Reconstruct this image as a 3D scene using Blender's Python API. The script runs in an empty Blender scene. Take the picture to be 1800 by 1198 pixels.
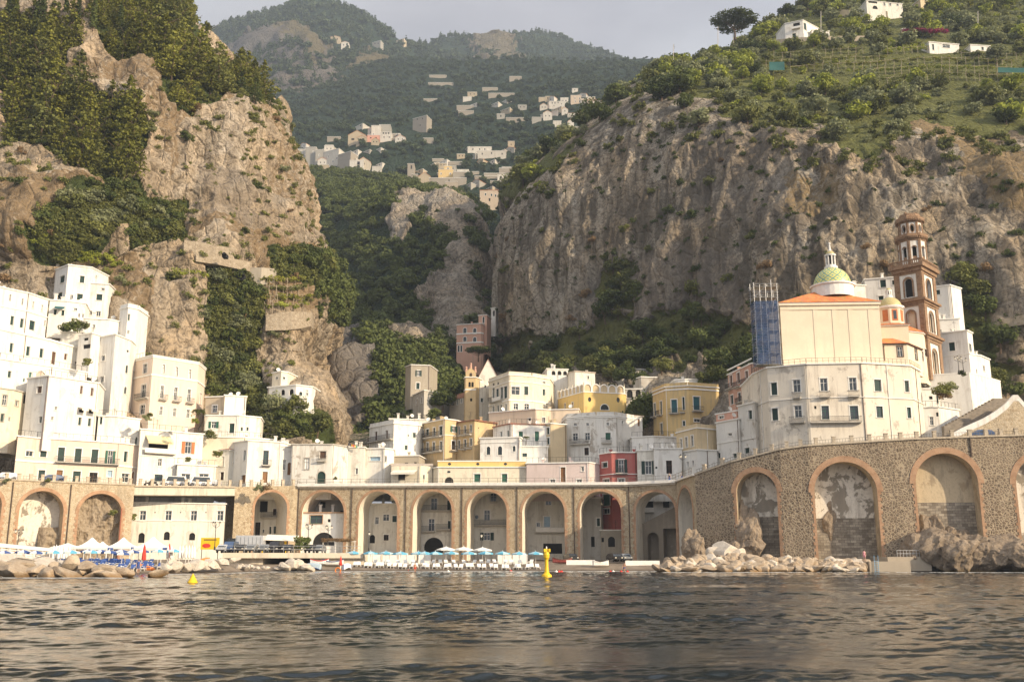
import bpy, bmesh, math, random
import numpy as np
from math import radians as R, sin, cos, tan, pi, sqrt, atan2
from mathutils import Vector, Matrix

SC = bpy.context.scene
COL = SC.collection
F = 1750.0; HOR = 982.0; CAMZ = 2.0
PITCH = math.atan((HOR-599.0)/F)
CP, SP = cos(PITCH), sin(PITCH)

# ---------- a point of the place from where the camera sees it and how far off it is
def ray(px, py):
    u = (px-900.0)/F; v = (599.0-py)/F
    return u, CP-v*SP, SP+v*CP
def P(px, py, Y):
    a, b, c = ray(px, py); s = Y/b
    return Vector((a*s, Y, CAMZ+c*s))
def proj(p):
    p = np.asarray(p, float); x, y, z = p[..., 0], p[..., 1], p[..., 2]-CAMZ
    d = y*CP+z*SP; up = -y*SP+z*CP
    d = np.maximum(d, .1)
    return 900+F*x/d, 599-F*up/d

# ---------- noise
def _h(ix, iy, iz, s):
    n = (ix.astype(np.int64)*374761393+iy.astype(np.int64)*668265263+iz.astype(np.int64)*1274126177+s*974634777) & 0xffffffff
    n = ((n ^ (n >> 13))*1103515245) & 0xffffffff
    n = ((n ^ (n >> 16))*2246822519) & 0xffffffff
    return ((n ^ (n >> 15)) & 0xffffff)/float(0xffffff)
def vn(p, s=0):
    f = np.floor(p); t = p-f; t = t*t*(3-2*t); i = f.astype(np.int64)
    x, y, z = i[:, 0], i[:, 1], i[:, 2]; tx, ty, tz = t[:, 0], t[:, 1], t[:, 2]
    def l(a, b, t): return a+(b-a)*t
    c = l(l(l(_h(x, y, z, s), _h(x+1, y, z, s), tx), l(_h(x, y+1, z, s), _h(x+1, y+1, z, s), tx), ty),
          l(l(_h(x, y, z+1, s), _h(x+1, y, z+1, s), tx), l(_h(x, y+1, z+1, s), _h(x+1, y+1, z+1, s), tx), ty), tz)
    return c*2-1
def fbm(p, o=4, s=0):
    r = 0; a = 1; w = 0
    for k in range(o):
        r = r+a*vn(p*(2.03**k)+k*17.3, s+k); w += a; a *= .5
    return r/w
def ridge(p, o=4, s=0):
    r = 0; a = 1; w = 0
    for k in range(o):
        r = r+a*(1-2*np.abs(vn(p*(2.03**k)+k*11.1, s+k))); w += a; a *= .5
    return r/w

# ---------- objects
WL = {}
def reg(o, loc=(0, 0, 0)): WL[o.name] = Vector(loc); return o
def tag(o, label=None, cat=None, group=None, kind=None):
    if label: o['label'] = label
    if cat: o['category'] = cat
    if group: o['group'] = group
    if kind: o['kind'] = kind
    return o
def empty(name, loc, label=None, cat=None, group=None, rz=0):
    o = bpy.data.objects.new(name, None); o.empty_display_size = .5
    o.location = loc; o.rotation_euler.z = rz; COL.objects.link(o)
    reg(o, loc); return tag(o, label, cat, group)
def link(name, me, mat=None, parent=None, loc=None):
    o = bpy.data.objects.new(name, me); COL.objects.link(o)
    if mat is not None and not me.materials: me.materials.append(mat)
    if loc is not None: o.location = loc
    if parent is not None: o.parent = parent; WL[o.name] = WL[parent.name]
    else: WL[o.name] = Vector(loc) if loc is not None else Vector((0, 0, 0))
    return o
def copy_tree(o, parent=None):
    c = o.copy(); COL.objects.link(c); c.parent = parent
    for ch in list(o.children): copy_tree(ch, c)
    return c

class MB:
    def __init__(s): s.v = []; s.f = []
    def poly(s, pts):
        k = len(s.v); s.v += [tuple(p) for p in pts]; s.f.append(tuple(range(k, k+len(pts)))); return s
    def hexa(s, q):
        k = len(s.v); s.v += [tuple(p) for p in q]
        for f in ((0, 3, 2, 1), (4, 5, 6, 7), (0, 1, 5, 4), (1, 2, 6, 5), (2, 3, 7, 6), (3, 0, 4, 7)): s.f.append(tuple(k+i for i in f))
        return s
    def box(s, c, d, rz=0):
        x, y, z = d[0]/2, d[1]/2, d[2]/2; ca, sa = cos(rz), sin(rz)
        q = [(c[0]+a*x*ca-b*y*sa, c[1]+a*x*sa+b*y*ca, c[2]+e*z) for e in (-1, 1) for a, b in ((-1, -1), (1, -1), (1, 1), (-1, 1))]
        return s.hexa(q)
    def prism(s, poly, z0, z1):
        k = len(s.v); n = len(poly)
        s.v += [(p[0], p[1], z0) for p in poly]+[(p[0], p[1], z1) for p in poly]
        s.f.append(tuple(range(k+n-1, k-1, -1))); s.f.append(tuple(range(k+n, k+2*n)))
        for i in range(n): j = (i+1) % n; s.f.append((k+i, k+j, k+n+j, k+n+i))
        return s
    def cone(s, c, r0, r1, h, n=10, ph=0.0, cap=True):
        k = len(s.v)
        for z, r in ((c[2], r0), (c[2]+h, r1)):
            for i in range(n): a = 2*pi*i/n+ph; s.v.append((c[0]+r*cos(a), c[1]+r*sin(a), z))
        for i in range(n): j = (i+1) % n; s.f.append((k+i, k+j, k+n+j, k+n+i))
        if cap: s.f.append(tuple(range(k+n-1, k-1, -1))); s.f.append(tuple(range(k+n, k+2*n)))
        return s
    def lathe(s, c, prof, n=16, ph=0.0):
        for (r0, z0), (r1, z1) in zip(prof[:-1], prof[1:]):
            s.cone((c[0], c[1], c[2]+z0), r0, r1, z1-z0, n, ph, cap=False)
        return s
    def tube(s, a, b, r, r1=None, n=6):
        a = Vector(a); b = Vector(b); d = (b-a)
        if d.length < 1e-6: return s
        d.normalize(); u = d.orthogonal().normalized(); w = d.cross(u); k = len(s.v); r1 = r if r1 is None else r1
        for p, q in ((a, r), (b, r1)):
            for i in range(n): t = 2*pi*i/n; s.v.append(tuple(p+u*(q*cos(t))+w*(q*sin(t))))
        for i in range(n): j = (i+1) % n; s.f.append((k+i, k+j, k+n+j, k+n+i))
        s.f.append(tuple(range(k+n-1, k-1, -1))); s.f.append(tuple(range(k+n, k+2*n)))
        return s
    def ball(s, c, r, n=10, m=6):
        prof = [(max(1e-3, sin(pi*i/m)), -cos(pi*i/m)) for i in range(m+1)]
        rr = r if hasattr(r, '__len__') else (r, r, r); k = len(s.v)
        for a, z in prof:
            for i in range(n): t = 2*pi*i/n; s.v.append((c[0]+rr[0]*a*cos(t), c[1]+rr[1]*a*sin(t), c[2]+rr[2]*z))
        for q in range(m):
            for i in range(n): j = (i+1) % n; s.f.append((k+q*n+i, k+q*n+j, k+(q+1)*n+j, k+(q+1)*n+i))
        return s
    def build(s, name, mat, parent=None, smooth=False, world=True, loc=None):
        if not s.v: return None
        off = WL[parent.name] if (parent is not None and world) else Vector((0, 0, 0))
        if loc is not None and parent is None: off = Vector(loc)
        me = bpy.data.meshes.new(name)
        me.from_pydata([(x-off[0], y-off[1], z-off[2]) for x, y, z in s.v], [], s.f)
        if smooth:
            me.polygons.foreach_set('use_smooth', [True]*len(me.polygons))
        me.update()
        return link(name, me, mat, parent, loc)

class Fr:   # frame of an upright face: u along it, d out of it, v = absolute height
    def __init__(s, A, B):
        s.A = Vector((A[0], A[1], 0)); d = Vector((B[0]-A[0], B[1]-A[1], 0)); s.L = d.length; s.u = d/s.L
        s.n = Vector((s.u.y, -s.u.x, 0))
    def at(s, u, v, d=0.0): p = s.A+s.u*u+s.n*d; return Vector((p.x, p.y, v))
    def box(s, mb, u0, u1, v0, v1, d0, d1):
        q = [s.at(u, v, d) for v in (v0, v1) for u, d in ((u0, d1), (u1, d1), (u1, d0), (u0, d0))]
        mb.hexa(q)
    def hit(s, px, py):
        a, b, c = ray(px, py); d = Vector((a, b, c)); den = d.x*s.n.x+d.y*s.n.y
        if abs(den) < 1e-9: return None
        t = (s.A.x*s.n.x+s.A.y*s.n.y)/den
        if t <= 0: return None
        p = d*t; return (p.x-s.A.x)*s.u.x+(p.y-s.A.y)*s.u.y, CAMZ+p.z, t, den
def quads_mesh(name, q, tri=False):
    k = 3 if tri else 4
    q = np.asarray(q, np.float32).reshape(-1, k, 3); n = len(q)
    me = bpy.data.meshes.new(name)
    me.vertices.add(n*k); me.vertices.foreach_set('co', q.ravel())
    me.loops.add(n*k); me.loops.foreach_set('vertex_index', np.arange(n*k, dtype=np.int32))
    me.polygons.add(n); me.polygons.foreach_set('loop_start', np.arange(0, n*k, k, dtype=np.int32))
    me.update(); return me
def grid_mesh(name, pos, smooth=True):
    nv, nu = pos.shape[:2]; me = bpy.data.meshes.new(name)
    idx = np.arange(nu*nv).reshape(nv, nu)
    q = np.stack([idx[:-1, :-1], idx[:-1, 1:], idx[1:, 1:], idx[1:, :-1]], -1).reshape(-1, 4).astype(np.int32)
    me.vertices.add(nu*nv); me.vertices.foreach_set('co', pos.reshape(-1).astype(np.float32))
    me.loops.add(q.size); me.loops.foreach_set('vertex_index', q.ravel())
    me.polygons.add(len(q)); me.polygons.foreach_set('loop_start', np.arange(0, q.size, 4, dtype=np.int32))
    me.polygons.foreach_set('use_smooth', np.full(len(q), smooth)); me.update(); return me

# ---------- materials
class NT:
    def __init__(s, name):
        s.m = bpy.data.materials.new(name); s.m.use_nodes = True; s.t = s.m.node_tree
        s.b = s.t.nodes['Principled BSDF']; s.out = s.t.nodes['Material Output']
    def n(s, ty, ins=None, **kw):
        nd = s.t.nodes.new(ty)
        for k, v in kw.items(): setattr(nd, k, v)
        for k, v in (ins or {}).items():
            i = nd.inputs[k]
            if isinstance(v, bpy.types.NodeSocket): s.t.links.new(v, i)
            else: i.default_value = v
        return nd
    def lk(s, a, b): s.t.links.new(a, b)
    def co(s, scale=(1, 1, 1), kind='Object'):
        tc = s.n('ShaderNodeTexCoord'); mp = s.n('ShaderNodeMapping', {'Scale': scale}); s.lk(tc.outputs[kind], mp.inputs['Vector']); return mp.outputs[0]
    def geo(s, scale=(1, 1, 1)):
        tc = s.n('ShaderNodeNewGeometry'); mp = s.n('ShaderNodeMapping', {'Scale': scale}); s.lk(tc.outputs['Position'], mp.inputs['Vector']); return mp.outputs[0]
    def noise(s, vec, scale=1., det=4., rough=.55, dist=0.):
        return s.n('ShaderNodeTexNoise', {'Vector': vec, 'Scale': scale, 'Detail': det, 'Roughness': rough, 'Distortion': dist}).outputs['Fac']
    def vor(s, vec, scale=1., feature='F1', out='Distance'):
        return s.n('ShaderNodeTexVoronoi', {'Vector': vec, 'Scale': scale}, feature=feature).outputs[out]
    def ramp(s, fac, stops, interp='LINEAR'):
        r = s.n('ShaderNodeValToRGB', {'Fac': fac}); e = r.color_ramp.elements; r.color_ramp.interpolation = interp
        while len(e) < len(stops): e.new(.5)
        for k, (p, c) in enumerate(stops):
            e[k].position = p; e[k].color = (c, c, c, 1) if not hasattr(c, '__len__') else (*c, 1)
        return r.outputs[0]
    def mix(s, fac, a, b, mode='MIX'):
        m = s.n('ShaderNodeMix', data_type='RGBA', blend_type=mode)
        for k, v in ((0, fac), (6, a), (7, b)):
            if isinstance(v, bpy.types.NodeSocket): s.lk(v, m.inputs[k])
            elif hasattr(v, '__len__'): m.inputs[k].default_value = (*v[:3], 1)
            else: m.inputs[k].default_value = v
        return m.outputs[2]
    def math(s, op, a, b=0.0, clamp=False):
        m = s.n('ShaderNodeMath', operation=op, use_clamp=clamp)
        for k, v in ((0, a), (1, b)):
            if isinstance(v, bpy.types.NodeSocket): s.lk(v, m.inputs[k])
            else: m.inputs[k].default_value = v
        return m.outputs[0]
    def bump(s, h, strength=.5, dist=.1):
        b = s.n('ShaderNodeBump', {'Height': h, 'Strength': strength, 'Distance': dist}); s.lk(b.outputs[0], s.b.inputs['Normal']); return b
    def fin(s, col=None, rough=.85, spec=.3, metal=0.):
        if isinstance(col, bpy.types.NodeSocket): s.lk(col, s.b.inputs['Base Color'])
        elif col is not None: s.b.inputs['Base Color'].default_value = (*col, 1)
        if isinstance(rough, bpy.types.NodeSocket): s.lk(rough, s.b.inputs['Roughness'])
        else: s.b.inputs['Roughness'].default_value = rough
        s.b.inputs['Specular IOR Level'].default_value = spec; s.b.inputs['Metallic'].default_value = metal
        return s.m
_mc = {}
def plain(name, col, rough=.7, var=.18, spec=.3, metal=0., sc=1.5):
    key = 'pl_'+name
    if key in _mc: return _mc[key]
    t = NT(name); n = t.noise(t.geo(), sc, 4)
    c = t.mix(t.ramp(n, [(.3, 0.), (.7, 1.)]), tuple(x*(1-var) for x in col), tuple(min(1, x*(1+var*.5)) for x in col))
    _mc[key] = t.fin(c, rough, spec, metal); return _mc[key]
def plaster(name, col, dirt=.35, stain=(.30, .26, .20), patch=0.):
    key = 'ps_'+name
    if key in _mc: return _mc[key]
    t = NT(name)
    big = t.noise(t.geo((.22, .22, .3)), 1., 5, .6)
    st = t.noise(t.geo((1.3, 1.3, .12)), 1., 5, .65)
    fine = t.noise(t.geo(), 3.2, 6, .7)
    a = t.mix(t.ramp(big, [(.35, 0.), (.68, 1.)]), tuple(x*.87 for x in col), col)
    a = t.mix(t.math('MULTIPLY', t.ramp(fine, [(.4, 0.), (.75, .22)]), 1.), a, tuple(x*.72 for x in col))
    d = t.math('MULTIPLY', t.ramp(t.math('MULTIPLY', st, t.math('ADD', big, .5)), [(.5, 0.), (.72, 1.)]), dirt)
    a = t.mix(d, a, stain)
    if patch > 0:
        pn = t.noise(t.geo((.45, .45, .35)), 1., 7, .68, .4)
        a = t.mix(t.math('MULTIPLY', t.ramp(pn, [(.57, 0.), (.61, 1.)]), patch), a, (.33, .28, .22))
    t.bump(fine, .25, .05)
    _mc[key] = t.fin(a, .9, .15); return _mc[key]
EXPO = 0.38
SKYUP = 2.35
HAZE = 1
HAZED = 0.00014
# ================= camera, sky, sun =================
cam_d = bpy.data.cameras.new('camera'); cam = bpy.data.objects.new('camera', cam_d); COL.objects.link(cam)
cam.location = (0, 0, CAMZ); cam.rotation_euler = (pi/2+PITCH, 0, 0)
cam_d.sensor_width = 36; cam_d.lens = F/1800*36; cam_d.clip_end = 9000; cam_d.clip_start = .3
SC.camera = cam
SUN_AZ, SUN_EL = R(56), R(22)     # to the right of straight behind the camera
sdir = Vector((sin(SUN_AZ)*cos(SUN_EL), -cos(SUN_AZ)*cos(SUN_EL), sin(SUN_EL)))
sl = bpy.data.lights.new('sun', 'SUN'); so = bpy.data.objects.new('sun', sl); COL.objects.link(so)
sl.energy = 4.5; sl.angle = R(.6); sl.color = (1, .82, .59); so.rotation_euler = sdir.to_track_quat('Z', 'Y').to_euler(); so.location = (100, -80, 120)
W = bpy.data.worlds.new('World'); SC.world = W; W.use_nodes = True
wt = W.node_tree; wt.nodes.clear()
def wn(ty, **kw):
    n = wt.nodes.new(ty)
    for k, v in kw.items(): setattr(n, k, v)
    return n
sky = wn('ShaderNodeTexSky', sky_type='NISHITA', sun_disc=False, sun_elevation=SUN_EL, sun_rotation=pi-SUN_AZ, air_density=1.2, dust_density=2.5)
bg1 = wn('ShaderNodeBackground'); bg1.inputs[1].default_value = .075; wt.links.new(sky.outputs[0], bg1.inputs[0])
tc = wn('ShaderNodeTexCoord'); mp = wn('ShaderNodeMapping'); mp.inputs['Scale'].default_value = (1.6, 1.6, 5.0); wt.links.new(tc.outputs['Generated'], mp.inputs[0])
nz = wn('ShaderNodeTexNoise'); nz.inputs['Scale'].default_value = 1.7; nz.inputs['Detail'].default_value = 7; nz.inputs['Roughness'].default_value = .52; wt.links.new(mp.outputs[0], nz.inputs['Vector'])
cr = wn('ShaderNodeValToRGB'); cr.color_ramp.elements[0].position = .35; cr.color_ramp.elements[0].color = (.37, .365, .395, 1); cr.color_ramp.elements[1].position = .68; cr.color_ramp.elements[1].color = (.53, .53, .55, 1); wt.links.new(nz.outputs['Fac'], cr.inputs[0])
bg2 = wn('ShaderNodeBackground'); wt.links.new(cr.outputs[0], bg2.inputs[0])
dp = wn('ShaderNodeVectorMath', operation='DOT_PRODUCT'); wt.links.new(tc.outputs['Generated'], dp.inputs[0]); dp.inputs[1].default_value = (.35, -.55, .76)
mr = wn('ShaderNodeMapRange'); mr.inputs[1].default_value = -.35; mr.inputs[2].default_value = .8; mr.inputs[3].default_value = .80; mr.inputs[4].default_value = SKYUP; wt.links.new(dp.outputs['Value'], mr.inputs[0]); wt.links.new(mr.outputs[0], bg2.inputs[1])
nz2 = wn('ShaderNodeTexNoise'); nz2.inputs['Scale'].default_value = 1.1; nz2.inputs['Detail'].default_value = 5; wt.links.new(mp.outputs[0], nz2.inputs['Vector'])
cr2 = wn('ShaderNodeValToRGB'); cr2.color_ramp.elements[0].position = .3; cr2.color_ramp.elements[0].color = (.62, .62, .62, 1); cr2.color_ramp.elements[1].position = .62; cr2.color_ramp.elements[1].color = (.95, .95, .95, 1); wt.links.new(nz2.outputs['Fac'], cr2.inputs[0])
ms = wn('ShaderNodeMixShader'); wt.links.new(cr2.outputs[0], ms.inputs[0]); wt.links.new(bg1.outputs[0], ms.inputs[1]); wt.links.new(bg2.outputs[0], ms.inputs[2])
wo = wn('ShaderNodeOutputWorld'); wt.links.new(ms.outputs[0], wo.inputs[0])
vs = SC.view_settings; vs.view_transform = 'Standard'; vs.look = 'None'; vs.exposure = EXPO; vs.gamma = 1
SC.cycles.max_bounces = 5; SC.cycles.diffuse_bounces = 3; SC.cycles.glossy_bounces = 3; SC.cycles.transmission_bounces = 2; SC.cycles.volume_bounces = 0
SC.cycles.use_adaptive_sampling = True; SC.cycles.adaptive_threshold = .02
SC.cycles.use_denoising = True

# ================= terrain =================
def catmull(A, n):
    m = len(A); t = np.linspace(0, m-1, n); i = np.minimum(t.astype(int), m-2); f = (t-i).reshape((-1,)+(1,)*(A.ndim-1))
    p1 = A[i]; p2 = A[i+1]; p0 = A[np.maximum(i-1, 0)]; p3 = A[np.minimum(i+2, m-1)]
    return .5*((2*p1)+(p2-p0)*f+(2*p0-5*p1+4*p2-p3)*f*f+(3*p1-p0-3*p2+p3)*f**3)
def inpoly(px, py, poly):
    r = np.zeros(px.shape, bool); n = len(poly)
    for i in range(n):
        x0, y0 = poly[i]; x1, y1 = poly[(i+1) % n]
        c = ((y0 > py) != (y1 > py)); r ^= c & (px < (x1-x0)*(py-y0)/((y1-y0) or 1e-9)+x0)
    return r
def terrain_mat(name, rock1, rock2, rock3, green, dryc, scale=1., streak=.16, bump=1., dk=.35):
    t = NT(name)
    st = t.noise(t.geo((.10*scale, .10*scale, .10*scale*streak*2.2)), 1.0, 9, .62, .6)
    st2 = t.noise(t.geo((.5*scale, .5*scale, .5*scale*streak)), 1.0, 6, .65)
    lum = t.noise(t.geo((.045*scale,)*3), 1., 6, .6)
    fine = t.noise(t.geo(), 1.1*scale, 8, .72)
    vr = t.vor(t.geo((.35*scale, .35*scale, .22*scale)), 1., 'DISTANCE_TO_EDGE')
    c = t.mix(t.ramp(st, [(.36, 0.), (.62, 1.)]), rock1, rock2)
    c = t.mix(t.ramp(lum, [(.42, 0.), (.66, .85)]), c, rock3)
    c = t.mix(t.ramp(st2, [(.56, 0.), (.72, .6)]), c, tuple(x*.42 for x in rock1))
    c = t.mix(t.ramp(fine, [(.36, .8), (.52, 0.)]), c, tuple(x*.38 for x in rock1))
    c = t.mix(t.ramp(vr, [(0.0, .22), (.035, 0.)]), c, tuple(x*.3 for x in rock1))
    ds = t.noise(t.geo((.30*scale, .30*scale, .016*scale)), 1., 7, .6, .35); dl = t.noise(t.geo((.03*scale,)*3), 1., 3, .5)
    c = t.mix(t.math('MULTIPLY', t.ramp(t.math('MULTIPLY', ds, t.math('ADD', dl, .55)), [(.45, 0.), (.62, 1.)]), dk), c, tuple(x*.26 for x in rock1))
    dv = t.n('ShaderNodeVectorMath', operation='ADD'); nv = t.n('ShaderNodeTexNoise', {'Vector': t.geo((.3*scale,)*3), 'Scale': 1., 'Detail': 5.}); sv = t.n('ShaderNodeVectorMath', operation='SCALE'); sv.inputs[3].default_value = 1.6; t.lk(nv.outputs['Color'], sv.inputs[0]); t.lk(t.geo((.16*scale, .16*scale, .07*scale)), dv.inputs[0]); t.lk(sv.outputs[0], dv.inputs[1])
    ck = t.vor(dv.outputs[0], 1., 'DISTANCE_TO_EDGE'); c = t.mix(t.ramp(ck, [(0., .8), (.028, 0.)]), c, tuple(x*.2 for x in rock1))
    at = t.n('ShaderNodeAttribute', attribute_name='cover'); sep = t.n('ShaderNodeSeparateColor'); t.lk(at.outputs['Color'], sep.inputs[0])
    c = t.mix(sep.outputs[2], c, tuple(x*.5 for x in (rock1[0]*.95, rock1[1]*1., rock1[2]*1.15)))
    gn = t.noise(t.geo(), .5*scale, 6, .7)
    g = t.mix(t.ramp(gn, [(.35, 0.), (.65, 1.)]), tuple(x*.55 for x in green), green)
    d = t.mix(t.ramp(gn, [(.35, 0.), (.65, 1.)]), tuple(x*.6 for x in dryc), dryc)
    jit = t.math('SUBTRACT', t.noise(t.geo(), .9*scale, 6, .7), .5)
    gm = t.ramp(t.math('ADD', sep.outputs[0], t.math('MULTIPLY', jit, 1.1)), [(.42, 0.), (.58, 1.)])
    dm = t.ramp(t.math('ADD', sep.outputs[1], t.math('MULTIPLY', jit, 1.1)), [(.42, 0.), (.58, 1.)])
    c = t.mix(dm, c, d); c = t.mix(gm, c, g)
    hh = t.math('ADD', t.math('MULTIPLY', fine, .8), t.math('ADD', t.math('MULTIPLY', st2, .5), t.math('MULTIPLY', t.ramp(vr, [(0., 0.), (.12, 1.)]), .35)))
    t.bump(hh, .9*bump, 1.4/scale)
    return t.fin(c, .95, .1)
SURF = {}
def surf(name, rows, nu, nv, disp, mat, veg=(), dry=(), grey=(), base_veg=0., slope_veg=0., seed=1, jitpx=24, dims=None):
    A = np.array([[tuple(P(*c)) for c in r] for r in rows])
    B = catmull(A, nv); Cc = catmull(B.transpose(1, 0, 2), nu).transpose(1, 0, 2)
    pos = np.ascontiguousarray(Cc); 
    du = np.gradient(pos, axis=1); dv = np.gradient(pos, axis=0); nr = np.cross(du, dv); nr /= np.linalg.norm(nr, axis=2, keepdims=True)+1e-9
    view = -(pos-np.array([0, 0, CAMZ])); fl = (np.sum(nr*view, 2) < 0)
    if fl.mean() > .5: nr = -nr
    flat = pos.reshape(-1, 3)
    px, py = proj(pos)
    jx = fbm(flat/9.+50, 4, seed+70).reshape(px.shape)*jitpx; jy = fbm(flat/9.+90, 4, seed+71).reshape(px.shape)*jitpx
    cov = np.zeros(px.shape+(4,)); cov[..., 3] = 1; cov[..., 0] = base_veg
    for pl in veg: cov[..., 0] = np.where(inpoly(px+jx, py+jy, pl[1]), pl[0], cov[..., 0])
    for pl in dry: cov[..., 1] = np.where(inpoly(px+jx, py+jy, pl[1]), pl[0], cov[..., 1])
    for pl in grey: cov[..., 2] = np.where(inpoly(px+jx, py+jy, pl[1]), pl[0], cov[..., 2])
    h = 0
    for amp, sx, sz, kind, o in disp:
        q = flat/np.array([sx, sx, sz]); f = {'f': fbm, 'r': ridge}[kind]
        h = h+amp*f(q, o, seed+int(sx*7))
    h = h.reshape(px.shape)*(1-.45*np.clip(cov[..., 0], 0, 1))
    if dims is not None: h = h*dims(px, py)
    pos = pos+nr*h[..., None]
    n2 = np.cross(np.gradient(pos, axis=1), np.gradient(pos, axis=0)); n2 /= np.linalg.norm(n2, axis=2, keepdims=True)+1e-9
    if slope_veg > 0:
        up = np.abs(n2[..., 2]); cov[..., 0] = np.maximum(cov[..., 0], np.clip((up-.55)*2.5, 0, 1)*slope_veg)
    me = grid_mesh(name, pos)
    ca = me.color_attributes.new('cover', 'FLOAT_COLOR', 'POINT'); ca.data.foreach_set('color', cov.reshape(-1).astype(np.float32))
    o = link(name, me, mat); tag(o, kind='structure')
    px, py = proj(pos)
    area = np.linalg.norm(np.cross(np.gradient(pos, axis=1), np.gradient(pos, axis=0)), axis=2)
    SURF[name] = dict(pos=pos, px=px, py=py, area=area, cov=cov, n=n2, o=o)
    return o
def pick(S, poly, n, rng, mincov=None, mind=0., mode='area'):
    m = inpoly(S['px'], S['py'], poly)
    if mincov is not None: m &= S['cov'][..., 0] >= mincov
    m[:, :2] = False; m[:, -2:] = False
    ii = np.flatnonzero(m)
    if len(ii) == 0: return np.zeros((0, 3))
    w = S['area'].ravel()[ii]
    if mode == 'pix': w = w/(S['pos'][..., 1].ravel()[ii]**2)
    w = w/w.sum()
    k = rng.choice(ii, size=min(n, len(ii)), replace=False, p=w) if len(ii) > n else ii
    p = S['pos'].reshape(-1, 3)[k]
    if mind > 0:
        keep = []
        for q in p:
            if all((q[0]-r[0])**2+(q[1]-r[1])**2+(q[2]-r[2])**2 > mind*mind for r in keep): keep.append(q)
        p = np.array(keep)
    return p

M_LEFT = terrain_mat('limestone_warm', (.41, .325, .225), (.53, .455, .355), (.57, .42, .26), (.075, .095, .03), (.30, .215, .125), 1., .13, 1., .45)
M_RIGHT = terrain_mat('limestone_streaked', (.33, .275, .205), (.44, .395, .32), (.45, .335, .205), (.16, .165, .055), (.30, .22, .12), .9, .06, 1., .8)
M_MID = terrain_mat('limestone_grey', (.32, .28, .225), (.42, .37, .30), (.46, .35, .23), (.04, .06, .028), (.25, .19, .10), .8)
M_FAR = terrain_mat('mountain_ground', (.18, .16, .13), (.26, .235, .195), (.22, .18, .135), (.038, .06, .034), (.16, .135, .075), .35)

L_rows = [
 [(-230,-70,290),(60,-70,290),(150,-70,292),(200,-70,300),(240,-70,312),(270,-66,335),(240,-66,400)],
 [(-230,0,272),(60,0,270),(140,0,272),(200,0,282),(235,-2,296),(262,4,316),(240,0,390)],
 [(-230,70,262),(80,70,258),(170,64,260),(240,58,270),(300,50,286),(338,56,306),(310,50,380)],
 [(-230,130,256),(90,130,250),(200,130,250),(290,130,258),(350,138,272),(402,150,296),(380,140,375)],
 [(-230,200,247),(90,200,240),(210,200,244),(310,196,252),(400,196,264),(482,200,292),(462,190,370)],
 [(-230,262,240),(70,262,235),(190,262,237),(300,256,246),(405,246,256),(494,264,286),(470,256,365)],
 [(-230,332,231),(60,332,226),(190,332,231),(310,332,243),(415,332,252),(516,334,278),(480,326,360)],
 [(-230,402,222),(60,402,216),(190,402,225),(310,402,238),(425,402,248),(529,402,272),(495,395,360)],
 [(-230,470,218),(60,470,221),(180,470,228),(300,470,231),(420,466,241),(540,458,268),(530,450,355)],
 [(-230,560,207),(60,550,219),(180,545,224),(300,545,226),(430,540,236),(538,534,252),(600,528,340)],
 [(-230,660,203),(60,650,213),(180,645,219),(300,640,223),(440,640,239),(515,640,250),(540,640,330)],
 [(-230,760,199),(60,750,201),(180,745,208),(300,735,218),(440,715,227),(556,715,233),(578,725,325)],
 [(-230,880,196),(60,870,199),(180,860,204),(300,850,211),(440,830,219),(562,820,225),(588,820,310)]]
VEG_L = [(1,[(0,40),(120,55),(150,110),(115,150),(170,180),(245,205),(245,290),(235,330),(170,330),(80,280),(25,275),(15,185),(-40,150),(-40,40)]),
 (1,[(150,20),(240,-10),(330,30),(350,95),(400,130),(425,150),(490,192),(440,190),(390,178),(360,200),(300,212),(262,150),(180,100)]),
 (.9,[(75,380),(130,340),(235,330),(245,372),(318,358),(325,430),(240,470),(215,400),(170,425),(125,445),(80,415)]),
 (1,[(460,448),(567,450),(660,540),(680,600),(555,560),(548,520),(470,490)]),
 (1,[(345,490),(450,480),(470,560),(440,610),(455,700),(366,690),(352,600)]),
 (1,[(360,640),(440,660),(550,740),(560,800),(380,800)]),(.8,[(60,395),(130,440),(110,470),(70,440)])]
DRY_L = [(.55,[(90,140),(200,160),(250,190),(280,330),(330,210),(400,190),(470,200),(300,140),(250,120)]),(.5,[(430,150),(560,330),(560,420),(480,330)]),(.6,[(330,400),(560,450),(545,550),(450,550),(440,470),(320,420)]),(.6,[(0,340),(180,330),(170,380),(60,440),(0,420)]),(.6,[(180,480),(260,470),(270,560),(200,560)])]
surf('left_cliff', L_rows, 330, 420, [(5.5,34,48,'r',3),(3.2,12,17,'r',3),(1.3,4.2,5,'r',3),(.5,1.5,1.8,'f',2)], M_LEFT, VEG_L, DRY_L, [(.55,[(265,55),(325,50),(325,115),(270,110)]),(.4,[(350,300),(440,330),(420,420),(360,420)])], seed=3)

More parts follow.
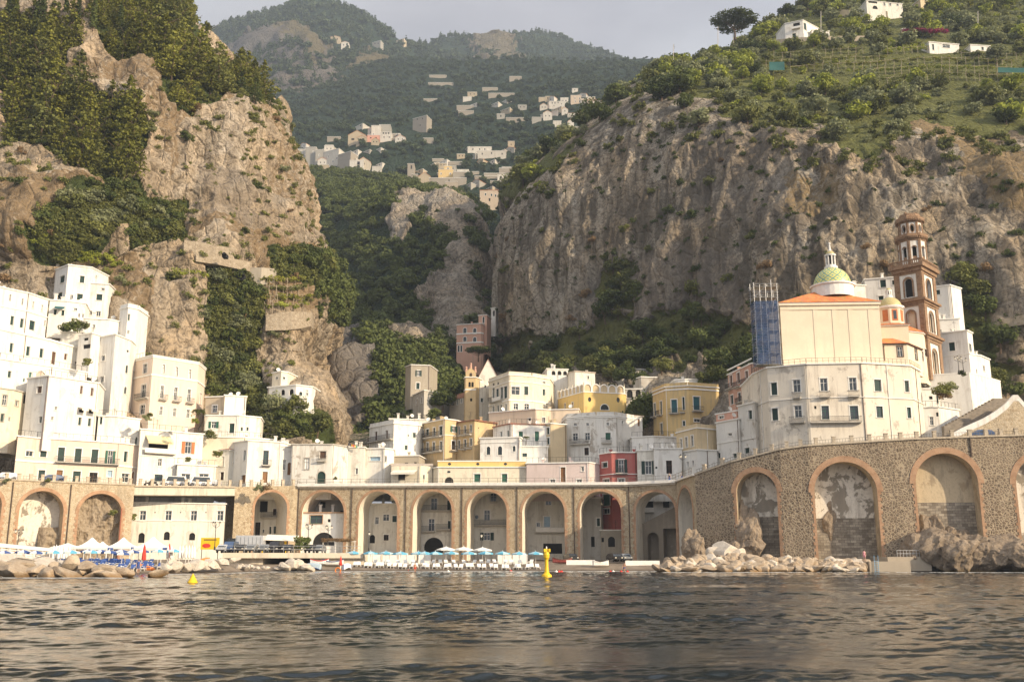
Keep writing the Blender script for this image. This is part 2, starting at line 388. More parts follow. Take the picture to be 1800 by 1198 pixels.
B_rows = [
 [(480,318,720),(590,316,700),(690,330,680),(760,345,650),(810,362,640),(838,380,660),(850,385,760)],
 [(475,345,640),(590,340,610),(690,345,580),(760,352,550),(812,368,530),(836,388,540),(850,392,700)],
 [(480,400,560),(590,390,530),(690,375,480),(760,372,462),(808,384,452),(826,410,470),(836,405,640)],
 [(490,470,510),(590,460,480),(690,440,438),(760,440,426),(812,448,420),(829,480,440),(838,470,600)],
 [(500,540,470),(590,530,440),(690,520,406),(760,520,398),(806,525,392),(822,545,410),(836,540,560)],
 [(520,600,430),(600,600,405),(690,595,376),(760,595,368),(806,605,366),(840,610,385),(860,600,520)],
 [(530,660,350),(590,655,325),(640,655,306),(700,660,305),(780,665,325),(850,665,350),(900,660,450)],
 [(535,730,340),(580,725,305),(635,720,284),(690,730,285),(780,740,300),(860,740,320),(920,740,380)],
 [(535,800,330),(580,800,290),(640,800,262),(700,800,262),(780,800,270),(860,800,280),(920,800,330)]]
ROCK_B = [(703,372),(755,352),(812,368),(836,440),(834,510),(822,560),(818,640),(785,622),(755,585),(732,550),(762,522),(790,482),(802,435),(770,405),(742,400),(718,440),(692,425)]
surf('gorge_hillside', B_rows, 300, 330, [(9,40,60,'r',3),(4,14,20,'r',3),(1.6,5,6,'r',3)], M_MID, [(0,ROCK_B),(.12,[(548,600),(640,600),(665,700),(650,790),(548,790)]),(.1,[(690,590),(800,600),(790,640),(700,640)])], [], [(.7,[(548,600),(660,600),(670,700),(650,800),(548,800)])], base_veg=1., seed=11)

C_rows = [
 [(440,150,1400),(560,130,1400),(680,110,1400),(800,110,1350),(900,110,1300),(1000,110,1300),(1180,110,1300)],
 [(440,210,1050),(560,205,1020),(680,200,1000),(800,200,980),(900,195,960),(1000,170,960),(1180,150,1000)],
 [(440,270,880),(560,250,850),(680,240,840),(800,245,840),(900,235,830),(1000,215,830),(1180,200,860)],
 [(440,320,800),(560,300,780),(680,300,760),(800,300,760),(900,290,760),(1000,270,760),(1180,260,780)],
 [(440,380,760),(560,360,740),(680,350,720),(800,355,700),(900,350,690),(1000,340,690),(1180,340,700)],
 [(440,460,730),(560,440,700),(680,440,690),(800,440,650),(900,440,630),(1000,440,620),(1180,440,640)],
 [(440,640,660),(560,640,640),(680,640,620),(800,640,560),(900,640,520),(1000,640,520),(1180,640,560)]]
DRY_C = [(.75,[(560,240),(690,225),(900,290),(880,330),(700,330),(690,290),(560,300)]),(.7,[(760,210),(960,170),(940,230),(800,250)])]
surf('village_hill', C_rows, 220, 220, [(10,90,90,'r',3),(4,25,25,'f',3),(1.5,8,8,'f',2)], M_FAR, [], DRY_C, [], base_veg=.75, seed=21)

D_rows = [
 [(250,190,2500),(380,96,2400),(460,60,2350),(560,30,2300),(640,70,2300),(720,120,2300),(860,100,2500),(960,95,2600),(1100,160,2500),(1250,200,2300)],
 [(250,160,1900),(380,72,1850),(460,35,1800),(560,12,1750),(640,45,1760),(720,92,1800),(820,82,2000),(950,72,2100),(1080,122,2000),(1250,175,1900)],
 [(250,190,1700),(370,130,1660),(460,90,1600),(560,70,1560),(640,90,1570),(720,125,1620),(820,110,1800),(950,100,1900),(1080,150,1800),(1250,190,1750)],
 [(250,220,1520),(370,190,1480),(460,150,1420),(560,130,1400),(640,140,1400),(720,165,1460),(820,150,1560),(950,145,1600),(1080,180,1550),(1250,210,1500)],
 [(250,260,1350),(370,240,1300),(460,210,1250),(560,190,1220),(640,190,1220),(720,200,1280),(820,190,1330),(950,180,1340),(1080,210,1320),(1250,240,1300)],
 [(250,320,1250),(370,310,1200),(460,280,1130),(560,260,1080),(640,250,1060),(720,240,1120),(820,235,1160),(950,225,1170),(1080,250,1160),(1250,280,1150)],
 [(250,400,1200),(370,400,1150),(460,360,1050),(560,320,980),(640,310,960),(720,310,1000),(820,310,1040),(950,310,1050),(1080,320,1050),(1250,330,1050)]]
ROCK_D = [(.1,[(405,125),(450,88),(520,70),(560,95),(590,150),(565,190),(520,260),(480,220),(415,165)]),(.25,[(600,150),(640,115),(700,140),(690,200),(650,210),(590,200)]),(.12,[(830,85),(880,80),(930,125),(840,135)])]
DRY_D = [(.7,[(600,110),(690,115),(720,200),(640,215),(590,190)]),(.55,[(830,80),(900,80),(960,140),(840,140)]),(.7,[(480,70),(560,60),(580,120),(560,150),(520,100)])]
surf('mountain', D_rows, 330, 220, [(40,230,230,'r',3),(15,70,70,'r',3),(4,20,20,'f',2)], M_FAR, ROCK_D, DRY_D, [(.45,ROCK_D[0][1])], base_veg=1., seed=31)

E_rows = [
 [(1010,262,600),(1050,235,580),(1120,190,570),(1190,150,560),(1290,116,570),(1420,45,600),(1600,0,620),(2120,-20,600)],
 [(960,290,470),(1010,238,448),(1085,172,436),(1160,134,432),(1275,98,440),(1400,30,480),(1600,-25,500),(2120,-40,480)],
 [(925,325,450),(962,280,402),(1078,190,378),(1172,146,368),(1285,118,372),(1420,70,390),(1600,60,390),(2120,55,372)],
 [(905,345,440),(925,302,382),(1040,222,352),(1150,165,336),(1275,142,330),(1420,140,328),(1600,140,318),(2120,140,305)],
 [(890,360,440),(888,334,370),(1000,258,335),(1120,190,314),(1270,186,296),(1420,216,282),(1600,222,274),(2120,240,262)],
 [(904,390,440),(902,374,356),(980,305,322),(1110,252,302),(1270,256,282),(1420,286,261),(1600,286,252),(2120,300,246)],
 [(902,460,440),(900,452,350),(970,432,312),(1110,420,293),(1270,420,272),(1420,420,247),(1600,420,238),(2120,420,234)],
 [(906,560,430),(902,560,345),(970,560,306),(1110,560,287),(1270,560,264),(1420,560,236),(1600,560,230),(2120,560,226)],
 [(910,680,430),(904,650,338),(970,645,300),(1110,645,279),(1270,645,254),(1420,645,226),(1600,645,226),(2120,645,224)],
 [(885,780,400),(880,760,305),(970,760,272),(1110,760,250),(1270,760,228),(1420,760,209),(1600,760,220),(2120,760,217)],
 [(885,900,380),(880,880,290),(970,880,262),(1110,880,242),(1270,880,221),(1420,880,203),(1600,880,217),(2120,880,214)]]
VEG_E = [(1,[(860,360),(900,300),(960,260),(1030,205),(1060,190),(1100,160),(1150,90),(1420,-80),(1950,-120),(1950,250),(1800,262),(1740,190),(1690,240),(1620,230),(1560,258),(1520,250),(1500,256),(1450,250),(1400,240),(1330,222),(1290,200),(1245,165),(1150,168),(1100,175),(1020,240),(960,310),(900,345)]),
 (.9,[(1360,180),(1560,180),(1540,280),(1500,300),(1430,250),(1380,230)]),(1,[(1690,170),(1800,170),(1800,250),(1740,260),(1700,230)]),
 (1,[(1000,590),(1120,570),(1340,590),(1340,680),(900,680),(870,640)]),(.8,[(1060,480),(1120,470),(1130,560),(1060,570)]),(.75,[(1170,560),(1230,520),(1260,600),(1190,620)]),
 (1,[(1690,480),(1730,560),(1760,640),(1790,700),(1740,690),(1700,600),(1650,520)]),(.8,[(870,640),(905,600),(960,620),(1000,660)])]
DRY_E = [(.8,[(1520,190),(1700,190),(1690,260),(1600,240),(1530,250)]),(.6,[(1250,150),(1330,190),(1400,240),(1330,220)]),(.6,[(1650,230),(1800,270),(1800,420),(1700,330)]),(.55,[(1380,320),(1460,300),(1480,360),(1400,380)])]
surf('right_cliff', E_rows, 500, 460, [(6.5,34,170,'r',3),(3.4,12,75,'r',3),(1.5,4.5,22,'r',3),(.55,1.6,5,'r',2)], M_RIGHT, VEG_E, DRY_E, [(.5,[(1060,480),(1330,440),(1330,640),(1000,640)]),(.35,[(1180,200),(1400,240),(1420,420),(1250,400)])], seed=41, jitpx=42, dims=lambda x, y: np.clip((y-np.interp(x, [880,1000,1120,1270,1420,1600,1920], [335,258,190,186,216,222,240])+5)/90, .22, 1))

# valley floor under the town, and the land behind the road
T_rows = [[(x,py,Y) for x,Y in ((-120,y0-16),(100,y0-8),(300,y0),(600,y0+2),(900,y0),(1200,y0-6),(1500,y0-22),(1950,y0-22))] for py,y0 in ((655,340),(700,305),(750,262),(800,228),(835,212),(850,206))]
surf('town_slope', T_rows, 60, 40, [(1.0,9,9,'f',2)], M_MID, base_veg=.5, seed=51)
# ================= vegetation =================
def leaf_mat(name, dark, light, scale=.35, trans=.25):
    t = NT(name)
    n = t.noise(t.geo(), scale, 3, .6); n2 = t.noise(t.geo(), scale*9, 2, .6)
    oi = t.n('ShaderNodeObjectInfo')
    f = t.math('ADD', t.math('MULTIPLY', n, .55), t.math('ADD', t.math('MULTIPLY', n2, .35), t.math('MULTIPLY', oi.outputs['Random'], .35)))
    c = t.ramp(f, [(.36, dark), (.84, light)])
    t.fin(c, .75, .12)
    tr = t.n('ShaderNodeBsdfTranslucent', {'Color': c}); m = t.n('ShaderNodeMixShader', {'Fac': trans})
    t.lk(t.b.outputs[0], m.inputs[1]); t.lk(tr.outputs[0], m.inputs[2]); t.lk(m.outputs[0], t.out.inputs[0])
    return t.m
LF_PINE = leaf_mat('pine_needles', (0.067, 0.077, 0.017), (0.288, 0.284, 0.055))
LF_DARK = leaf_mat('dark_leaves', (0.038, 0.054, 0.018), (0.134, 0.160, 0.046))
LF_BUSH = leaf_mat('shrub_leaves', (0.070, 0.082, 0.026), (0.224, 0.230, 0.067))
LF_LIME = leaf_mat('bright_leaves', (0.128, 0.160, 0.026), (0.384, 0.410, 0.070))
LF_OLIVE = leaf_mat('olive_leaves', (0.115, 0.128, 0.064), (0.307, 0.320, 0.160))
LF_DRY = leaf_mat('dry_leaves', (.16, .10, .05), (.34, .23, .12))
LF_FAR = leaf_mat('woodland_leaves', (0.036, 0.056, 0.026), (0.109, 0.138, 0.059), .03, .1)
LF_WOOD = leaf_mat('wood_leaves', (0.033, 0.049, 0.017), (0.147, 0.173, 0.049), .08, .2)
LF_PINK = leaf_mat('bougainvillea_flowers', (.28, .03, .09), (.55, .08, .20))
LF_VINE = leaf_mat('vine_leaves', (.10, .12, .022), (.32, .31, .055), .3)
BARK = plain('bark', (.13, .09, .06), .95, .4, sc=4)
rng = np.random.default_rng(7); rnd = random.Random(5)
def leaf_quads(c, nrm, size, rng):
    n = len(c); nr = nrm+rng.normal(0, .55, (n, 3)); nr /= np.linalg.norm(nr, axis=1, keepdims=True)+1e-9
    a = rng.normal(0, 1, (n, 3)); u = np.cross(nr, a); u /= np.linalg.norm(u, axis=1, keepdims=True)+1e-9; w = np.cross(nr, u)
    s = (size*rng.uniform(.6, 1.3, (n, 1))); u = u*s; w = w*s*rng.uniform(.55, .9, (n, 1))
    return np.stack([c-u-w*.4, c+u*.2-w, c+u+w*.3, c-u*.3+w], 1)
def blob_leaves(blobs, per, size, rng, shell=.55):
    out = []
    for (x, y, z, rx, ry, rz) in blobs:
        d = rng.normal(0, 1, (per, 3)); d /= np.linalg.norm(d, axis=1, keepdims=True)
        r = rng.uniform(shell, 1, (per, 1))**.6
        c = d*r*np.array([rx, ry, rz])+np.array([x, y, z]); nn = d/np.array([rx, ry, rz]); nn /= np.linalg.norm(nn, axis=1, keepdims=True)
        nn[:, 2] += .25
        out.append(leaf_quads(c, nn, size, rng))
    return np.concatenate(out)
def blobs_round(h, w, k, rng, base=.1):
    b = []
    for i in range(k):
        a = rng.uniform(0, 2*pi); r = w*.5*sqrt(rng.uniform(0, .75)); z = h*(base+(.85-base)*rng.uniform(0, 1)*(1-.45*(2*r/w)))
        s = rng.uniform(.16, .27)*w; b.append((r*cos(a), r*sin(a), z, s, s, s*rng.uniform(.6, .85)))
    b.append((0, 0, h*(base+.36), w*.32, w*.32, h*.3)); return b
def blobs_pine(h, rng, w=.5):
    b = []; n = 13; ph = rng.uniform(0, 6)
    for i in range(n):
        f = (i+.5)/n; z = h*(.16+.82*f); rad = w*h*.55*(1-f)**.85*(.6+.4*min(1, f*5))*rng.uniform(.75, 1.15)
        for k in range(max(1, int(6*(1-f)))):
            a = ph+i*2.4+2*pi*k/max(1, int(6*(1-f)))+rng.uniform(-.4, .4); r = rad*rng.uniform(.45, 1)
            s = h*rng.uniform(.06, .10)*(1.15-.5*f); b.append((r*cos(a), r*sin(a), z+rng.normal(0, .015)*h-.08*r, s*1.5, s*1.5, s*.40))
    b.append((0, 0, h*.96, h*.025, h*.025, h*.06))
    return b
def trunk_mesh(h, r, rng, limbs=4, spread=.3):
    mb = MB(); pts = [(0, 0, -.6)]
    for i in range(1, 5): pts.append((rng.normal(0, .03)*h, rng.normal(0, .03)*h, h*i/4))
    for i in range(4): mb.tube(pts[i], pts[i+1], r*(1-i*.22), r*(1-(i+1)*.22), 6)
    for k in range(limbs):
        a = rng.uniform(0, 2*pi); z0 = rng.uniform(.4, .85)*h
        mb.tube((0, 0, z0), (cos(a)*h*spread, sin(a)*h*spread, z0+h*.22), r*.4, r*.12, 5)
    me = bpy.data.meshes.new('trunk'); me.from_pydata(mb.v, [], mb.f); me.materials.append(BARK); return me
def proto(kind, rng):
    if kind == 'pine':
        q = blob_leaves(blobs_pine(10, rng, rng.uniform(.46, .78)), 34, .25, rng, .3); t = trunk_mesh(8.8, .22, rng)
    elif kind == 'cypress':
        b = [(rng.normal(0, .12), rng.normal(0, .12), 10*(.06+.92*f), .95*(1-f)**.5+.12, .95*(1-f)**.5+.12, .6) for f in np.linspace(0, 1, 26)]
        q = blob_leaves(b, 46, .24, rng, .5); t = trunk_mesh(9, .16, rng, 0)
    elif kind == 'umbrella':
        b = []
        for i in range(64):
            a = rng.uniform(0, 2*pi); r = 4.4*sqrt(rng.uniform(0, 1)); b.append((r*cos(a), r*sin(a), 7.5-.045*r*r+rng.normal(0, .25)+(.9 if i % 3 == 0 else 0), 1.5, 1.5, .75))
        q = blob_leaves(b, 75, .24, rng, .4); t = trunk_mesh(7, .3, rng, 8, .42)
    elif kind == 'tree':
        q = blob_leaves(blobs_round(7.5, 7, 20, rng, .32), 85, .34, rng, .5); t = trunk_mesh(5.5, .24, rng, 6, .3)
    elif kind == 'bush':
        q = blob_leaves(blobs_round(2.6, 3.6, 11, rng, .08), 62, .20, rng, .5); t = None
    elif kind == 'palm':
        mb = []; 
        for k in range(16):
            a = 2*pi*k/16+rng.uniform(-.1, .1); e = rng.uniform(.1, 1.1)
            for s in np.linspace(.1, 1, 12):
                p = np.array([cos(a)*s*1.5, sin(a)*s*1.5, 2.4+sin(e)*s*1.2-s*s*1.1]); mb.append(leaf_quads(p[None]+rng.normal(0, .08, (3, 3)), np.tile([0, 0, 1.], (3, 1)), .16, rng))
        q = np.concatenate(mb); t = trunk_mesh(2.4, .14, rng, 0)
    return q, t
PROTO = {}
for k, n in (('pine', 6), ('cypress', 2), ('umbrella', 1), ('tree', 5), ('bush', 6), ('palm', 1)): PROTO[k] = [proto(k, rng) for _ in range(n)]
_lm = {}
def leafmesh(kind, i, mat):
    key = (kind, i, mat.name)
    if key not in _lm:
        me = quads_mesh(kind+'_crown', PROTO[kind][i][0]); me.materials.append(mat); _lm[key] = me
    return _lm[key]
def plant(kind, loc, s, name, label, cat, group, mat, sz=1.0, rz=None):
    i = rnd.randrange(len(PROTO[kind])); me = leafmesh(kind, i, mat); t = PROTO[kind][i][1]
    rz = rnd.uniform(0, 6.28) if rz is None else rz
    if t is None:
        o = link(name, me, None, None, loc); o.rotation_euler.z = rz; o.scale = (s, s, s*sz); tag(o, label, cat, group); return o
    o = empty(name, loc, label, cat, group, rz); o.scale = (s, s, s*sz)
    link('crown', me, None, o); link('trunk', t, None, o); return o
def stuff(name, label, cat, pts, kinds, smin, smax, mat, rng, keep=1.0, big=1.0):
    out = []
    for p in pts:
        q = PROTO[kinds[rng.integers(len(kinds))]]; q = q[rng.integers(len(q))][0]
        if keep < 1: q = q[rng.choice(len(q), max(4, int(len(q)*keep)), replace=False)]
        c = q.mean(1, keepdims=True); s = rng.uniform(smin, smax); a = rng.uniform(0, 2*pi)
        q = (c+(q-c)*big)*s; m = np.array([[cos(a), -sin(a), 0], [sin(a), cos(a), 0], [0, 0, 1]])
        out.append(q@m.T+p)
    if not out: return
    me = quads_mesh(name, np.concatenate(out)); me.materials.append(mat)
    o = link(name, me); tag(o, label, cat, kind='stuff'); return o
SA, SB, SCc, SD, SE = (SURF[k] for k in ('left_cliff', 'gorge_hillside', 'village_hill', 'mountain', 'right_cliff'))
# pines of the left bluff: each a tree
PINE_A = [[(0,60),(110,70),(150,115),(120,140),(170,190),(245,210),(245,295),(225,340),(165,330),(80,285),(20,280),(10,190),(-20,160)],
          [(150,25),(240,-6),(330,35),(350,95),(400,135),(425,150),(485,195),(440,196),(390,184),(360,204),(300,215),(262,155),(190,110)]]
for pl, n, lab in ((PINE_A[0], 165, 'tall olive green pine of the grove on the lower left bluff'), (PINE_A[1], 175, 'green pine of the grove below the top of the left bluff')):
    for p in pick(SA, pl, n, rng, .5, 3.0): plant('pine', p-np.array([0, 0, .5]), rnd.choice((.75, .95, 1.1, 1.3, 1.6))*rnd.uniform(.9, 1.1), 'pine_tree', lab, 'pine tree', 'pines on the left bluff', rnd.choice((LF_PINE, LF_PINE, LF_PINE, LF_PINE, LF_BUSH)), 1.0)
for px, py in ((470,188),(440,178),(404,150),(380,140),(350,98),(338,62),(318,45),(300,40),(270,22),(245,6),(420,168),(365,118),(290,35)):
    p = pick(SA, [(px-14,py-2),(px+8,py-2),(px+8,py+26),(px-14,py+26)], 1, rng)
    if len(p): plant('pine', p[0]-np.array([0, 0, .5]), rnd.uniform(.7, 1.05), 'pine_tree', 'dark pine standing on the skyline edge of the left bluff', 'pine tree', 'pines on the skyline of the left bluff', LF_DARK)
for px, py, s in ((22,60,1.25),(50,64,1.2),(70,52,1.3),(92,70,1.0),(110,58,1.1),(202,72,1.0),(158,44,1.0),(6,52,1.2),(232,112,.9),(128,46,.9)):
    p = pick(SA, [(px-10,py-10),(px+10,py-10),(px+10,py+10),(px-10,py+10)], 1, rng)
    if len(p): plant('cypress', p[0], s, 'cypress_tree', 'slim dark cypress among the pines at upper left', 'cypress', 'cypresses of the left bluff', LF_DARK)
# shrubs and trees of the left cliff foot
G1 = [([(75,385),(130,345),(235,335),(245,375),(318,362),(325,430),(240,470),(215,405),(170,425),(125,445),(80,415)], 75, 'rounded dark green shrub on the ledge near the white cross'),
      ([(462,450),(566,452),(590,480),(555,560),(548,520),(475,488)], 40, 'round green tree growing above the cultivated terraces'),
      ([(345,492),(450,482),(468,560),(440,610),(452,700),(366,690),(352,600)], 90, 'dense green tree on the slope left of the terrace wall'),
      ([(362,645),(420,660),(455,700),(500,722),(556,742),(558,778),(470,775),(380,725)], 70, 'green garden tree below the white villa under the cliff')]
for pl, n, lab in G1:
    for p in pick(SA, pl, n, rng, .3, 2.0):
        k = 'bush' if rnd.random() < .45 else 'tree'
        plant(k, p, rnd.uniform(.5, .9) if k == 'tree' else rnd.uniform(.8, 1.6), 'green_tree', lab, 'tree', lab, rnd.choice((LF_BUSH, LF_DARK, LF_DARK, LF_OLIVE)))
for p in pick(SA, [(0,180),(560,150),(570,460),(500,700),(300,700),(0,520)], 150, rng, None, 4.0):
    m = rnd.choice((LF_BUSH, LF_DARK, LF_OLIVE, LF_DRY))
    plant('bush', p, rnd.uniform(.4, 1.15), 'shrub', 'small dry brownish shrub clinging to the left limestone face' if m is LF_DRY else 'small green shrub clinging to the left limestone face', 'shrub', 'shrubs on the left cliff face', m)
for p in pick(SA, [(60,398),(130,440),(190,440),(230,470),(110,470),(70,445)], 26, rng, None, 1.5):
    plant('bush', p, rnd.uniform(.6, 1.1), 'vine_bush', 'bright yellow green vine bush on the garden plot under the cross', 'vine', 'vines under the cross', LF_LIME)
stuff('ground_cover', 'low green scrub carpeting the left slopes between the trees', 'scrub', np.concatenate([pick(SA, v[1], 500, rng, .5) for v in VEG_L]), ['bush'], .45, 1.0, LF_BUSH, rng, .3, 1.5)
stuff('spur_woodland', 'dense dark woodland running down the spur into the gorge', 'woodland', pick(SA, [(550,455),(575,452),(680,560),(700,640),(560,560)], 260, rng), ['tree', 'bush'], .55, 1.0, LF_WOOD, rng, .4, 1.4)
stuff('rock_scrub', 'tiny tufts of scrub dotted over the left limestone face', 'scrub', pick(SA, [(0,150),(480,150),(570,330),(570,460),(500,700),(300,740),(0,520)], 900, rng), ['bush'], .2, .75, LF_BUSH, rng, .25, 1.6)
stuff('rock_scrub', 'tiny tufts of scrub dotted over the right limestone face', 'scrub', pick(SE, [(870,420),(1000,280),(1150,200),(1420,260),(1800,300),(1800,650),(1400,600),(880,620)], 520, rng), ['bush'], .2, .7, LF_DARK, rng, .25, 1.6)
stuff('cliff_edge_scrub', 'green scrub hanging over the broken lip of the right cliff', 'scrub', pick(SE, [(900,370),(1000,260),(1120,175),(1260,160),(1420,210),(1600,220),(1810,240),(1810,350),(1600,310),(1440,310),(1270,260),(1120,240),(1000,310)], 190, rng), ['bush'], .5, 1.3, LF_BUSH, rng, .35, 1.5)
# gorge
GB = [(470,220),(850,330),(850,800),(520,800)]
pb = pick(SB, GB, 2300, rng, .5); pb2 = pick(SB, [(540,560),(700,560),(900,640),(900,800),(540,800)], 330, rng, .4)
stuff('gorge_woodland', 'dark woodland covering the shaded sides of the gorge', 'woodland', np.concatenate([pb, pb2, pick(SB, [(814,385),(870,385),(880,660),(822,640),(834,500)], 170, rng)]), ['tree', 'tree', 'bush'], .6, 1.1, LF_WOOD, rng, .3, 1.6)
for p in pick(SB, ROCK_B, 22, rng, None, 4.0): plant('bush', p, rnd.uniform(.7, 1.7), 'shrub', 'dark shrub on the pale crag in the middle of the gorge', 'shrub', 'shrubs on the gorge crag', LF_DARK)
# village hill and mountains
# right hill top
HT = VEG_E[0][1]
pe = pick(SE, HT, 900, rng, .4)
LIP = [(870,370),(905,310),(960,265),(1030,212),(1100,165),(1150,120),(1260,165),(1400,215),(1500,250),(1640,230),(1800,262),(1800,300),(1600,280),(1400,270),(1250,230),(1100,205),(1000,280),(900,370)]
for p in pick(SE, LIP, 70, rng, None, 3.2):
    plant(rnd.choice(('bush', 'bush', 'tree')), p-np.array([0, 0, .6]), rnd.uniform(.8, 1.5), 'shrub', 'bushy shrub overhanging the edge of the right cliff', 'shrub', 'shrubs on the edge of the right cliff', rnd.choice((LF_BUSH, LF_DARK, LF_DARK, LF_LIME, LF_OLIVE)))
for p in pick(SE, [(870,420),(1000,300),(1150,220),(1420,300),(1800,320),(1800,620),(1400,470),(880,620)], 60, rng, None, 4.5):
    plant('bush', p, rnd.uniform(.5, 1.3), 'shrub', 'dark shrub rooted in a crack of the right cliff face', 'shrub', 'shrubs on the right cliff face', rnd.choice((LF_DARK, LF_BUSH, LF_DRY)))
for pl, n in (([(1000,590),(1120,570),(1340,590),(1340,690),(900,690),(870,640)], 170), ([(1060,480),(1120,470),(1130,560),(1060,570)], 22), ([(1170,560),(1230,520),(1260,600),(1190,620)], 22), ([(1700,490),(1740,560),(1770,640),(1790,710),(1745,690),(1700,600),(1665,530)], 80)):
    for p in pick(SE, pl, n, rng, None, 2.2): plant(rnd.choice(('bush', 'tree')), p, rnd.uniform(.6, 1.1), 'dark_tree', 'dark evergreen growing at the foot of the right cliff', 'tree', 'evergreens at the foot of the right cliff', rnd.choice((LF_DARK, LF_DARK, LF_BUSH)))
def on(S, px, py, w=10):
    d = (S['px']-px)**2+(S['py']-py)**2; k = int(np.argmin(d)); return S['pos'].reshape(-1, 3)[k]
p = P(1292, 68, 428); plant('umbrella', p, 2.1, 'umbrella_pine', 'broad flat topped umbrella pine on the skyline of the right hill', 'pine tree', None, LF_DARK, .62)
p = P(841, 634, 312); plant('umbrella', p, .82, 'umbrella_pine', 'dark umbrella pine in front of the rose villa in the gorge', 'pine tree', None, LF_DARK, .62)
for px, py, s, m, lab in ((1190,110,1.5,LF_LIME,'rounded yellow green tree at the left end of the right hilltop'),(1172,122,1.1,LF_LIME,'small yellow green tree beside the rounded one on the right hilltop'),(1245,92,.8,LF_DARK,'small dark tree on the skyline left of the umbrella pine')):
    plant('tree', on(SE, px, py)-np.array([0, 0, 1.]), s, 'round_tree', lab, 'tree', None, m, .8)
for px in (1380,1420,1460,1530,1580,1640,1690,1745,1775): plant('tree', on(SE, px, 12+rnd.uniform(0, 8))-np.array([0, 0, .5]), rnd.uniform(1.0, 1.5), 'green_tree', 'big green tree on the crest above the hilltop villas', 'tree', 'trees on the crest of the right hill', rnd.choice((LF_BUSH, LF_PINE, LF_DARK)))
# ================= houses =================
PL = {
 'white': plaster('white_limewash', (.80,.77,.70), .5, (.40,.35,.28), patch=.25), 'cream': plaster('cream_plaster', (.78,.70,.54), .45, patch=.25), 'ivory': plaster('ivory_plaster', (.77,.73,.63), .55, patch=.35),
 'pink': plaster('pale_pink_plaster', (.78,.64,.52), .4), 'rose': plaster('rose_plaster', (.62,.37,.27), .35), 'yellow': plaster('yellow_plaster', (.66,.48,.22), .5, patch=.2),
 'ochre': plaster('ochre_plaster', (.62,.46,.25), .45, patch=.3), 'gold': plaster('golden_plaster', (.75,.53,.20), .3), 'tan': plaster('tan_plaster', (.64,.51,.32), .4),
 'red': plaster('crimson_plaster', (.46,.14,.12), .3), 'grey': plaster('grey_plaster', (.50,.47,.41), .6, patch=.5), 'worn': plaster('worn_white_plaster', (.72,.69,.62), .6, (.30,.25,.18), patch=.75),
 'stone': plaster('old_stone_render', (.42,.37,.29), .7, patch=.7), 'peach': plaster('peach_plaster', (.76,.62,.46), .3), 'mauve': plaster('mauve_pink_plaster', (.68,.56,.51), .3),
 'salmon': plaster('salmon_plaster', (.66,.36,.26), .3), 'convent': plaster('convent_plaster', (.78,.70,.57), .55, (.36,.30,.24), patch=.6), 'church': plaster('church_plaster', (.82,.70,.52), .14),
 'beige': plaster('beige_stone', (.56,.46,.33), .6, patch=.4)}
M_GLASS = NT('window_glass'); M_GLASS = M_GLASS.fin((.035,.045,.05), .12, .6)
M_DARK = plain('dark_interior', (.020,.019,.018), .9, .3)
M_WFR = plain('white_paint', (.80,.77,.70), .6, .1); M_GRN = plain('green_shutter_paint', (.030,.115,.075), .6, .3, sc=6); M_DGR = plain('dark_green_paint', (.022,.05,.042), .6, .3, sc=6)
M_BRN = plain('brown_shutter_paint', (.12,.065,.04), .65, .3, sc=6); M_WOOD = plain('brown_wood', (.26,.13,.055), .6, .35, sc=6); M_TEAL = plain('teal_paint', (.03,.12,.14), .5, .3, sc=6)
M_ORG = plain('orange_red_shutter_paint', (.50,.17,.06), .6, .2); M_IRON = plain('wrought_iron', (.045,.042,.04), .5, .2); M_BLUEF = plain('pale_blue_paint', (.35,.48,.58), .5, .1)
M_TILE = None
def tile_mat(name, c1, c2):
    t = NT(name); g = t.geo()
    w = t.n('ShaderNodeTexVoronoi', {'Vector': t.geo((2.2, 2.2, 1.2)), 'Scale': 1.}).outputs['Color']
    n = t.noise(t.geo(), .6, 5, .6); n2 = t.noise(t.geo(), 5, 3)
    c = t.mix(t.ramp(n, [(.3, 0.), (.7, 1.)]), c1, c2); c = t.mix(.35, c, t.mix(1., c, w, 'MULTIPLY'))
    c = t.mix(t.ramp(n2, [(.55, 0.), (.75, .6)]), c, (.20, .12, .07)); t.bump(n2, .6, .08); return t.fin(c, .85, .2)
M_TILE = tile_mat('orange_roof_tiles', (.62,.20,.07), (.74,.32,.12)); M_TILE2 = tile_mat('brown_roof_tiles', (.30,.13,.08), (.40,.20,.12))
M_TERR = plain('terrace_floor', (.50,.42,.33), .9, .25); M_CONC = plain('concrete', (.50,.46,.39), .9, .2, sc=2)
TR = {'A': (0,420,3.9925), 'B': (0,680,3.5225), 'C': (340,640,4.9917), 'D': (380,820,4.737), 'E': (640,600,5.447), 'F': (940,600,4.5), 'G': (700,800,3.3333), 'H': (1300,340,2.604), 'W': (1320,360,3.522), 'R': (1600,540,4.99), 'K': (400,380,2.996), 'P': (0,0,1.), 'V': (500,170,4.2857), 'N': (920,150,6.304), 'X': (1340,0,3.913)}
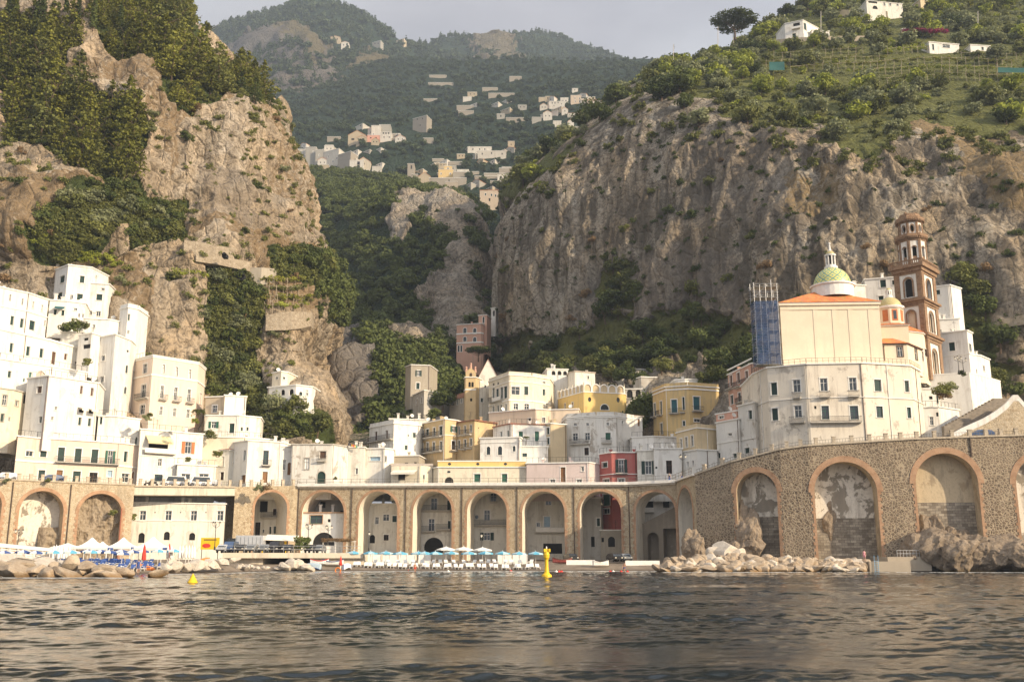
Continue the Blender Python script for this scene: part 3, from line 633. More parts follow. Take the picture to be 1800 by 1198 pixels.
KIND = {  # leaf material, frame material, arch, shutters-open material
 'd': (M_GLASS, M_WFR, 0, None), 'g': (M_GRN, M_WFR, 0, None), 'n': (M_DGR, M_WFR, 0, None), 'b': (M_BRN, M_WFR, 0, None), 'o': (M_DARK, None, 0, None), 'G': (M_GLASS, M_WFR, 0, M_GRN), 'N': (M_GLASS, M_WFR, 0, M_DGR),
 'R': (M_GLASS, M_WFR, 0, M_ORG), 'a': (M_GLASS, M_DGR, 1, None), 'A': (M_WOOD, M_WOOD, 1, None), 'D': (M_WOOD, M_BRN, 0, None), 'K': (M_DARK, M_BRN, 0, None), 't': (M_TEAL, M_WFR, 0, None), 'w': (M_WFR, M_GLASS, 0, None),
 'q': (M_DARK, None, 1, None), 'l': (M_BLUEF, M_WFR, 0, None), 'B': (M_GLASS, M_WFR, 0, M_BRN), 'k': (M_DGR, M_DGR, 1, None), 'e': (M_GLASS, None, 2, None), 'c': (M_GLASS, M_GRN, 0, None), 'u': (M_BRN, M_BRN, 0, None), 'T': (M_TERR, None, 1, None)}
def opening_wall(mb, fr, z0, z1, ops, depth=.22, u0=0., u1=None):
    L = fr.L if u1 is None else u1
    us = sorted({u0, L} | {x for o in ops for x in (o[0], o[1]) if u0 < x < L}); vs_ = sorted({z0, z1} | {x for o in ops for x in (o[2], o[3]) if z0 < x < z1})
    for i in range(len(us)-1):
        for j in range(len(vs_)-1):
            a, b = (us[i]+us[i+1])/2, (vs_[j]+vs_[j+1])/2
            if any(o[0] < a < o[1] and o[2] < b < o[3] for o in ops): continue
            mb.poly([fr.at(us[i], vs_[j]), fr.at(us[i+1], vs_[j]), fr.at(us[i+1], vs_[j+1]), fr.at(us[i], vs_[j+1])])
    for (a, b, c, d, arch) in ops:
        m = (a+b)/2; r = (b-a)/2; h = min(r, (d-c)*.95)
        if arch == 0:
            ring = [(a, c), (b, c), (b, d), (a, d)]
        elif arch == 1:
            arc = [(m+r*cos(t), d-h+h*sin(t)) for t in np.linspace(0, pi, 13)]
            ring = [(a, c), (b, c)]+arc
            for k in range(6): mb.poly([fr.at(b, d), fr.at(*arc[k+1]), fr.at(*arc[k])]); mb.poly([fr.at(a, d), fr.at(*arc[12-k]), fr.at(*arc[11-k])])
        else:
            ring = [(m+r*cos(t), (c+d)/2+(d-c)/2*sin(t)) for t in np.linspace(0, 2*pi, 21)[:-1]]
            for q, cx, cy in ((0, b, d), (5, a, d), (10, a, c), (15, b, c)):
                for k in range(q, q+5): mb.poly([fr.at(cx, cy), fr.at(*ring[(k+1) % 20]), fr.at(*ring[k])])
        for k in range(len(ring)):
            p, q = ring[k], ring[(k+1) % len(ring)]; mb.poly([fr.at(*p), fr.at(*q), fr.at(q[0], q[1], -depth), fr.at(p[0], p[1], -depth)])
def window(root, fr, o, kind, wallmat, dep=.22, trim=None):
    a, b, c, d, arch = o; leafm, frm, _, shm = KIND[kind]; w = b-a; h = d-c
    door = kind in 'ADKku'
    mb = MB(); fr.box(mb, a-.03, b+.03, c-.02, d+.03, -dep-.04, -dep+.02)
    wn_ = mb.build('door' if door else 'window', leafm, root)
    if frm is not None and arch != 2:
        mb = MB(); t = min(.09, w*.13); z = -dep+.03
        if leafm in (M_GRN, M_DGR, M_BRN, M_TEAL, M_BLUEF, M_WOOD):
            for (x0, x1, y0, y1) in ((a, a+t*.6, c, d), (b-t*.6, b, c, d), (a, b, d-t*.6, d)): fr.box(mb, x0, x1, y0, y1, z-.03, z+.02)
            n = int(h/.22)
            mb2 = MB()
            for k in range(n):
                y = c+h*(k+.3)/n
                for x0, x1 in ((a+t, (a+b)/2-.02), ((a+b)/2+.02, b-t)): fr.box(mb2, x0, x1, y, y+h/n*.5, z-.02, z+.015)
            mb2.build('slats', leafm, wn_)
        else:
            for (x0, x1, y0, y1) in ((a, a+t, c, d), (b-t, b, c, d), (a+t, b-t, d-t, d), (a+t, b-t, c, c+t), ((a+b)/2-t*.4, (a+b)/2+t*.4, c+t, d-t)): fr.box(mb, x0, x1, y0, y1, z-.03, z+.03)
            if h > 1.3: fr.box(mb, a+t, b-t, c+h*.62, c+h*.62+t*.7, z-.03, z+.025)
        mb.build('frame', frm, wn_)
    if shm is not None:
        for s in (0, 1):
            mb = MB(); x0, x1 = (a-w*.55, a-.04) if s == 0 else (b+.04, b+w*.55); fr.box(mb, x0, x1, c, d, .02, .08)
            n = max(3, int(h/.25))
            for k in range(n): fr.box(mb, x0+.06, x1-.06, c+h*(k+.25)/n, c+h*(k+.7)/n, .08, .10)
            mb.build('shutter', shm, wn_)
    tm = trim if trim is not None else M_WFR
    if kind not in 'oqe' and w > .35:
        mb = MB(); t = min(.16, .16*w+.02)
        if shm is None and arch == 0:
            fr.box(mb, a-t, a, c, d, .0, .05); fr.box(mb, b, b+t, c, d, .0, .05)
        if arch == 1:
            m = (a+b)/2; r = w/2; hh = min(r, h*.95)
            for k in range(12):
                t0, t1 = pi*k/12, pi*(k+1)/12
                q = []
                for dd in (0.0, .05):
                    for rr, tt in ((0, t0), (t, t0), (t, t1), (0, t1)): q.append(fr.at(m+(r+rr)*cos(tt), d-hh+(hh+rr)*sin(tt), dd))
                mb.hexa(q)
            fr.box(mb, a-t, a, c, d-hh, 0, .05); fr.box(mb, b, b+t, c, d-hh, 0, .05)
        else: fr.box(mb, a-t, b+t, d, d+t*1.1, 0, .09)
        mb.build('surround', tm, wn_)
        if not door: mb = MB(); fr.box(mb, a-t, b+t, c-.09, c, 0, .14); mb.build('sill', tm, wn_)
    if kind in 'DKA': mb = MB(); fr.box(mb, b-w*.2, b-w*.13, c+1.0, c+1.12, -dep+.02, -dep+.08); mb.build('handle', M_IRON, wn_)
def balcony(root, fr, u0, u1, z, dep=.95, mat=None, solid=False, wood=False):
    mb = MB(); fr.box(mb, u0, u1, z-.16, z, 0, dep); b = mb.build('balcony', mat or M_CONC, root)
    mb = MB()
    fr.box(mb, u0+.1, u1-.1, z-.34, z-.16, 0, dep*.55); mb.build('corbel', mat or M_CONC, b)
    mb = MB()
    if solid: fr.box(mb, u0, u1, z, z+.85, dep-.1, dep)
    else:
        fr.box(mb, u0, u1, z+.95, z+1.0, dep-.06, dep-.01); fr.box(mb, u0, u1, z+.08, z+.12, dep-.06, dep-.01)
        n = max(3, int((u1-u0)/.16))
        for k in range(n+1): x = u0+(u1-u0-.03)*k/n; fr.box(mb, x, x+.03, z, z+.96, dep-.055, dep-.025)
        for x in (u0, u1-.03): fr.box(mb, x, x+.03, z+.95, z+1., 0, dep-.06)
    mb.build('railing', M_WFR if solid else M_IRON, b)
def offset_poly(poly, d):
    n = len(poly); out = []
    ar = sum(poly[i][0]*poly[(i+1) % n][1]-poly[(i+1) % n][0]*poly[i][1] for i in range(n)); s = 1 if ar > 0 else -1
    for i in range(n):
        p0, p1, p2 = Vector(poly[i-1]), Vector(poly[i]), Vector(poly[(i+1) % n])
        e1 = (p1-p0).normalized(); e2 = (p2-p1).normalized(); n1 = Vector((e1.y, -e1.x))*s; n2 = Vector((e2.y, -e2.x))*s
        m = n1+n2
        if m.length < .3: m = n1
        m = m.normalized(); k = d/max(.5, m.dot(n1)); out.append((p1.x+m.x*k, p1.y+m.y*k))
    return out
HR = random.Random(99)
def house(T, name, label, cat, mat, chain, top, base, wins=(), dep=9., roof='flat', ext=3., bands=(), group=None, clutter=0, trim=None, roofmat=None, ridge_y=None, parts=None, wd=.22, kref=None, eave=.22):
    ox, oy, sc = TR[T]; f = lambda x, y: (ox+x/sc, oy+y/sc)
    kn = kref if kref is not None else min(range(len(chain)), key=lambda i: chain[i][1])
    pxk, pyt = f(chain[kn][0], top); zt = P(pxk, pyt, chain[kn][1]).z; zb = P(pxk, f(0, base)[1], chain[kn][1]).z-ext
    pts = []
    for x, Y in chain: q = P(f(x, 0)[0], pyt, Y); pts.append((q.x, q.y))
    a, b = pts[0], pts[-1]
    dv = Vector((b[0]-a[0], b[1]-a[1])); nb = Vector((-dv.y, dv.x)).normalized()
    if nb.y < 0: nb = -nb
    nb = (nb+Vector((0, .6))).normalized()*dep
    poly = pts+[(b[0]+nb.x, b[1]+nb.y), (a[0]+nb.x, a[1]+nb.y)]
    cx = sum(p[0] for p in poly)/len(poly); cy = sum(p[1] for p in poly)/len(poly)
    root = empty(name, (cx, cy, zb), label, cat, group); m = PL[mat] if isinstance(mat, str) else mat
    frs = [Fr(poly[i], poly[(i+1) % len(poly)]) for i in range(len(poly))]; nf = len(chain)-1
    ops = [[] for _ in frs]; todo = []
    def find(x, y):
        px, py = f(x, y); best = None
        for i in range(len(poly)):
            if i == nf+1: continue
            h = frs[i].hit(px, py)
            if h and -.05 <= h[0] <= frs[i].L+.05 and h[3] < 0 and (best is None or h[2] < best[1][2]): best = (i, h)
        return best
    for e in wins:
        k = e[0]
        if k in ('bal', 'balS', 'band', 'awn'):
            todo.append(e); continue
        for (x, y) in e[3:]:
            hit = find(x, y)
            if hit is None: print('NOHIT', name, k, x, y, label); continue
            i, h = hit; fr = frs[i]
            l = fr.hit(*f(x-e[1]/2, y)); r_ = fr.hit(*f(x+e[1]/2, y)); t_ = fr.hit(*f(x, y-e[2]/2)); b_ = fr.hit(*f(x, y+e[2]/2))
            u0, u1 = max(.08, l[0]), min(fr.L-.08, r_[0])
            if u1-u0 < .2: continue
            v0, v1 = b_[1], min(t_[1], zt-.1)
            if v1-v0 < .2: continue
            o = (u0, u1, v0, v1, KIND[k][2])
            if any(q[0] < u1 and q[1] > u0 and q[2] < v1 and q[3] > v0 for q in ops[i]): print('OVERLAP', label, x, y); continue
            ops[i].append(o); todo.append((k, fr, o))
    mb = MB()
    for i, fr in enumerate(frs): opening_wall(mb, fr, zb, zt, ops[i])
    mb.build('wall', m, root)
    for e in todo:
        if e[0] in ('bal', 'balS'):
            hit = find((e[1]+e[2])/2, e[3])
            if hit is None: print('NOBAL', label, e); continue
            fr = frs[hit[0]]; l = fr.hit(*f(e[1], e[3])); r_ = fr.hit(*f(e[2], e[3])); balcony(root, fr, max(0.02, l[0]), min(fr.L-.02, r_[0]), hit[1][1], .9, None, e[0] == 'balS')
        elif e[0] == 'awn':
            hit = find((e[1]+e[2])/2, e[3]); fr = frs[hit[0]]; l = fr.hit(*f(e[1], e[3])); r_ = fr.hit(*f(e[2], e[3])); hb = fr.hit(*f((e[1]+e[2])/2, e[4]))
            mb = MB(); u0, u1 = max(0.05, l[0]), r_[0]; z1, z0 = hit[1][1], hb[1]
            mb.hexa([fr.at(u0, z1-.04, .02), fr.at(u1, z1-.04, .02), fr.at(u1, z0, 1.7), fr.at(u0, z0, 1.7), fr.at(u0, z1, .04), fr.at(u1, z1, .04), fr.at(u1, z0+.04, 1.72), fr.at(u0, z0+.04, 1.72)])
            fr.box(mb, u0, u1, z0-.35, z0, 1.66, 1.7); mb.build('awning', e[5], root)
        elif e[0] == 'band':
            hit = find(e[1], e[2])
            if hit: bands = tuple(bands)+((hit[1][1], e[3]),)
        else: window(root, e[1], e[2], e[0], m, wd, trim)
    tm = trim if trim is not None else M_WFR
    for bz in bands:
        z, h = bz; mb = MB(); q = offset_poly(poly, .10); 
        for i in range(nf+0):
            fr = frs[i]; fr.box(mb, -.06, fr.L+.06, z, z+h, .0, .13+.01*i)
        mb.build('string_course', tm, root)
    # roof
    if roof in ('flat', 'terr', 'par'):
        if chain[kn][1] < 262 and cat in ('house', 'building'): clutter = clutter+HR.choice((1, 2, 3))
        mb = MB(); mb.prism(offset_poly(poly, eave), zt, zt+.22); rf = mb.build('roof', roofmat or tm, root)
        if roof == 'terr':
            mb = MB()
            for i in range(nf):
                fr = frs[i]; fr.box(mb, 0, fr.L, zt+1.0+.22, zt+1.27, -.12, -.08)
                for k in range(int(fr.L/1.2)+1): fr.box(mb, k*1.2, k*1.2+.05, zt+.22, zt+1.24, -.12, -.07)
            mb.build('railing', M_IRON, rf)
        if roof == 'par':
            mb = MB()
            for i in range(len(frs)): frs[i].box(mb, .02+(i % 2)*.24, frs[i].L-.02-(i % 2)*.24, zt+.22, zt+.95, -.24, 0)
            mb.build('parapet', m, rf)
        for k in range(clutter):
            u = HR.uniform(.1, .9); w = HR.uniform(.15, .6); p = Vector(pts[0]).lerp(Vector(pts[-1]), u); x, y = p.x+nb.x*w, p.y+nb.y*w; c = HR.random()
            if c < .5: mb = MB(); hh = HR.uniform(.7, 1.6); mb.box((x, y, zt+.22+hh/2), (.5, .5, hh)); mb.box((x, y, zt+.22+hh+.08), (.72, .72, .16)); mb.build('chimney', m, rf)
            elif c < .8:
                mb = MB(); hh = HR.uniform(1.8, 3.2); mb.tube((x, y, zt+.2), (x, y, zt+hh), .035, .03, 5)
                for j in range(3): mb.tube((x-.5+.1*j, y, zt+hh-.1-.28*j), (x+.5-.1*j, y, zt+hh-.1-.28*j), .02, .02, 4)
                mb.tube((x, y-.6, zt+hh-.2), (x, y+.6, zt+hh-.2), .02, .02, 4); mb.build('antenna', M_IRON, rf)
            else:
                mb = MB(); mb.tube((x, y, zt+.2), (x, y, zt+1.1), .05, .05, 6); mb.build('mast', M_IRON, rf)
                mb = MB(); n = 12; d = Vector((HR.uniform(-.3, .5), -.8, .35)).normalized(); uu = d.orthogonal().normalized(); vv = d.cross(uu); c0 = Vector((x, y, zt+1.25))
                ring = [c0+uu*.48*cos(2*pi*i/n)+vv*.48*sin(2*pi*i/n)+d*.12 for i in range(n)]
                for i in range(n): mb.poly([c0, ring[i], ring[(i+1) % n]])
                mb.tube(c0, c0+d*.5, .02, .02, 4); mb.build('satellite_dish', M_WFR, rf)
    elif roof == 'hip':
        q = offset_poly(poly, .45); ry = ridge_y or 2.0; mb = MB(); ctr = Vector((cx, cy, zt+ry)); mb2 = MB(); mb2.prism(offset_poly(poly, .28), zt, zt+.2); mb2.build('cornice', tm, root)
        n = len(q); 
        for i in range(n): mb.poly([(*q[i], zt+.2), (*q[(i+1) % n], zt+.2), ctr])
        mb.poly([(*p, zt+.2) for p in q][::-1]); mb.build('roof', roofmat or M_TILE, root)
    elif roof in ('gable', 'gableF'):
        A_, B_, Cq, Dq = [Vector((*p, zt)) for p in (pts[0], pts[-1], poly[nf+1], poly[nf+2])]; ry = ridge_y or 2.; up = Vector((0, 0, ry)); mb = MB(); g = MB(); g2 = MB()
        if roof == 'gable': e0, e1 = (A_+B_)/2+up, (Cq+Dq)/2+up; s = [(A_, Dq, e1, e0), (B_, Cq, e1, e0)]; g.poly([A_, B_, e0]); g2.poly([Cq, Dq, e1])
        else: e0, e1 = (A_+Dq)/2+up, (B_+Cq)/2+up; s = [(A_, B_, e1, e0), (Dq, Cq, e1, e0)]; g.poly([A_, Dq, e0]); g2.poly([B_, Cq, e1])
        t = Vector((0, 0, .18))
        for q in s:
            q = [p+(p-Vector((cx, cy, zt+ry)))*.04 for p in q]; mb.hexa([p+Vector((0,0,.02)) for p in q]+[p+t for p in q])
        mb.build('roof', roofmat or M_TILE, root); g.build('gable_wall', m, root); g2.build('gable_wall', m, root)
    if P(900, 600, 1).y and chain[kn][1] < 275 and cat not in ('wall', 'church', 'chapel') and zt-zb > 4:
        for i in range(nf):
            if frs[i].L > 3.5 and HR.random() < .75:
                fr = frs[i]; u = HR.choice((.25, fr.L-.3, fr.L-.3, fr.L*.5))
                if all(not (o[0]-.25 < u < o[1]+.25) for o in ops[i]): mb = MB(); mb.tube(fr.at(u, zb, .08), fr.at(u, zt-.05, .08), .06, .06, 5); mb.build('drain_pipe', HR.choice((M_WFR, M_CONC, M_BRN)), root)
    info = dict(root=root, poly=poly, frs=frs, zb=zb, zt=zt, pts=pts, f=f)
    return info
H = house
M_AWN = plain('yellow_awning_cloth', (.80,.66,.36), .8, .08); M_AWNW = plain('cream_awning_cloth', (.78,.72,.60), .8, .08)
# ---- left hillside
H('A','house','small white shed with a slanting top wedged against the cliff at far left','house','white',[(360,222),(402,219),(441,221)],120,190,[],4,'gable',ridge_y=2.2,roofmat=M_WFR,ext=4)
H('A','house','tall white house with green shutters standing alone against the left cliff','house','white',[(395,216),(480,212),(645,214)],184,430,[('n',34,50,(437,283)),('n',34,50,(576,283)),('n',40,44,(417,400)),('d',22,34,(502,408)),('n',42,44,(560,406))],8,'flat',clutter=2,ext=8)
H('A','house','lower white wing with two green shutters right of the tall cliff house','house','white',[(600,214),(768,215)],311,560,[('n',44,44,(696,408)),('d',34,36,(690,524)),('d',22,30,(636,518)),('d',26,18,(722,352))],8,'flat',ext=5)
H('A','house','small white house with a teal awning below the tall cliff house','house','white',[(350,205),(470,206),(605,208)],430,560,[('n',22,40,(387,512),(440,518)),('d',24,18,(530,493)),('d',12,26,(555,535),(582,538)),('awn',392,460,474,488,M_TEAL)],6,'flat',ext=4,clutter=1)
H('A','house','topmost big white block at the left edge with four slit windows','house','white',[(-140,186),(-5,189),(215,194),(350,199)],338,640,[('d',12,48,(72,412),(158,440),(232,462),(295,485)),('n',26,66,(85,572),(153,590)),('c',38,68,(224,606)),('d',15,40,(315,590),(383,604)),('band',150,502,.25)],8,'flat',ext=3,kref=1,clutter=1)
H('A','house','small white house with a vine pergola terrace in the upper left village','house','white',[(430,203),(590,203)],655,760,[],5,'flat',M_TERR and 3.)
H('A','house','narrow white house with one dark window below a cliff stair','house','white',[(845,209),(900,207),(972,209)],480,720,[('n',24,48,(900,548)),('d',16,26,(900,652))],6,'par',ext=6)
H('A','house','long low white house with a sloping eave above the white tower','house','white',[(590,206),(770,207),(850,209)],560,720,[('d',18,20,(660,610))],6,'flat',ext=5)
H('A','house','white house with two dark square openings beside the white tower','house','white',[(556,201),(645,199)],662,800,[('o',32,20,(604,702)),('o',62,30,(614,752))],6,'flat',ext=5)
H('A','house','long white house with tall green shutters on the middle left terrace','house','white',[(-140,182),(0,186),(360,196),(628,206)],637,860,[('n',26,68,(80,762)),('n',28,68,(197,786)),('n',28,66,(291,800)),('u',28,90,(375,834)),('b',24,46,(461,826)),('u',24,70,(540,842)),('band',170,668,.2)],8,'flat',ext=4,kref=1,clutter=2)
H('A','house','wide white house with an arched niche and a narrow green shutter','house','white',[(-140,180),(0,183),(380,191),(620,197)],843,1060,[('n',24,48,(66,948)),('g',12,26,(168,988)),('g',19,68,(211,966)),('T',58,86,(285,968))],8,'terr',ext=4,kref=1)
H('A','house','tall plain white tower house with a corner facing the sea','house','white',[(645,203),(812,199),(925,205)],672,1190,[('d',24,38,(725,835)),('d',25,40,(717,985)),('a',18,58,(889,912)),('a',18,52,(879,1060)),('e',17,19,(897,787)),('band',880,700,.18)],10,'flat',ext=5,clutter=3)
H('A','hotel','pale pink palazzo with rows of tall windows and a balustraded roof','hotel','pink',[(918,211),(1076,205),(1398,213),(1450,220)],818,1310,[
 ('d',26,66,(1019,908)),('w',18,66,(1147,913),(1240,930),(1332,946)),('d',32,92,(1008,1066)),('d',24,88,(1138,1072),(1233,1084),(1327,1096)),('w',12,80,(1408,1120)),('d',34,66,(1000,1195)),('d',22,60,(1130,1205),(1226,1215),(1320,1225)),
 ('band',1200,850,.3),('band',1200,975,.35),('bal',965,1048,1118),('bal',1112,1164,1126),('bal',1208,1260,1138),('bal',1302,1352,1150)],10,'terr',ext=5,clutter=3)
H('A','house','cream house corner with stone framed window at the left edge','house','cream',[(-120,178),(0,180),(100,182),(195,186)],1035,1330,[('d',32,74,(33,1130)),('d',24,38,(118,1152)),('q',28,90,(180,1110)),('n',24,56,(16,1252)),('d',14,30,(66,1262))],7,'flat',ext=4,trim=M_CONC)
H('A','house','big blank white house with two brown shutters and cream awnings','house','white',[(195,184),(345,181),(700,189)],962,1330,[('b',34,48,(277,1056)),('b',19,58,(571,1058)),('b',21,58,(646,1072)),('d',17,26,(392,1187)),('o',34,22,(571,1206)),('o',34,22,(640,1212)),('n',20,46,(285,1266)),('d',16,26,(366,1258)),('n',22,56,(560,1278),(628,1285)),
 ('awn',545,590,1180,1196,M_AWNW),('awn',610,660,1190,1204,M_AWNW)],8,'terr',ext=4,clutter=1)
H('B','house','low white house with terraces and potted plants left of the yellow awning house','house','white',[(610,189),(720,190),(870,194)],180,340,[('n',16,60,(626,200)),('n',14,46,(845,332))],7,'terr',ext=4,clutter=1)
H('B','house','long pale pink house with four tall green shutters above white shops','house','pink',[(110,178),(232,181),(748,189),(862,193)],318,606,[('d',46,34,(183,412)),('n',40,66,(270,400)),('n',42,92,(378,419)),('n',42,90,(483,425)),('n',42,88,(586,429)),('G',30,84,(682,436)),('n',24,66,(778,430)),
 ('n',42,66,(257,546)),('D',38,70,(367,548)),('n',48,72,(474,556)),('K',50,68,(577,562)),('l',32,42,(679,536)),('d',48,56,(776,562)),('A',15,76,(822,560)),('bal',342,738,470),('band',450,478,.3)],8,'terr',ext=3,clutter=2,kref=1)
H('B','house','white house with a big yellow awning and orange red shutters on the road','house','white',[(872,191),(1090,195.5),(1262,199)],262,606,[('R',38,74,(1165,375)),('d',24,46,(990,466)),('c',48,44,(980,562)),('d',56,34,(1143,554)),('o',120,36,(980,372)),('awn',902,1056,302,345,M_AWN),('balS',886,1098,410),('band',980,430,.2)],9,'terr',ext=3,clutter=1)
H('B','house','low white annex with a planted terrace right of the yellow awning house','house','white',[(1098,194.6),(1340,198.5)],480,606,[('d',58,36,(1262,554)),('d',54,36,(1150,554))],7,'terr',ext=3)
H('B','house','small house with a red tiled eave squeezed behind the planted terrace','house','ivory',[(1340,204),(1420,203),(1480,205)],392,606,[('n',18,60,(1380,460)),('K',22,50,(1375,550))],7,'hip',ext=3,roofmat=M_TILE2,ridge_y=1.2)
H('C','house','square beige stone house with one white window beside the palazzo','house','beige',[(108,212),(276,211)],285,470,[('d',40,64,(187,391))],8,'flat',ext=4)
H('C','house','plain bright white cube house beside the square beige house','house','white',[(276,209),(466,211)],274,470,[],8,'flat',ext=4,clutter=1)
H('C','house','cream house with a green door and small green shutters on the left hillside','house','ivory',[(105,206),(400,206),(592,209)],452,660,[('G',42,58,(177,531)),('n',46,86,(336,560)),('n',20,34,(424,567),(474,567))],8,'flat',ext=5,clutter=3)
H('C','house','low cream terrace house with a dome shaped vent and awning frame','house','cream',[(85,203),(440,204),(720,208)],640,760,[],6,'terr',ext=3)
H('C','house','white house with a tall balcony door, its left side grey and weathered','house','white',[(290,206),(480,200),(776,203)],672,1045,[('n',14,90,(348,810)),('n',18,88,(450,798)),('D',34,74,(440,1008)),('c',48,124,(635,818)),('D',44,98,(628,990)),('bal',598,676,885)],9,'flat',ext=3,clutter=2)
H('C','house','narrow white house with an arched wooden door up an outside stair','house','white',[(770,203),(872,204)],720,1045,[('d',28,92,(798,881)),('A',44,116,(889,912))] and [('d',28,92,(798,881)),('A',40,110,(845,915))],8,'flat',ext=3,clutter=1)
H('C','house','peeling old plaster house with an arched iron gate door','house','worn',[(864,202),(1220,202),(1362,206)],706,1055,[('w',48,100,(993,872)),('b',56,62,(1135,792)),('k',72,118,(1122,998)),('bal',1086,1168,846)],9,'flat',ext=3,clutter=3,trim=M_CONC)
H('C','house','low terraced white house hung with laundry right of the peeling house','house','ivory',[(1362,206),(1500,206)],730,1050,[('d',22,54,(1432,936))],7,'terr',ext=3,clutter=2)
H('C','house','small white house with a pale blue window above the promenade','house','white',[(1500,208),(1680,207),(1760,209)],740,1050,[('l',92,36,(1595,828)),('n',22,54,(1684,830))],8,'terr',ext=3,clutter=3)
H('C','house','beige square tower house beside the white arcade villa under the cliff','house','cream',[(694,221),(772,219),(826,220)],66,200,[('n',18,22,(733,120)),('n',20,22,(795,121))],6,'flat',ext=5)
H('C','villa','white villa with arched loggias perched under the dark gorge wall','house','white',[(655,220),(900,216.5),(1046,219)],184,330,[('q',34,50,(785,246)),('q',38,52,(860,243)),('a',28,34,(942,257)),('d',20,12,(998,231)),('d',20,24,(998,262))],12,'flat',ext=3.5,clutter=2)
# ---- centre
H('E','house','white house with a grey shaded flank and outside stair at the left of the centre','house','white',[(55,226),(285,218),(532,222)],785,1090,[('b',24,86,(115,904)),('b',24,90,(217,894)),('n',28,48,(481,895)),('d',13,18,(424,899)),('n',28,44,(403,1014)),('bal',62,278,946)],9,'par',ext=5,clutter=3)
H('E','house','pale terrace house set back above the white stair house','house','ivory',[(242,236),(620,238)],742,830,[],8,'terr',ext=5,clutter=4)
H('E','house','long ochre house with two rows of iron balconies','house','ochre',[(524,226),(776,217),(878,219)],745,1110,[('n',19,52,(562,872)),('n',28,60,(606,868)),('n',20,70,(672,860)),('n',30,88,(735,852)),('G',30,58,(857,838)),('n',18,68,(558,1012)),('n',20,78,(608,1006)),('n',20,80,(668,1002)),('n',20,82,(737,996)),('K',40,84,(857,992)),
 ('bal',524,690,922),('bal',698,752,906),('bal',524,752,1060),('bal',820,876,1042),('band',820,900,.15)],9,'flat',ext=6,clutter=4)
H('E','house','ochre house with green panelled balconies and a peeling right wall','house','ochre',[(878,220),(1058,216),(1262,221)],757,1110,[('n',16,88,(909,860)),('n',16,70,(967,840)),('n',16,70,(1023,832)),('n',18,80,(909,985)),('n',19,70,(967,972)),('n',19,70,(1023,962)),('o',8,12,(1097,826),(1160,900),(1097,930)),
 ('bal',936,982,892),('bal',990,1034,886),('bal',936,982,1028),('bal',990,1034,1018)],9,'flat',ext=6,clutter=3,roofmat=M_TILE2,eave=.4)
H('E','tower','crumbling square stone tower house among trees in the gorge','house','stone',[(398,266),(450,263),(632,264)],226,470,[('N',28,56,(521,304)),('n',34,62,(515,425))],8,'flat',ext=5)
H('E','house','grey ruined house with blind arches below the stone tower house','house','grey',[(470,262),(575,254),(735,258)],470,690,[('n',30,54,(655,553)),('T',16,60,(508,575),(552,560))],8,'flat',ext=6)
H('E','house','low grey chapel nave beside the gabled bell tower','chapel','stone',[(820,259),(958,253)],535,660,[('n',14,50,(850,590)),('n',14,50,(893,580)),('n',14,50,(932,565))],6,'gableF',ext=5,ridge_y=2.,roofmat=M_TILE2)
H('E','house','white gabled house with a red brown roof behind the bell tower','house','ivory',[(1068,256),(1098,252),(1305,256)],370,650,[('o',10,14,(1238,420)),('n',18,26,(1160,430)),('n',26,40,(1130,560))],12,'gable',ext=5,ridge_y=6.3,roofmat=M_TILE2)
H('E','house','large cream palazzo with dark green shutters and a roof terrace','house','cream',[(1195,247),(1388,237),(1612,239),(1780,243)],322,745,[('n',20,110,(1240,498)),('n',26,92,(1277,498)),('n',24,110,(1318,490)),('n',32,118,(1354,486)),('d',80,78,(1450,470)),('n',40,82,(1553,470)),('d',46,58,(1453,622)),('d',46,58,(1557,624)),('n',17,86,(1240,662),(1283,652),(1313,646),(1358,638)),('q',16,24,(1240,408),(1283,398)),
 ('bal',1215,1250,576),('balS',1256,1330,568),('n',26,60,(1722,486)),('d',28,18,(1722,392)),('d',22,20,(1722,610)),('band',1500,570,.3),('band',1500,392,.2)],11,'par',ext=8,clutter=4)
H('E','house','long peach terrace wall house below the cream palazzo','house','peach',[(1195,232),(1640,226),(1990,229)],650,850,[('n',26,44,(1585,755)),('d',30,52,(1720,752))],8,'flat',ext=5,clutter=1)
H('E','house','white house with green roller shutters and a tiled eave in the middle of the town','house','white',[(1236,218),(1406,212),(1750,214)],790,1030,[('n',18,50,(1315,885)),('n',19,64,(1381,880)),('g',42,56,(1502,886)),('g',42,98,(1656,906))],9,'terr',ext=5,clutter=2,roofmat=M_TILE2)
H('E','house','white house with three arched dark windows','house','white',[(1112,210),(1490,208)],918,1110,[('a',37,78,(1190,1043)),('a',41,84,(1301,1043)),('a',27,54,(1436,1024)),('band',1300,968,.12)],8,'flat',ext=5,clutter=1)
H('E','house','low white house with a red roof edge and small framed window above the promenade','house','white',[(1490,209),(1760,209)],1008,1150,[('c',44,34,(1538,1085))],8,'terr',ext=4,clutter=2)
H('E','house','grey terrace house with bare vines below the ochre houses','house','stone',[(240,214),(525,213)],1095,1210,[('o',34,28,(404,1172)),('o',24,24,(490,1165))],8,'flat',ext=5,clutter=1)
H('F','house','white rooftop house with three small arches behind the golden building','house','white',[(98,252),(262,253)],218,300,[('q',30,34,(149,248)),('q',30,34,(196,248)),('q',30,34,(240,250))],8,'flat',ext=8,clutter=2)
H('F','house','square pale house with one small window right of the three arches','house','ivory',[(268,248),(316,246),(476,248)],238,345,[('n',12,26,(423,284))],8,'flat',ext=8,clutter=1,roofmat=M_TERR)
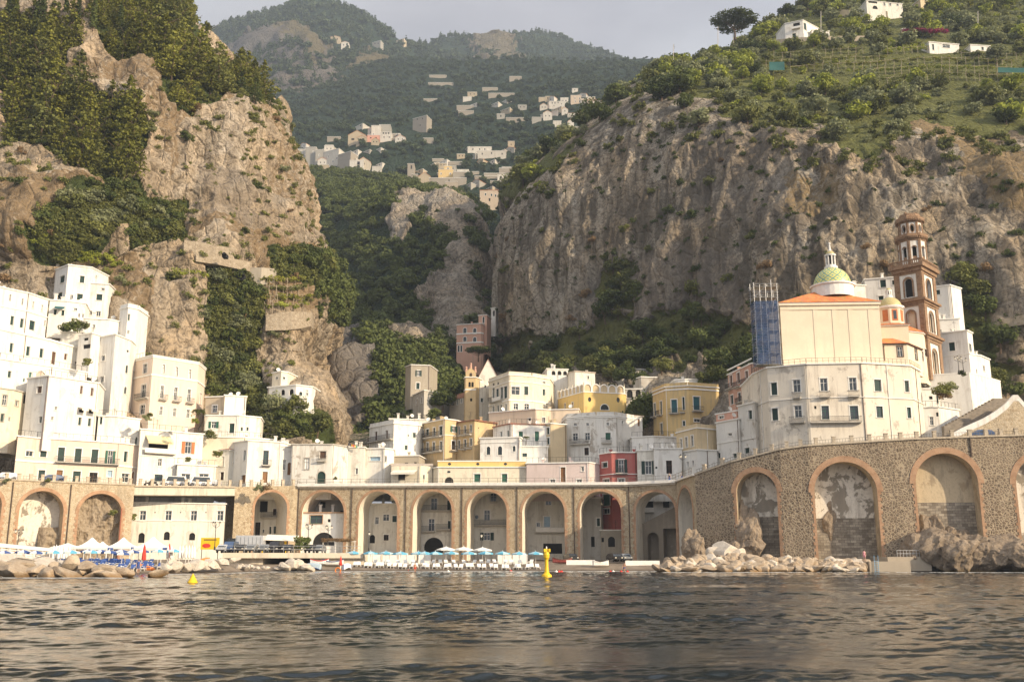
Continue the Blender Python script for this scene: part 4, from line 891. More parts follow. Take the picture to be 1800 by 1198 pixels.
gold = H('F','palazzo','golden building crowned by a scalloped row of small arches','house','gold',[(180,246),(386,235),(710,238)],400,580,[('e',26,40,(434,458)),('e',26,40,(660,461)),('a',64,44,(553,518)),('u',10,40,(300,500),(240,510))],12,'flat',ext=9,eave=.12)
H('F','house','long grey house under a dark green tarpaulin roof at the cliff foot','house','grey',[(478,268),(688,258),(1020,262)],212,345,[('d',34,76,(723,275)),('t',26,34,(828,275)),('n',20,40,(520,302),(575,295),(630,290))],9,'flat',ext=8,clutter=2)
H('F','house','grey house with a flat roof and blind arches behind the tall yellow house','house','grey',[(778,248),(842,244),(1105,246)],282,560,[('n',26,50,(910,380)),('q',44,60,(752,405),(818,402))] and [('n',26,50,(910,380))],8,'flat',ext=6,clutter=1)
H('F','house','small grey house with a red eave at the foot of the right cliff','house','grey',[(965,262),(1110,258),(1275,260)],216,300,[('t',16,34,(1048,252),(1092,246))],8,'flat',ext=8,clutter=2,roofmat=M_TILE2)
H('F','wall','ruined grey wall with twin arches beside the golden building','wall','grey',[(710,240),(845,240)],378,560,[('q',44,62,(752,412)),('q',40,60,(818,408)),('o',26,24,(748,516))],2.5,'flat',ext=6)
H('F','house','tall yellow house with teal blinds and white railings','house','yellow',[(930,232),(1030,225),(1215,223),(1452,226)],352,770,[('n',16,108,(950,542)),('n',16,106,(1000,524)),('t',46,104,(1103,510)),('n',17,100,(1177,488)),('t',52,104,(1281,488)),('n',18,90,(1003,690)),('n',20,40,(1180,646)),('d',50,24,(1285,624)),
 ('bal',1065,1140,566),('bal',1150,1190,560),('bal',1242,1324,548),('bal',930,966,596),('bal',980,1010,580),('band',1100,385,.3)],11,'par',ext=7,clutter=2)
H('F','house','white roof cabin with railings on top of the tall yellow house','house','white',[(1108,231),(1186,230),(1440,232)],300,345,[],6,'terr',ext=1.,clutter=1)
H('F','house','low yellow wing right of the tall yellow house','house','yellow',[(1430,228),(1496,229)],434,640,[],6,'flat',ext=6)
H('F','house','flaking white palace with faded wall paintings and two balcony windows','house','worn',[(252,217),(480,214),(640,214),(786,219)],590,900,[('d',24,26,(320,656)),('d',22,26,(417,654),(578,650)),('d',42,60,(320,754)),('d',40,60,(416,750)),('g',42,58,(580,748)),('n',12,26,(692,638)),('K',36,60,(410,868)),('g',34,36,(581,896)),('bal',286,440,808),('bal',526,606,800),('band',370,608,.2)],9,'par',ext=6,clutter=2)
H('F','house','peach house with a shuttered door below the cream palazzo terrace','house','peach',[(0,228),(346,226)],536,660,[('N',30,52,(85,624))],8,'flat',ext=6)
H('F','house','narrow ochre house squeezed left of the flaking palace','house','tan',[(90,214),(125,213),(250,215)],650,830,[('n',22,54,(105,706),(106,786))],7,'flat',ext=5,clutter=2)
H('F','house','small house with a bright orange eave in front of the dark trees','house','white',[(784,222),(850,223)],590,680,[('D',18,56,(822,640))],6,'hip',ext=4,ridge_y=.8)
H('F','house','long low white garden wall house under the tall yellow house','house','white',[(766,213),(940,211),(1160,213)],752,870,[],7,'terr',ext=5,clutter=1)
H('G','house','long cream house with a golden parapet and round windows on the promenade','house','cream',[(195,206),(230,203),(752,203)],72,176,[('g',38,48,(463,132)),('g',33,50,(623,132)),('e',20,14,(296,96)),('q',50,40,(298,146))],9,'flat',ext=3,clutter=1,kref=1)
par = H('G','parapet_wall','golden roof parapet wall pierced by three oval holes','wall','gold',[(232,203.6),(748,203.6)],36,66,[('e',20,16,(300,50)),('e',20,16,(466,50)),('e',20,16,(628,50))],1.2,'flat',ext=0.,eave=.1)
H('G','house','small yellow shop house with a striped awning left of the cream promenade house','house','cream',[(-40,204),(130,203),(200,205)],60,176,[('o',40,46,(20,122)),('n',10,26,(150,126)),('awn',-30,110,86,104,M_AWNW)],8,'gableF',ext=3,ridge_y=.8,roofmat=M_TERR)
H('G','house','long mauve pink house with a single brown door on the promenade','house','mauve',[(752,202),(1118,200),(1178,203)],44,176,[('D',28,86,(966,112)),('d',16,30,(1080,78)),('d',30,20,(905,150),(1060,150))],9,'terr',ext=3,clutter=3)
H('F','house','crimson house with dark shutters and a balcony','house','red',[(510,203),(606,199.5),(808,199.5)],880,1130,[('N',44,104,(685,985)),('d',46,36,(566,1104)),('d',50,40,(685,1104)),('g',56,92,(567,1251)),('d',50,44,(568,1340)),('n',40,40,(555,975)),('bal',636,732,1040),('band',700,1050,.15)],9,'terr',ext=13,clutter=3)
H('F','house','off white house with black shuttered french door right of the crimson house','house','ivory',[(808,198.5),(942,198)],864,1060,[('N',52,104,(899,996))],8,'flat',ext=5,clutter=1)
H('F','house','white house with a black doorway at the start of the rising road','house','white',[(942,197),(1165,197)],850,1060,[('K',46,104,(1063,992)),('o',16,16,(962,996))],8,'terr',ext=5,clutter=1)
H('F','house','tan house with three white windows on a white base','house','tan',[(1118,203),(1282,195),(1438,198)],686,858,[('d',16,82,(1160,808)),('d',19,82,(1201,796)),('d',20,88,(1247,786))],9,'par',ext=.2,clutter=1)
H('F','house','white plinth house under the tan house beside the street lamps','house','white',[(1160,198),(1284,193.4),(1440,195)],858,1010,[('n',24,46,(1456,900)),('d',14,40,(1212,994)),('d',14,40,(1254,980))] and [('d',14,40,(1212,970)),('d',14,40,(1254,960))],9,'flat',ext=5)
H('F','house','plain white house with a tiny window below the salmon attic','house','white',[(1432,196),(1612,190)],614,960,[('d',30,22,(1545,734)),('n',30,36,(1584,902)),('n',26,44,(1457,900)),('band',1500,800,.1)],9,'flat',ext=5)
H('F','house','salmon attic with one small window on the plain white house','house','salmon',[(1432,199),(1600,194)],550,610,[('d',40,24,(1475,598))],6,'flat',ext=.5,clutter=1)
H('F','house','rough grey tower house with one tall window left of the convent','house','worn',[(1605,191),(1735,186)],484,900,[('n',30,72,(1705,578)),('n',40,48,(1680,862)),('band',1650,780,.1)],9,'flat',ext=5,clutter=1)
H('F','house','rose coloured palazzo with brown shutters and iron balconies below the cliff','house','rose',[(1522,212),(1718,199)],176,500,[('b',22,90,(1553,310)),('b',24,88,(1612,288)),('b',22,80,(1678,270)),('n',22,74,(1560,460)),('n',22,74,(1620,440)),('n',22,74,(1685,418)),('bal',1534,1572,372),('bal',1592,1634,358),('bal',1656,1704,332),('bal',1612,1712,470),('band',1600,196,.3)],9,'flat',ext=8,clutter=2)
H('K','villa','rose villa with white trimmed arched windows deep in the gorge','house','rose',[(1207,322),(1334,320),(1348,321)],566,740,[('a',17,30,(1250,602)),('a',17,30,(1302,604)),('a',17,24,(1250,646)),('a',17,24,(1302,648)),('a',9,34,(1217,696),(1231,696)),('band',1270,620,.4),('band',1270,668,.4)],10,'flat',ext=6,clutter=2)
H('K','tower','slim rose tower attached to the villa in the gorge','tower','rose',[(1322,324),(1366,323)],520,600,[('a',10,34,(1348,545))],6,'flat',ext=8)
H('K','house','small white arched house front under the right cliff edge in the gorge','house','white',[(1388,332),(1412,331)],482,540,[('q',10,30,(1402,510))],5,'flat',ext=6)
# scalloped crown of the golden building
root = gold['root']
for fi, n in ((0, 7), (1, 5)):
    fr = gold['frs'][fi]; z = gold['zt']+.22; st = fr.L/n; r = st*.40
    mb = MB(); fill = MB(); fin_ = MB()
    for k in range(n):
        m = st*(k+.5); 
        for q in range(10):
            t0, t1 = pi*q/10, pi*(q+1)/10; pts = []
            for dd in (-.3, .05):
                for rr, tt in ((r, t0), (r+.22, t0), (r+.22, t1), (r, t1)): pts.append(fr.at(m+rr*cos(tt), z+.9+rr*sin(tt), dd))
            mb.hexa(pts)
        fr.box(mb, m-r-.2, m-r, z, z+.9, -.3, .05); fr.box(mb, m+r, m+r+.2, z, z+.9, -.3, .05)
        fill.poly([fr.at(m-r, z, -.2), fr.at(m+r, z, -.2)]+[fr.at(m+r*cos(t), z+.9+r*sin(t), -.2) for t in np.linspace(0, pi, 12)])
    for k in range(n+1): p = fr.at(st*k, z+1.5, -.12); fin_ = MB(); fin_.cone(p, .13, .02, .9, 6); fr.box(fin_, st*k-.1, st*k+.1, z, z+1.5, -.25, .0); fin_.build('finial', PL['cream'], root)
    mb.build('scalloped_arch', M_WFR, root); fill.build('arch_panel', PL['tan'], root)
# the long cream house's moulding, the gabled bell tower
def bell_gable():
    T = TR['E']; f = lambda x, y: (T[0]+x/T[2], T[1]+y/T[2]); Y = 250
    i = H('E','bell_tower','slender ochre bell tower with a pierced gable top','bell tower','ochre',[(960,252),(972,Y),(1070,Y)],345,640,[('q',22,50,(1010,411)),('q',22,50,(1038,411)),('q',20,30,(1025,556)),('band',1010,465,.3)],4,'flat',ext=6)
    fr = i['frs'][1]; z = i['zt']+.22; s = fr.L; mb = MB(); h = P(*f(1020,250),Y).z-z
    opening_wall(mb, fr, z, z+h*.52, [(s*.36,s*.64,z+h*.05,z+h*.45,1)], .6); mb.poly([fr.at(0, z+h*.52), fr.at(s, z+h*.52), fr.at(s*.5, z+h)])
    mb.poly([fr.at(0, z, -.6), fr.at(s*.36, z, -.6), fr.at(s*.36, z+h*.5, -.6), fr.at(s*.64, z+h*.5, -.6), fr.at(s*.64, z, -.6), fr.at(s, z, -.6), fr.at(s, z+h*.52, -.6), fr.at(s*.5, z+h, -.6), fr.at(0, z+h*.52, -.6)])
    for a, b in (((0, h*.52), (.5*s, h)), ((.5*s, h), (s, h*.52)), ((0, 0), (0, h*.52)), ((s, 0), (s, h*.52))): mb.poly([fr.at(a[0], z+a[1]), fr.at(b[0], z+b[1]), fr.at(b[0], z+b[1], -.6), fr.at(a[0], z+a[1], -.6)])
    g = mb.build('gable', PL['ochre'], i['root']); mb = MB()
    for x, dz in ((.06, .62), (.5, 1.02), (.94, .62)): p = fr.at(s*x, z+h*dz-.3, -.3); mb.cone(p, .32, .22, 1.1, 6); mb.ball((p.x, p.y, p.z+1.3), .28, 8, 5)
    mb.build('pinnacle', PL['rose'], g)
bell_gable()
# ---- far villages
RECTS = []
def landY(px, py, SS=None):
    SS = SS or (SCc, SD)
    best = 1e9
    for S in SS:
        d = (S['px']-px)**2+(S['py']-py)**2; k = int(np.argmin(d))
        if d.ravel()[k] < 120: best = min(best, S['pos'].reshape(-1, 3)[k][1])
    return best
FARM = {k: plaster('shaded_far_'+k, c, .5, patch=.4) for k, c in (('white',(.60,.56,.48)),('ivory',(.54,.50,.42)),('cream',(.54,.47,.35)),('grey',(.36,.34,.29)),('tan',(.45,.37,.25)),('stone',(.33,.29,.23)),('peach',(.56,.45,.33)),('beige',(.42,.35,.26)))}  # darker copies of the house plasters; cloud shade over far houses put into colour
def far(T, label, mat, x0, x1, y0, y1, Y, wins=(), roof='flat', nm='house', cat='house', Y1=None, **k):
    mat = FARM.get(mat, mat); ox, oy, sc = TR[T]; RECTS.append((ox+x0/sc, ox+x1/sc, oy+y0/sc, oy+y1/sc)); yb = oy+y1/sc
    ys = [landY(ox+x/sc, yb+1) for x in (x0, (x0+x1)/2, x1)]; Y0 = min(ys)-1.5
    if Y0 > 5000: Y0 = Y
    if Y > Y0-4 and Y0 < 5000: Y = Y0
    Y = Y0
    return H(T, nm, label, cat, mat, [(x0, Y+(Y1-Y0*0-790 if False else (8 if Y1 else 0))), (x1, Y)], y0, y1, wins, 12, roof, ext=.008*Y, **k)
V_ = 'V'
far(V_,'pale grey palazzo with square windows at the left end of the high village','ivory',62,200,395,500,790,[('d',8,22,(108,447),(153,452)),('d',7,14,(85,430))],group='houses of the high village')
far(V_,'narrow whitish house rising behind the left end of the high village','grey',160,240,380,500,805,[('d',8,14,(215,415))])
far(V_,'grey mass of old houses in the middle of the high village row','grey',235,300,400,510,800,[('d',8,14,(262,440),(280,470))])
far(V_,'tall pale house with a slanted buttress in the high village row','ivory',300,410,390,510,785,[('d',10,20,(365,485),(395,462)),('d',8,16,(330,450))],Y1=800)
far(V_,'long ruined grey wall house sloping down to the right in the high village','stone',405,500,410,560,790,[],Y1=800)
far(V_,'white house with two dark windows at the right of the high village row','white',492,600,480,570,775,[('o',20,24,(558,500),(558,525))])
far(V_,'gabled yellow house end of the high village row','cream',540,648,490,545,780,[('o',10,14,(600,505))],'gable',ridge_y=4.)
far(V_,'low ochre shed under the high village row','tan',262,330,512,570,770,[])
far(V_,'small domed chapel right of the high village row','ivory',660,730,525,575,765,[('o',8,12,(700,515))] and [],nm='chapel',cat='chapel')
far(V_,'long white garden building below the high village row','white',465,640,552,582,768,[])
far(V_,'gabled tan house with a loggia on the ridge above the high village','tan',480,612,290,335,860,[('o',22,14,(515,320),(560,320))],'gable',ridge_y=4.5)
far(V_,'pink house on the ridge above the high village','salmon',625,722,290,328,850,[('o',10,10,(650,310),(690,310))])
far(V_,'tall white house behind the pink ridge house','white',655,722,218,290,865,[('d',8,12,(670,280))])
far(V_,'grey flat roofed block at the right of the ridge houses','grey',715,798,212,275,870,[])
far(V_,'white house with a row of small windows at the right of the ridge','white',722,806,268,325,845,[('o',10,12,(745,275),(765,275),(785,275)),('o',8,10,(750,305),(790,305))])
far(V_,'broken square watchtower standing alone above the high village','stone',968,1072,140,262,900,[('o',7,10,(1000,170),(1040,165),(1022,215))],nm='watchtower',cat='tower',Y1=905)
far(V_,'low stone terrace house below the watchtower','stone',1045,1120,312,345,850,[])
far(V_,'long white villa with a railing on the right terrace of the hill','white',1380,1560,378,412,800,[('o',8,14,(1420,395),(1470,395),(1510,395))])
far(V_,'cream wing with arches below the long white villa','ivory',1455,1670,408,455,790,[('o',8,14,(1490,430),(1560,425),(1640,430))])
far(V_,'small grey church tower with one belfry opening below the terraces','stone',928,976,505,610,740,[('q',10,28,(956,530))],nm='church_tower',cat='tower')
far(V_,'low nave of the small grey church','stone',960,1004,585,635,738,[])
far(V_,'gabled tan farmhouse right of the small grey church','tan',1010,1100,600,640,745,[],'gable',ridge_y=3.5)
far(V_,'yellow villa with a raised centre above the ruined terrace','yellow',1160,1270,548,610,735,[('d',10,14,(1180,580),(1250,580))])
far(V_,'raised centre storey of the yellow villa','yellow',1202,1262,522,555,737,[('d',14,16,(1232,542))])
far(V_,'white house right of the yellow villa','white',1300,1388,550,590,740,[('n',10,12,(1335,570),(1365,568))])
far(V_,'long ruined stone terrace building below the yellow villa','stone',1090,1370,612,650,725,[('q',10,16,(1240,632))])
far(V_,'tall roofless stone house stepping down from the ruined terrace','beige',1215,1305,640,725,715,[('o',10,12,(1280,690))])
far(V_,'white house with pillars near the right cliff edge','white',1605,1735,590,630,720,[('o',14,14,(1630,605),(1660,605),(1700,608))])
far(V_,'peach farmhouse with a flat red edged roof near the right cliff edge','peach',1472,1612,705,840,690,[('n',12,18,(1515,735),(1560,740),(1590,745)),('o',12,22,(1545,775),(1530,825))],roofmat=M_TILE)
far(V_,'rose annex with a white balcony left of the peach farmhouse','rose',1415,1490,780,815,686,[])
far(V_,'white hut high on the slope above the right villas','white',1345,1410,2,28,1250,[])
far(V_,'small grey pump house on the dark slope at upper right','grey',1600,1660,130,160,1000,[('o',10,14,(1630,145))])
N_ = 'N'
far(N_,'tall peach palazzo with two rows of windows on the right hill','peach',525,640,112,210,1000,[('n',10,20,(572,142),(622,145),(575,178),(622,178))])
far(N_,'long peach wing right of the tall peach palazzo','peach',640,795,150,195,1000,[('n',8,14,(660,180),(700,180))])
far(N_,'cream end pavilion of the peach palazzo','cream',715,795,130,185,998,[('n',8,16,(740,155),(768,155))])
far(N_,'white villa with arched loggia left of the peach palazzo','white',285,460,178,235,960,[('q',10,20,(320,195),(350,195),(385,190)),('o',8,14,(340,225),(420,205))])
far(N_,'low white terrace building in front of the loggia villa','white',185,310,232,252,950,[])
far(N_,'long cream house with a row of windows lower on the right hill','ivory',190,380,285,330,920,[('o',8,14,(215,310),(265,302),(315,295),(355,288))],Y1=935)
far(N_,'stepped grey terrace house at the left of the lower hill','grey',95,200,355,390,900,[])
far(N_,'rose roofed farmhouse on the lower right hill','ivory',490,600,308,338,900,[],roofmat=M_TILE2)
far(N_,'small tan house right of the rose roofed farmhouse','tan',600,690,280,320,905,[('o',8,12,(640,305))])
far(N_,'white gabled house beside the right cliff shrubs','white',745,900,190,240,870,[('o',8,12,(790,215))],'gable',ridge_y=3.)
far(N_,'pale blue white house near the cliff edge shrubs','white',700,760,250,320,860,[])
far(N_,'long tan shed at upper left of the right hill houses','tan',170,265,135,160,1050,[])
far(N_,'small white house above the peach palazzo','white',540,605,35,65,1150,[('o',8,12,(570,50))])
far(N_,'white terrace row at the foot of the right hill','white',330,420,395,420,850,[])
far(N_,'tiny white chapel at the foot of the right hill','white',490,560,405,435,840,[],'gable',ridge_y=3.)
def HX(T, nm, label, cat, mat, chain, top, base, wins, dep, roof, **k):
    ox, oy, sc = TR[T]; ys = [landY(ox+c[0]/sc, oy+base/sc, (SE,)) for c in chain]; d = min(ys)-min(c[1] for c in chain)-1.
    RECTS.append((ox+chain[0][0]/sc, ox+chain[-1][0]/sc, oy+top/sc, oy+base/sc))
    return H(T, nm, label, cat, mat, [(c[0], c[1]+d) for c in chain], top, base, wins, dep, roof, **k)
FR = random.Random(12); LBS = (('white','tiny white house among the terraces of the far hillside'),('ivory','tiny cream house among the terraces of the far hillside'),('tan','tiny tan house among the terraces of the far hillside'),('grey','tiny grey house among the terraces of the far hillside'))
for x0, x1, y0, y1, n in ((520,660,246,300,13),(600,700,222,250,6),(690,830,290,325,8),(800,905,255,300,9),(940,1070,168,228,16),(790,900,320,345,5),(540,720,70,90,4),(800,960,165,215,7)):
    for _ in range(n):
        px, py = FR.uniform(x0, x1), FR.uniform(y0, y1); w, h = FR.uniform(9, 20), FR.uniform(5, 11); m, lb = FR.choice(LBS)
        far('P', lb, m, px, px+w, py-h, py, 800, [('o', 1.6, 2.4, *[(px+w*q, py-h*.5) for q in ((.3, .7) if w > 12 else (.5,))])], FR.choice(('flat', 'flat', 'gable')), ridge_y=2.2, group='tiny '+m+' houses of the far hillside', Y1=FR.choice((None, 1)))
for x0, x1, y0, y1, n in ((560,700,235,250,3),(680,900,262,330,13),(740,960,120,210,9),(930,1080,180,240,6)):
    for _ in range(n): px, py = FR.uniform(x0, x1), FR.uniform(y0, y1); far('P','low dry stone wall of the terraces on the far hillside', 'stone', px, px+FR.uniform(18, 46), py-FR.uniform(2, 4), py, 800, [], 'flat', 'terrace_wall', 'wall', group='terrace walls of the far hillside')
# hilltop houses on the right
HX('X','villa','white cube villa with a square dark window on the right hilltop','house','white',[(152,352),(278,349),(385,356)],140,268,[('o',46,42,(236,179)),('n',18,46,(294,184)),('n',26,28,(219,244)),('balS',205,262,200)],9,'terr',ext=4)
HX('X','house','low white garage wing with parked car right of the white cube villa','house','white',[(340,352),(460,353)],208,262,[('o',90,24,(410,240))],6,'flat',ext=4)
HX('X','villa','large cream villa half hidden by trees at the top of the frame','house','ivory',[(715,402),(960,405)],5,125,[('o',60,14,(760,16)),('q',34,24,(776,52)),('d',14,22,(840,30),(880,30),(930,32))],10,'flat',ext=5)
HX('X','house','tan gabled house end at the very top of the right hill','house','tan',[(1085,415),(1165,418)],-6,50,[('o',12,16,(1130,20))],8,'flat',ext=5)
HX('X','house','white bungalow under a flowering pergola on the right hill','house','white',[(1145,334),(1350,336)],290,360,[('d',50,24,(1265,318)),('n',14,40,(1175,325))],8,'flat',ext=4)
HX('X','house','small white annex right of the flowering pergola','house','white',[(1430,337),(1565,338)],310,352,[('n',16,22,(1515,335))],7,'flat',ext=4)
HX('X','house','tiny stone hut with a window above the bougainvillea','house','beige',[(955,348),(1000,347)],196,240,[('o',8,12,(985,212))],5,'flat',ext=4)
def clear(p):
    if not len(p): return p
    x, y = proj(p); m = np.ones(len(p), bool)
    for x0, x1, y0, y1 in RECTS: m &= ~((x > x0-3) & (x < x1+3) & (y > y0-2) & (y < y1+(y1-y0)*.12+5))
    return p[m]
stuff('village_woodland', 'bluish green woods and orchards round the high village', 'woodland', clear(np.concatenate([pick(SCc, [(430,100),(1180,100),(1180,640),(430,640)], 5200, rng), pick(SCc, [(500,330),(900,300),(900,560),(500,560)], 1300, rng)])), ['tree', 'bush', 'tree'], .45, 1.0, LF_FAR, rng, .13, 2.5)
stuff('mountain_woodland', 'hazy blue green forest over the far mountains', 'woodland', np.concatenate([clear(pick(SD, [(250,-20),(1300,-20),(1300,420),(250,420)], 13500, rng, .5, 0, 'pix')), pick(SD, ROCK_D[0][1], 420, rng), pick(SD, ROCK_D[1][1], 160, rng), pick(SD, ROCK_D[2][1], 120, rng)]), ['tree', 'bush', 'pine'], .9, 1.7, LF_FAR, rng, .065, 3.6)
VINE = [(1340,92),(1810,84),(1810,152),(1340,156)]
def thin(p):
    x, y = proj(p); m = inpoly(x, y, VINE) & (rng.random(len(p)) < .8); return p[~m]
for nm_, lab_, m_, n_ in (('hilltop_scrub','grey green olive scrub covering the top of the right cliff',LF_OLIVE,1500),('hilltop_scrub','yellow green scrub covering the top of the right cliff',LF_LIME,750),('hilltop_scrub','mid green scrub covering the top of the right cliff',LF_BUSH,1100)): stuff(nm_, lab_, 'scrub', thin(clear(pick(SE, HT, n_, rng, .4))), ['bush', 'bush', 'bush', 'tree'], .5, 1.15, m_, rng, .3, 1.5)
for p in thin(clear(pick(SE, [(1180,150),(1260,100),(1800,40),(1800,240),(1300,190)], 110, rng, None, 4.5))):
    plant(rnd.choice(('tree', 'bush')), p-np.array([0, 0, .4]), rnd.uniform(.7, 1.2), 'garden_tree', 'leafy garden tree among the terraces on top of the right cliff', 'tree', 'garden trees on the right hilltop', rnd.choice((LF_BUSH, LF_OLIVE, LF_LIME, LF_OLIVE, LF_DARK)))
# ================= road viaduct, sea walls, church =================
def masonry(name, s1, s2, s3, mortar, sc=1.6, stain=.4, edge=.09):
    t = NT(name); v = t.geo((sc, sc, sc*1.15)); wob = t.noise(t.geo(), 1.4, 3)
    vc = t.n('ShaderNodeTexVoronoi', {'Vector': v, 'Scale': 1.}).outputs['Color']; sp = t.n('ShaderNodeSeparateColor'); t.lk(vc, sp.inputs[0])
    ve = t.vor(v, 1., 'DISTANCE_TO_EDGE'); big = t.noise(t.geo((.16,)*3), 1., 5, .6); st = t.noise(t.geo((.9, .9, .1)), 1., 5, .6)
    c = t.ramp(sp.outputs[0], [(0., s1), (.5, s2), (1., s3)]); c = t.mix(t.ramp(t.noise(t.geo(), 7, 3), [(.35, .3), (.65, 0.)]), c, (.06, .05, .04))
    e = t.ramp(t.math('ADD', ve, t.math('MULTIPLY', t.math('SUBTRACT', wob, .5), .12)), [(edge*.4, 1.), (edge, 0.)])
    c = t.mix(e, c, mortar); c = t.mix(t.math('MULTIPLY', t.ramp(big, [(.42, 0.), (.7, 1.)]), stain), c, tuple(x*1.1 for x in mortar)); c = t.mix(t.math('MULTIPLY', t.ramp(st, [(.5, 0.), (.72, 1.)]), stain), c, (.14, .115, .085))
    t.bump(t.math('SUBTRACT', 1., e), .7, .10); return t.fin(c, .92, .15)
MS_VIA = masonry('viaduct_masonry', (.34,.25,.15), (.46,.36,.23), (.56,.46,.31), (.50,.41,.28), 2.2)
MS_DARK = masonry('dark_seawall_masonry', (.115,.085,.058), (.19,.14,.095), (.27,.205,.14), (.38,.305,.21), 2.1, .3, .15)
MS_LEFT = masonry('left_wall_masonry', (.42,.32,.20), (.54,.44,.30), (.60,.50,.36), (.54,.44,.30), 2.2)
def brick_mat(name, c1, c2, mortar, sc=2., w=.6, h=.3):
    t = NT(name); co = t.n('ShaderNodeTexCoord'); g = t.n('ShaderNodeNewGeometry'); sx = t.n('ShaderNodeSeparateXYZ'); t.lk(g.outputs['Position'], sx.inputs[0])
    cb = t.n('ShaderNodeCombineXYZ'); t.lk(t.math('ADD', sx.outputs[0], sx.outputs[1]), cb.inputs[0]); t.lk(sx.outputs[2], cb.inputs[1])
    b = t.n('ShaderNodeTexBrick', {'Vector': cb.outputs[0], 'Color1': (*c1, 1), 'Color2': (*c2, 1), 'Mortar': (*mortar, 1), 'Scale': sc, 'Mortar Size': .02, 'Brick Width': w, 'Row Height': h})
    n = t.noise(t.geo(), .7, 5, .65); c = t.mix(t.ramp(n, [(.4, 0.), (.7, .7)]), b.outputs[0], tuple(x*.6 for x in c1)); c = t.mix(t.ramp(t.noise(t.geo(), 3, 5, .7), [(.5, 0.), (.7, .5)]), c, mortar); t.bump(n, .4, .06); return t.fin(c, .9, .15)
M_BRICK = brick_mat('orange_brick', (.37,.205,.115), (.47,.285,.17), (.46,.34,.23), 4., .5, .2)
M_BLOCK = brick_mat('grey_blocks', (.20,.165,.125), (.44,.385,.30), (.11,.09,.07), 1., .8, .42)
M_SOFF = plaster('arch_soffit_plaster', (.80,.73,.60), .45, patch=.25)
M_BACKPL = None; M_BACKTAN = plaster('tan_back_plaster', (.56,.44,.29), .5, patch=.3)
M_LEDGE = plain('white_ledge_stone', (.80,.76,.68), .8, .15); M_ROAD = plain('asphalt', (.06,.06,.058), .95, .3); M_POST = plain('stone_post', (.50,.42,.31), .9, .3, sc=3)
M_PIPE = plain('drain_pipe', (.10,.07,.05), .7, .3); M_RUST = plain('railing_paint', (.20,.17,.13), .7, .3)
def mottled(name, c1, c2, c3, th):
    t = NT(name); n = t.noise(t.geo((.35,.35,.28)), 1., 8, .66, .5); n2 = t.noise(t.geo((.9,.9,.16)), 1., 6, .65); n3 = t.noise(t.geo(), 2.6, 6, .7)
    c = t.mix(t.ramp(n, [(th, 0.), (th+.035, 1.)]), c1, c2); c = t.mix(t.ramp(n2, [(.52, 0.), (.68, .75)]), c, c3); c = t.mix(t.ramp(n3, [(.5, 0.), (.72, .5)]), c, c3); t.bump(n3, .5, .1); return t.fin(c, .92, .15)
M_BACKPL = mottled('peeling_back_plaster', (.72,.66,.56), (.27,.235,.185), (.34,.29,.225), .50); M_BACKTAN = mottled('tan_back_plaster', (.52,.42,.28), (.40,.31,.20), (.27,.22,.155), .52)
def wp(px, Y, py=900): p = P(px, py, Y); return (p.x, p.y)
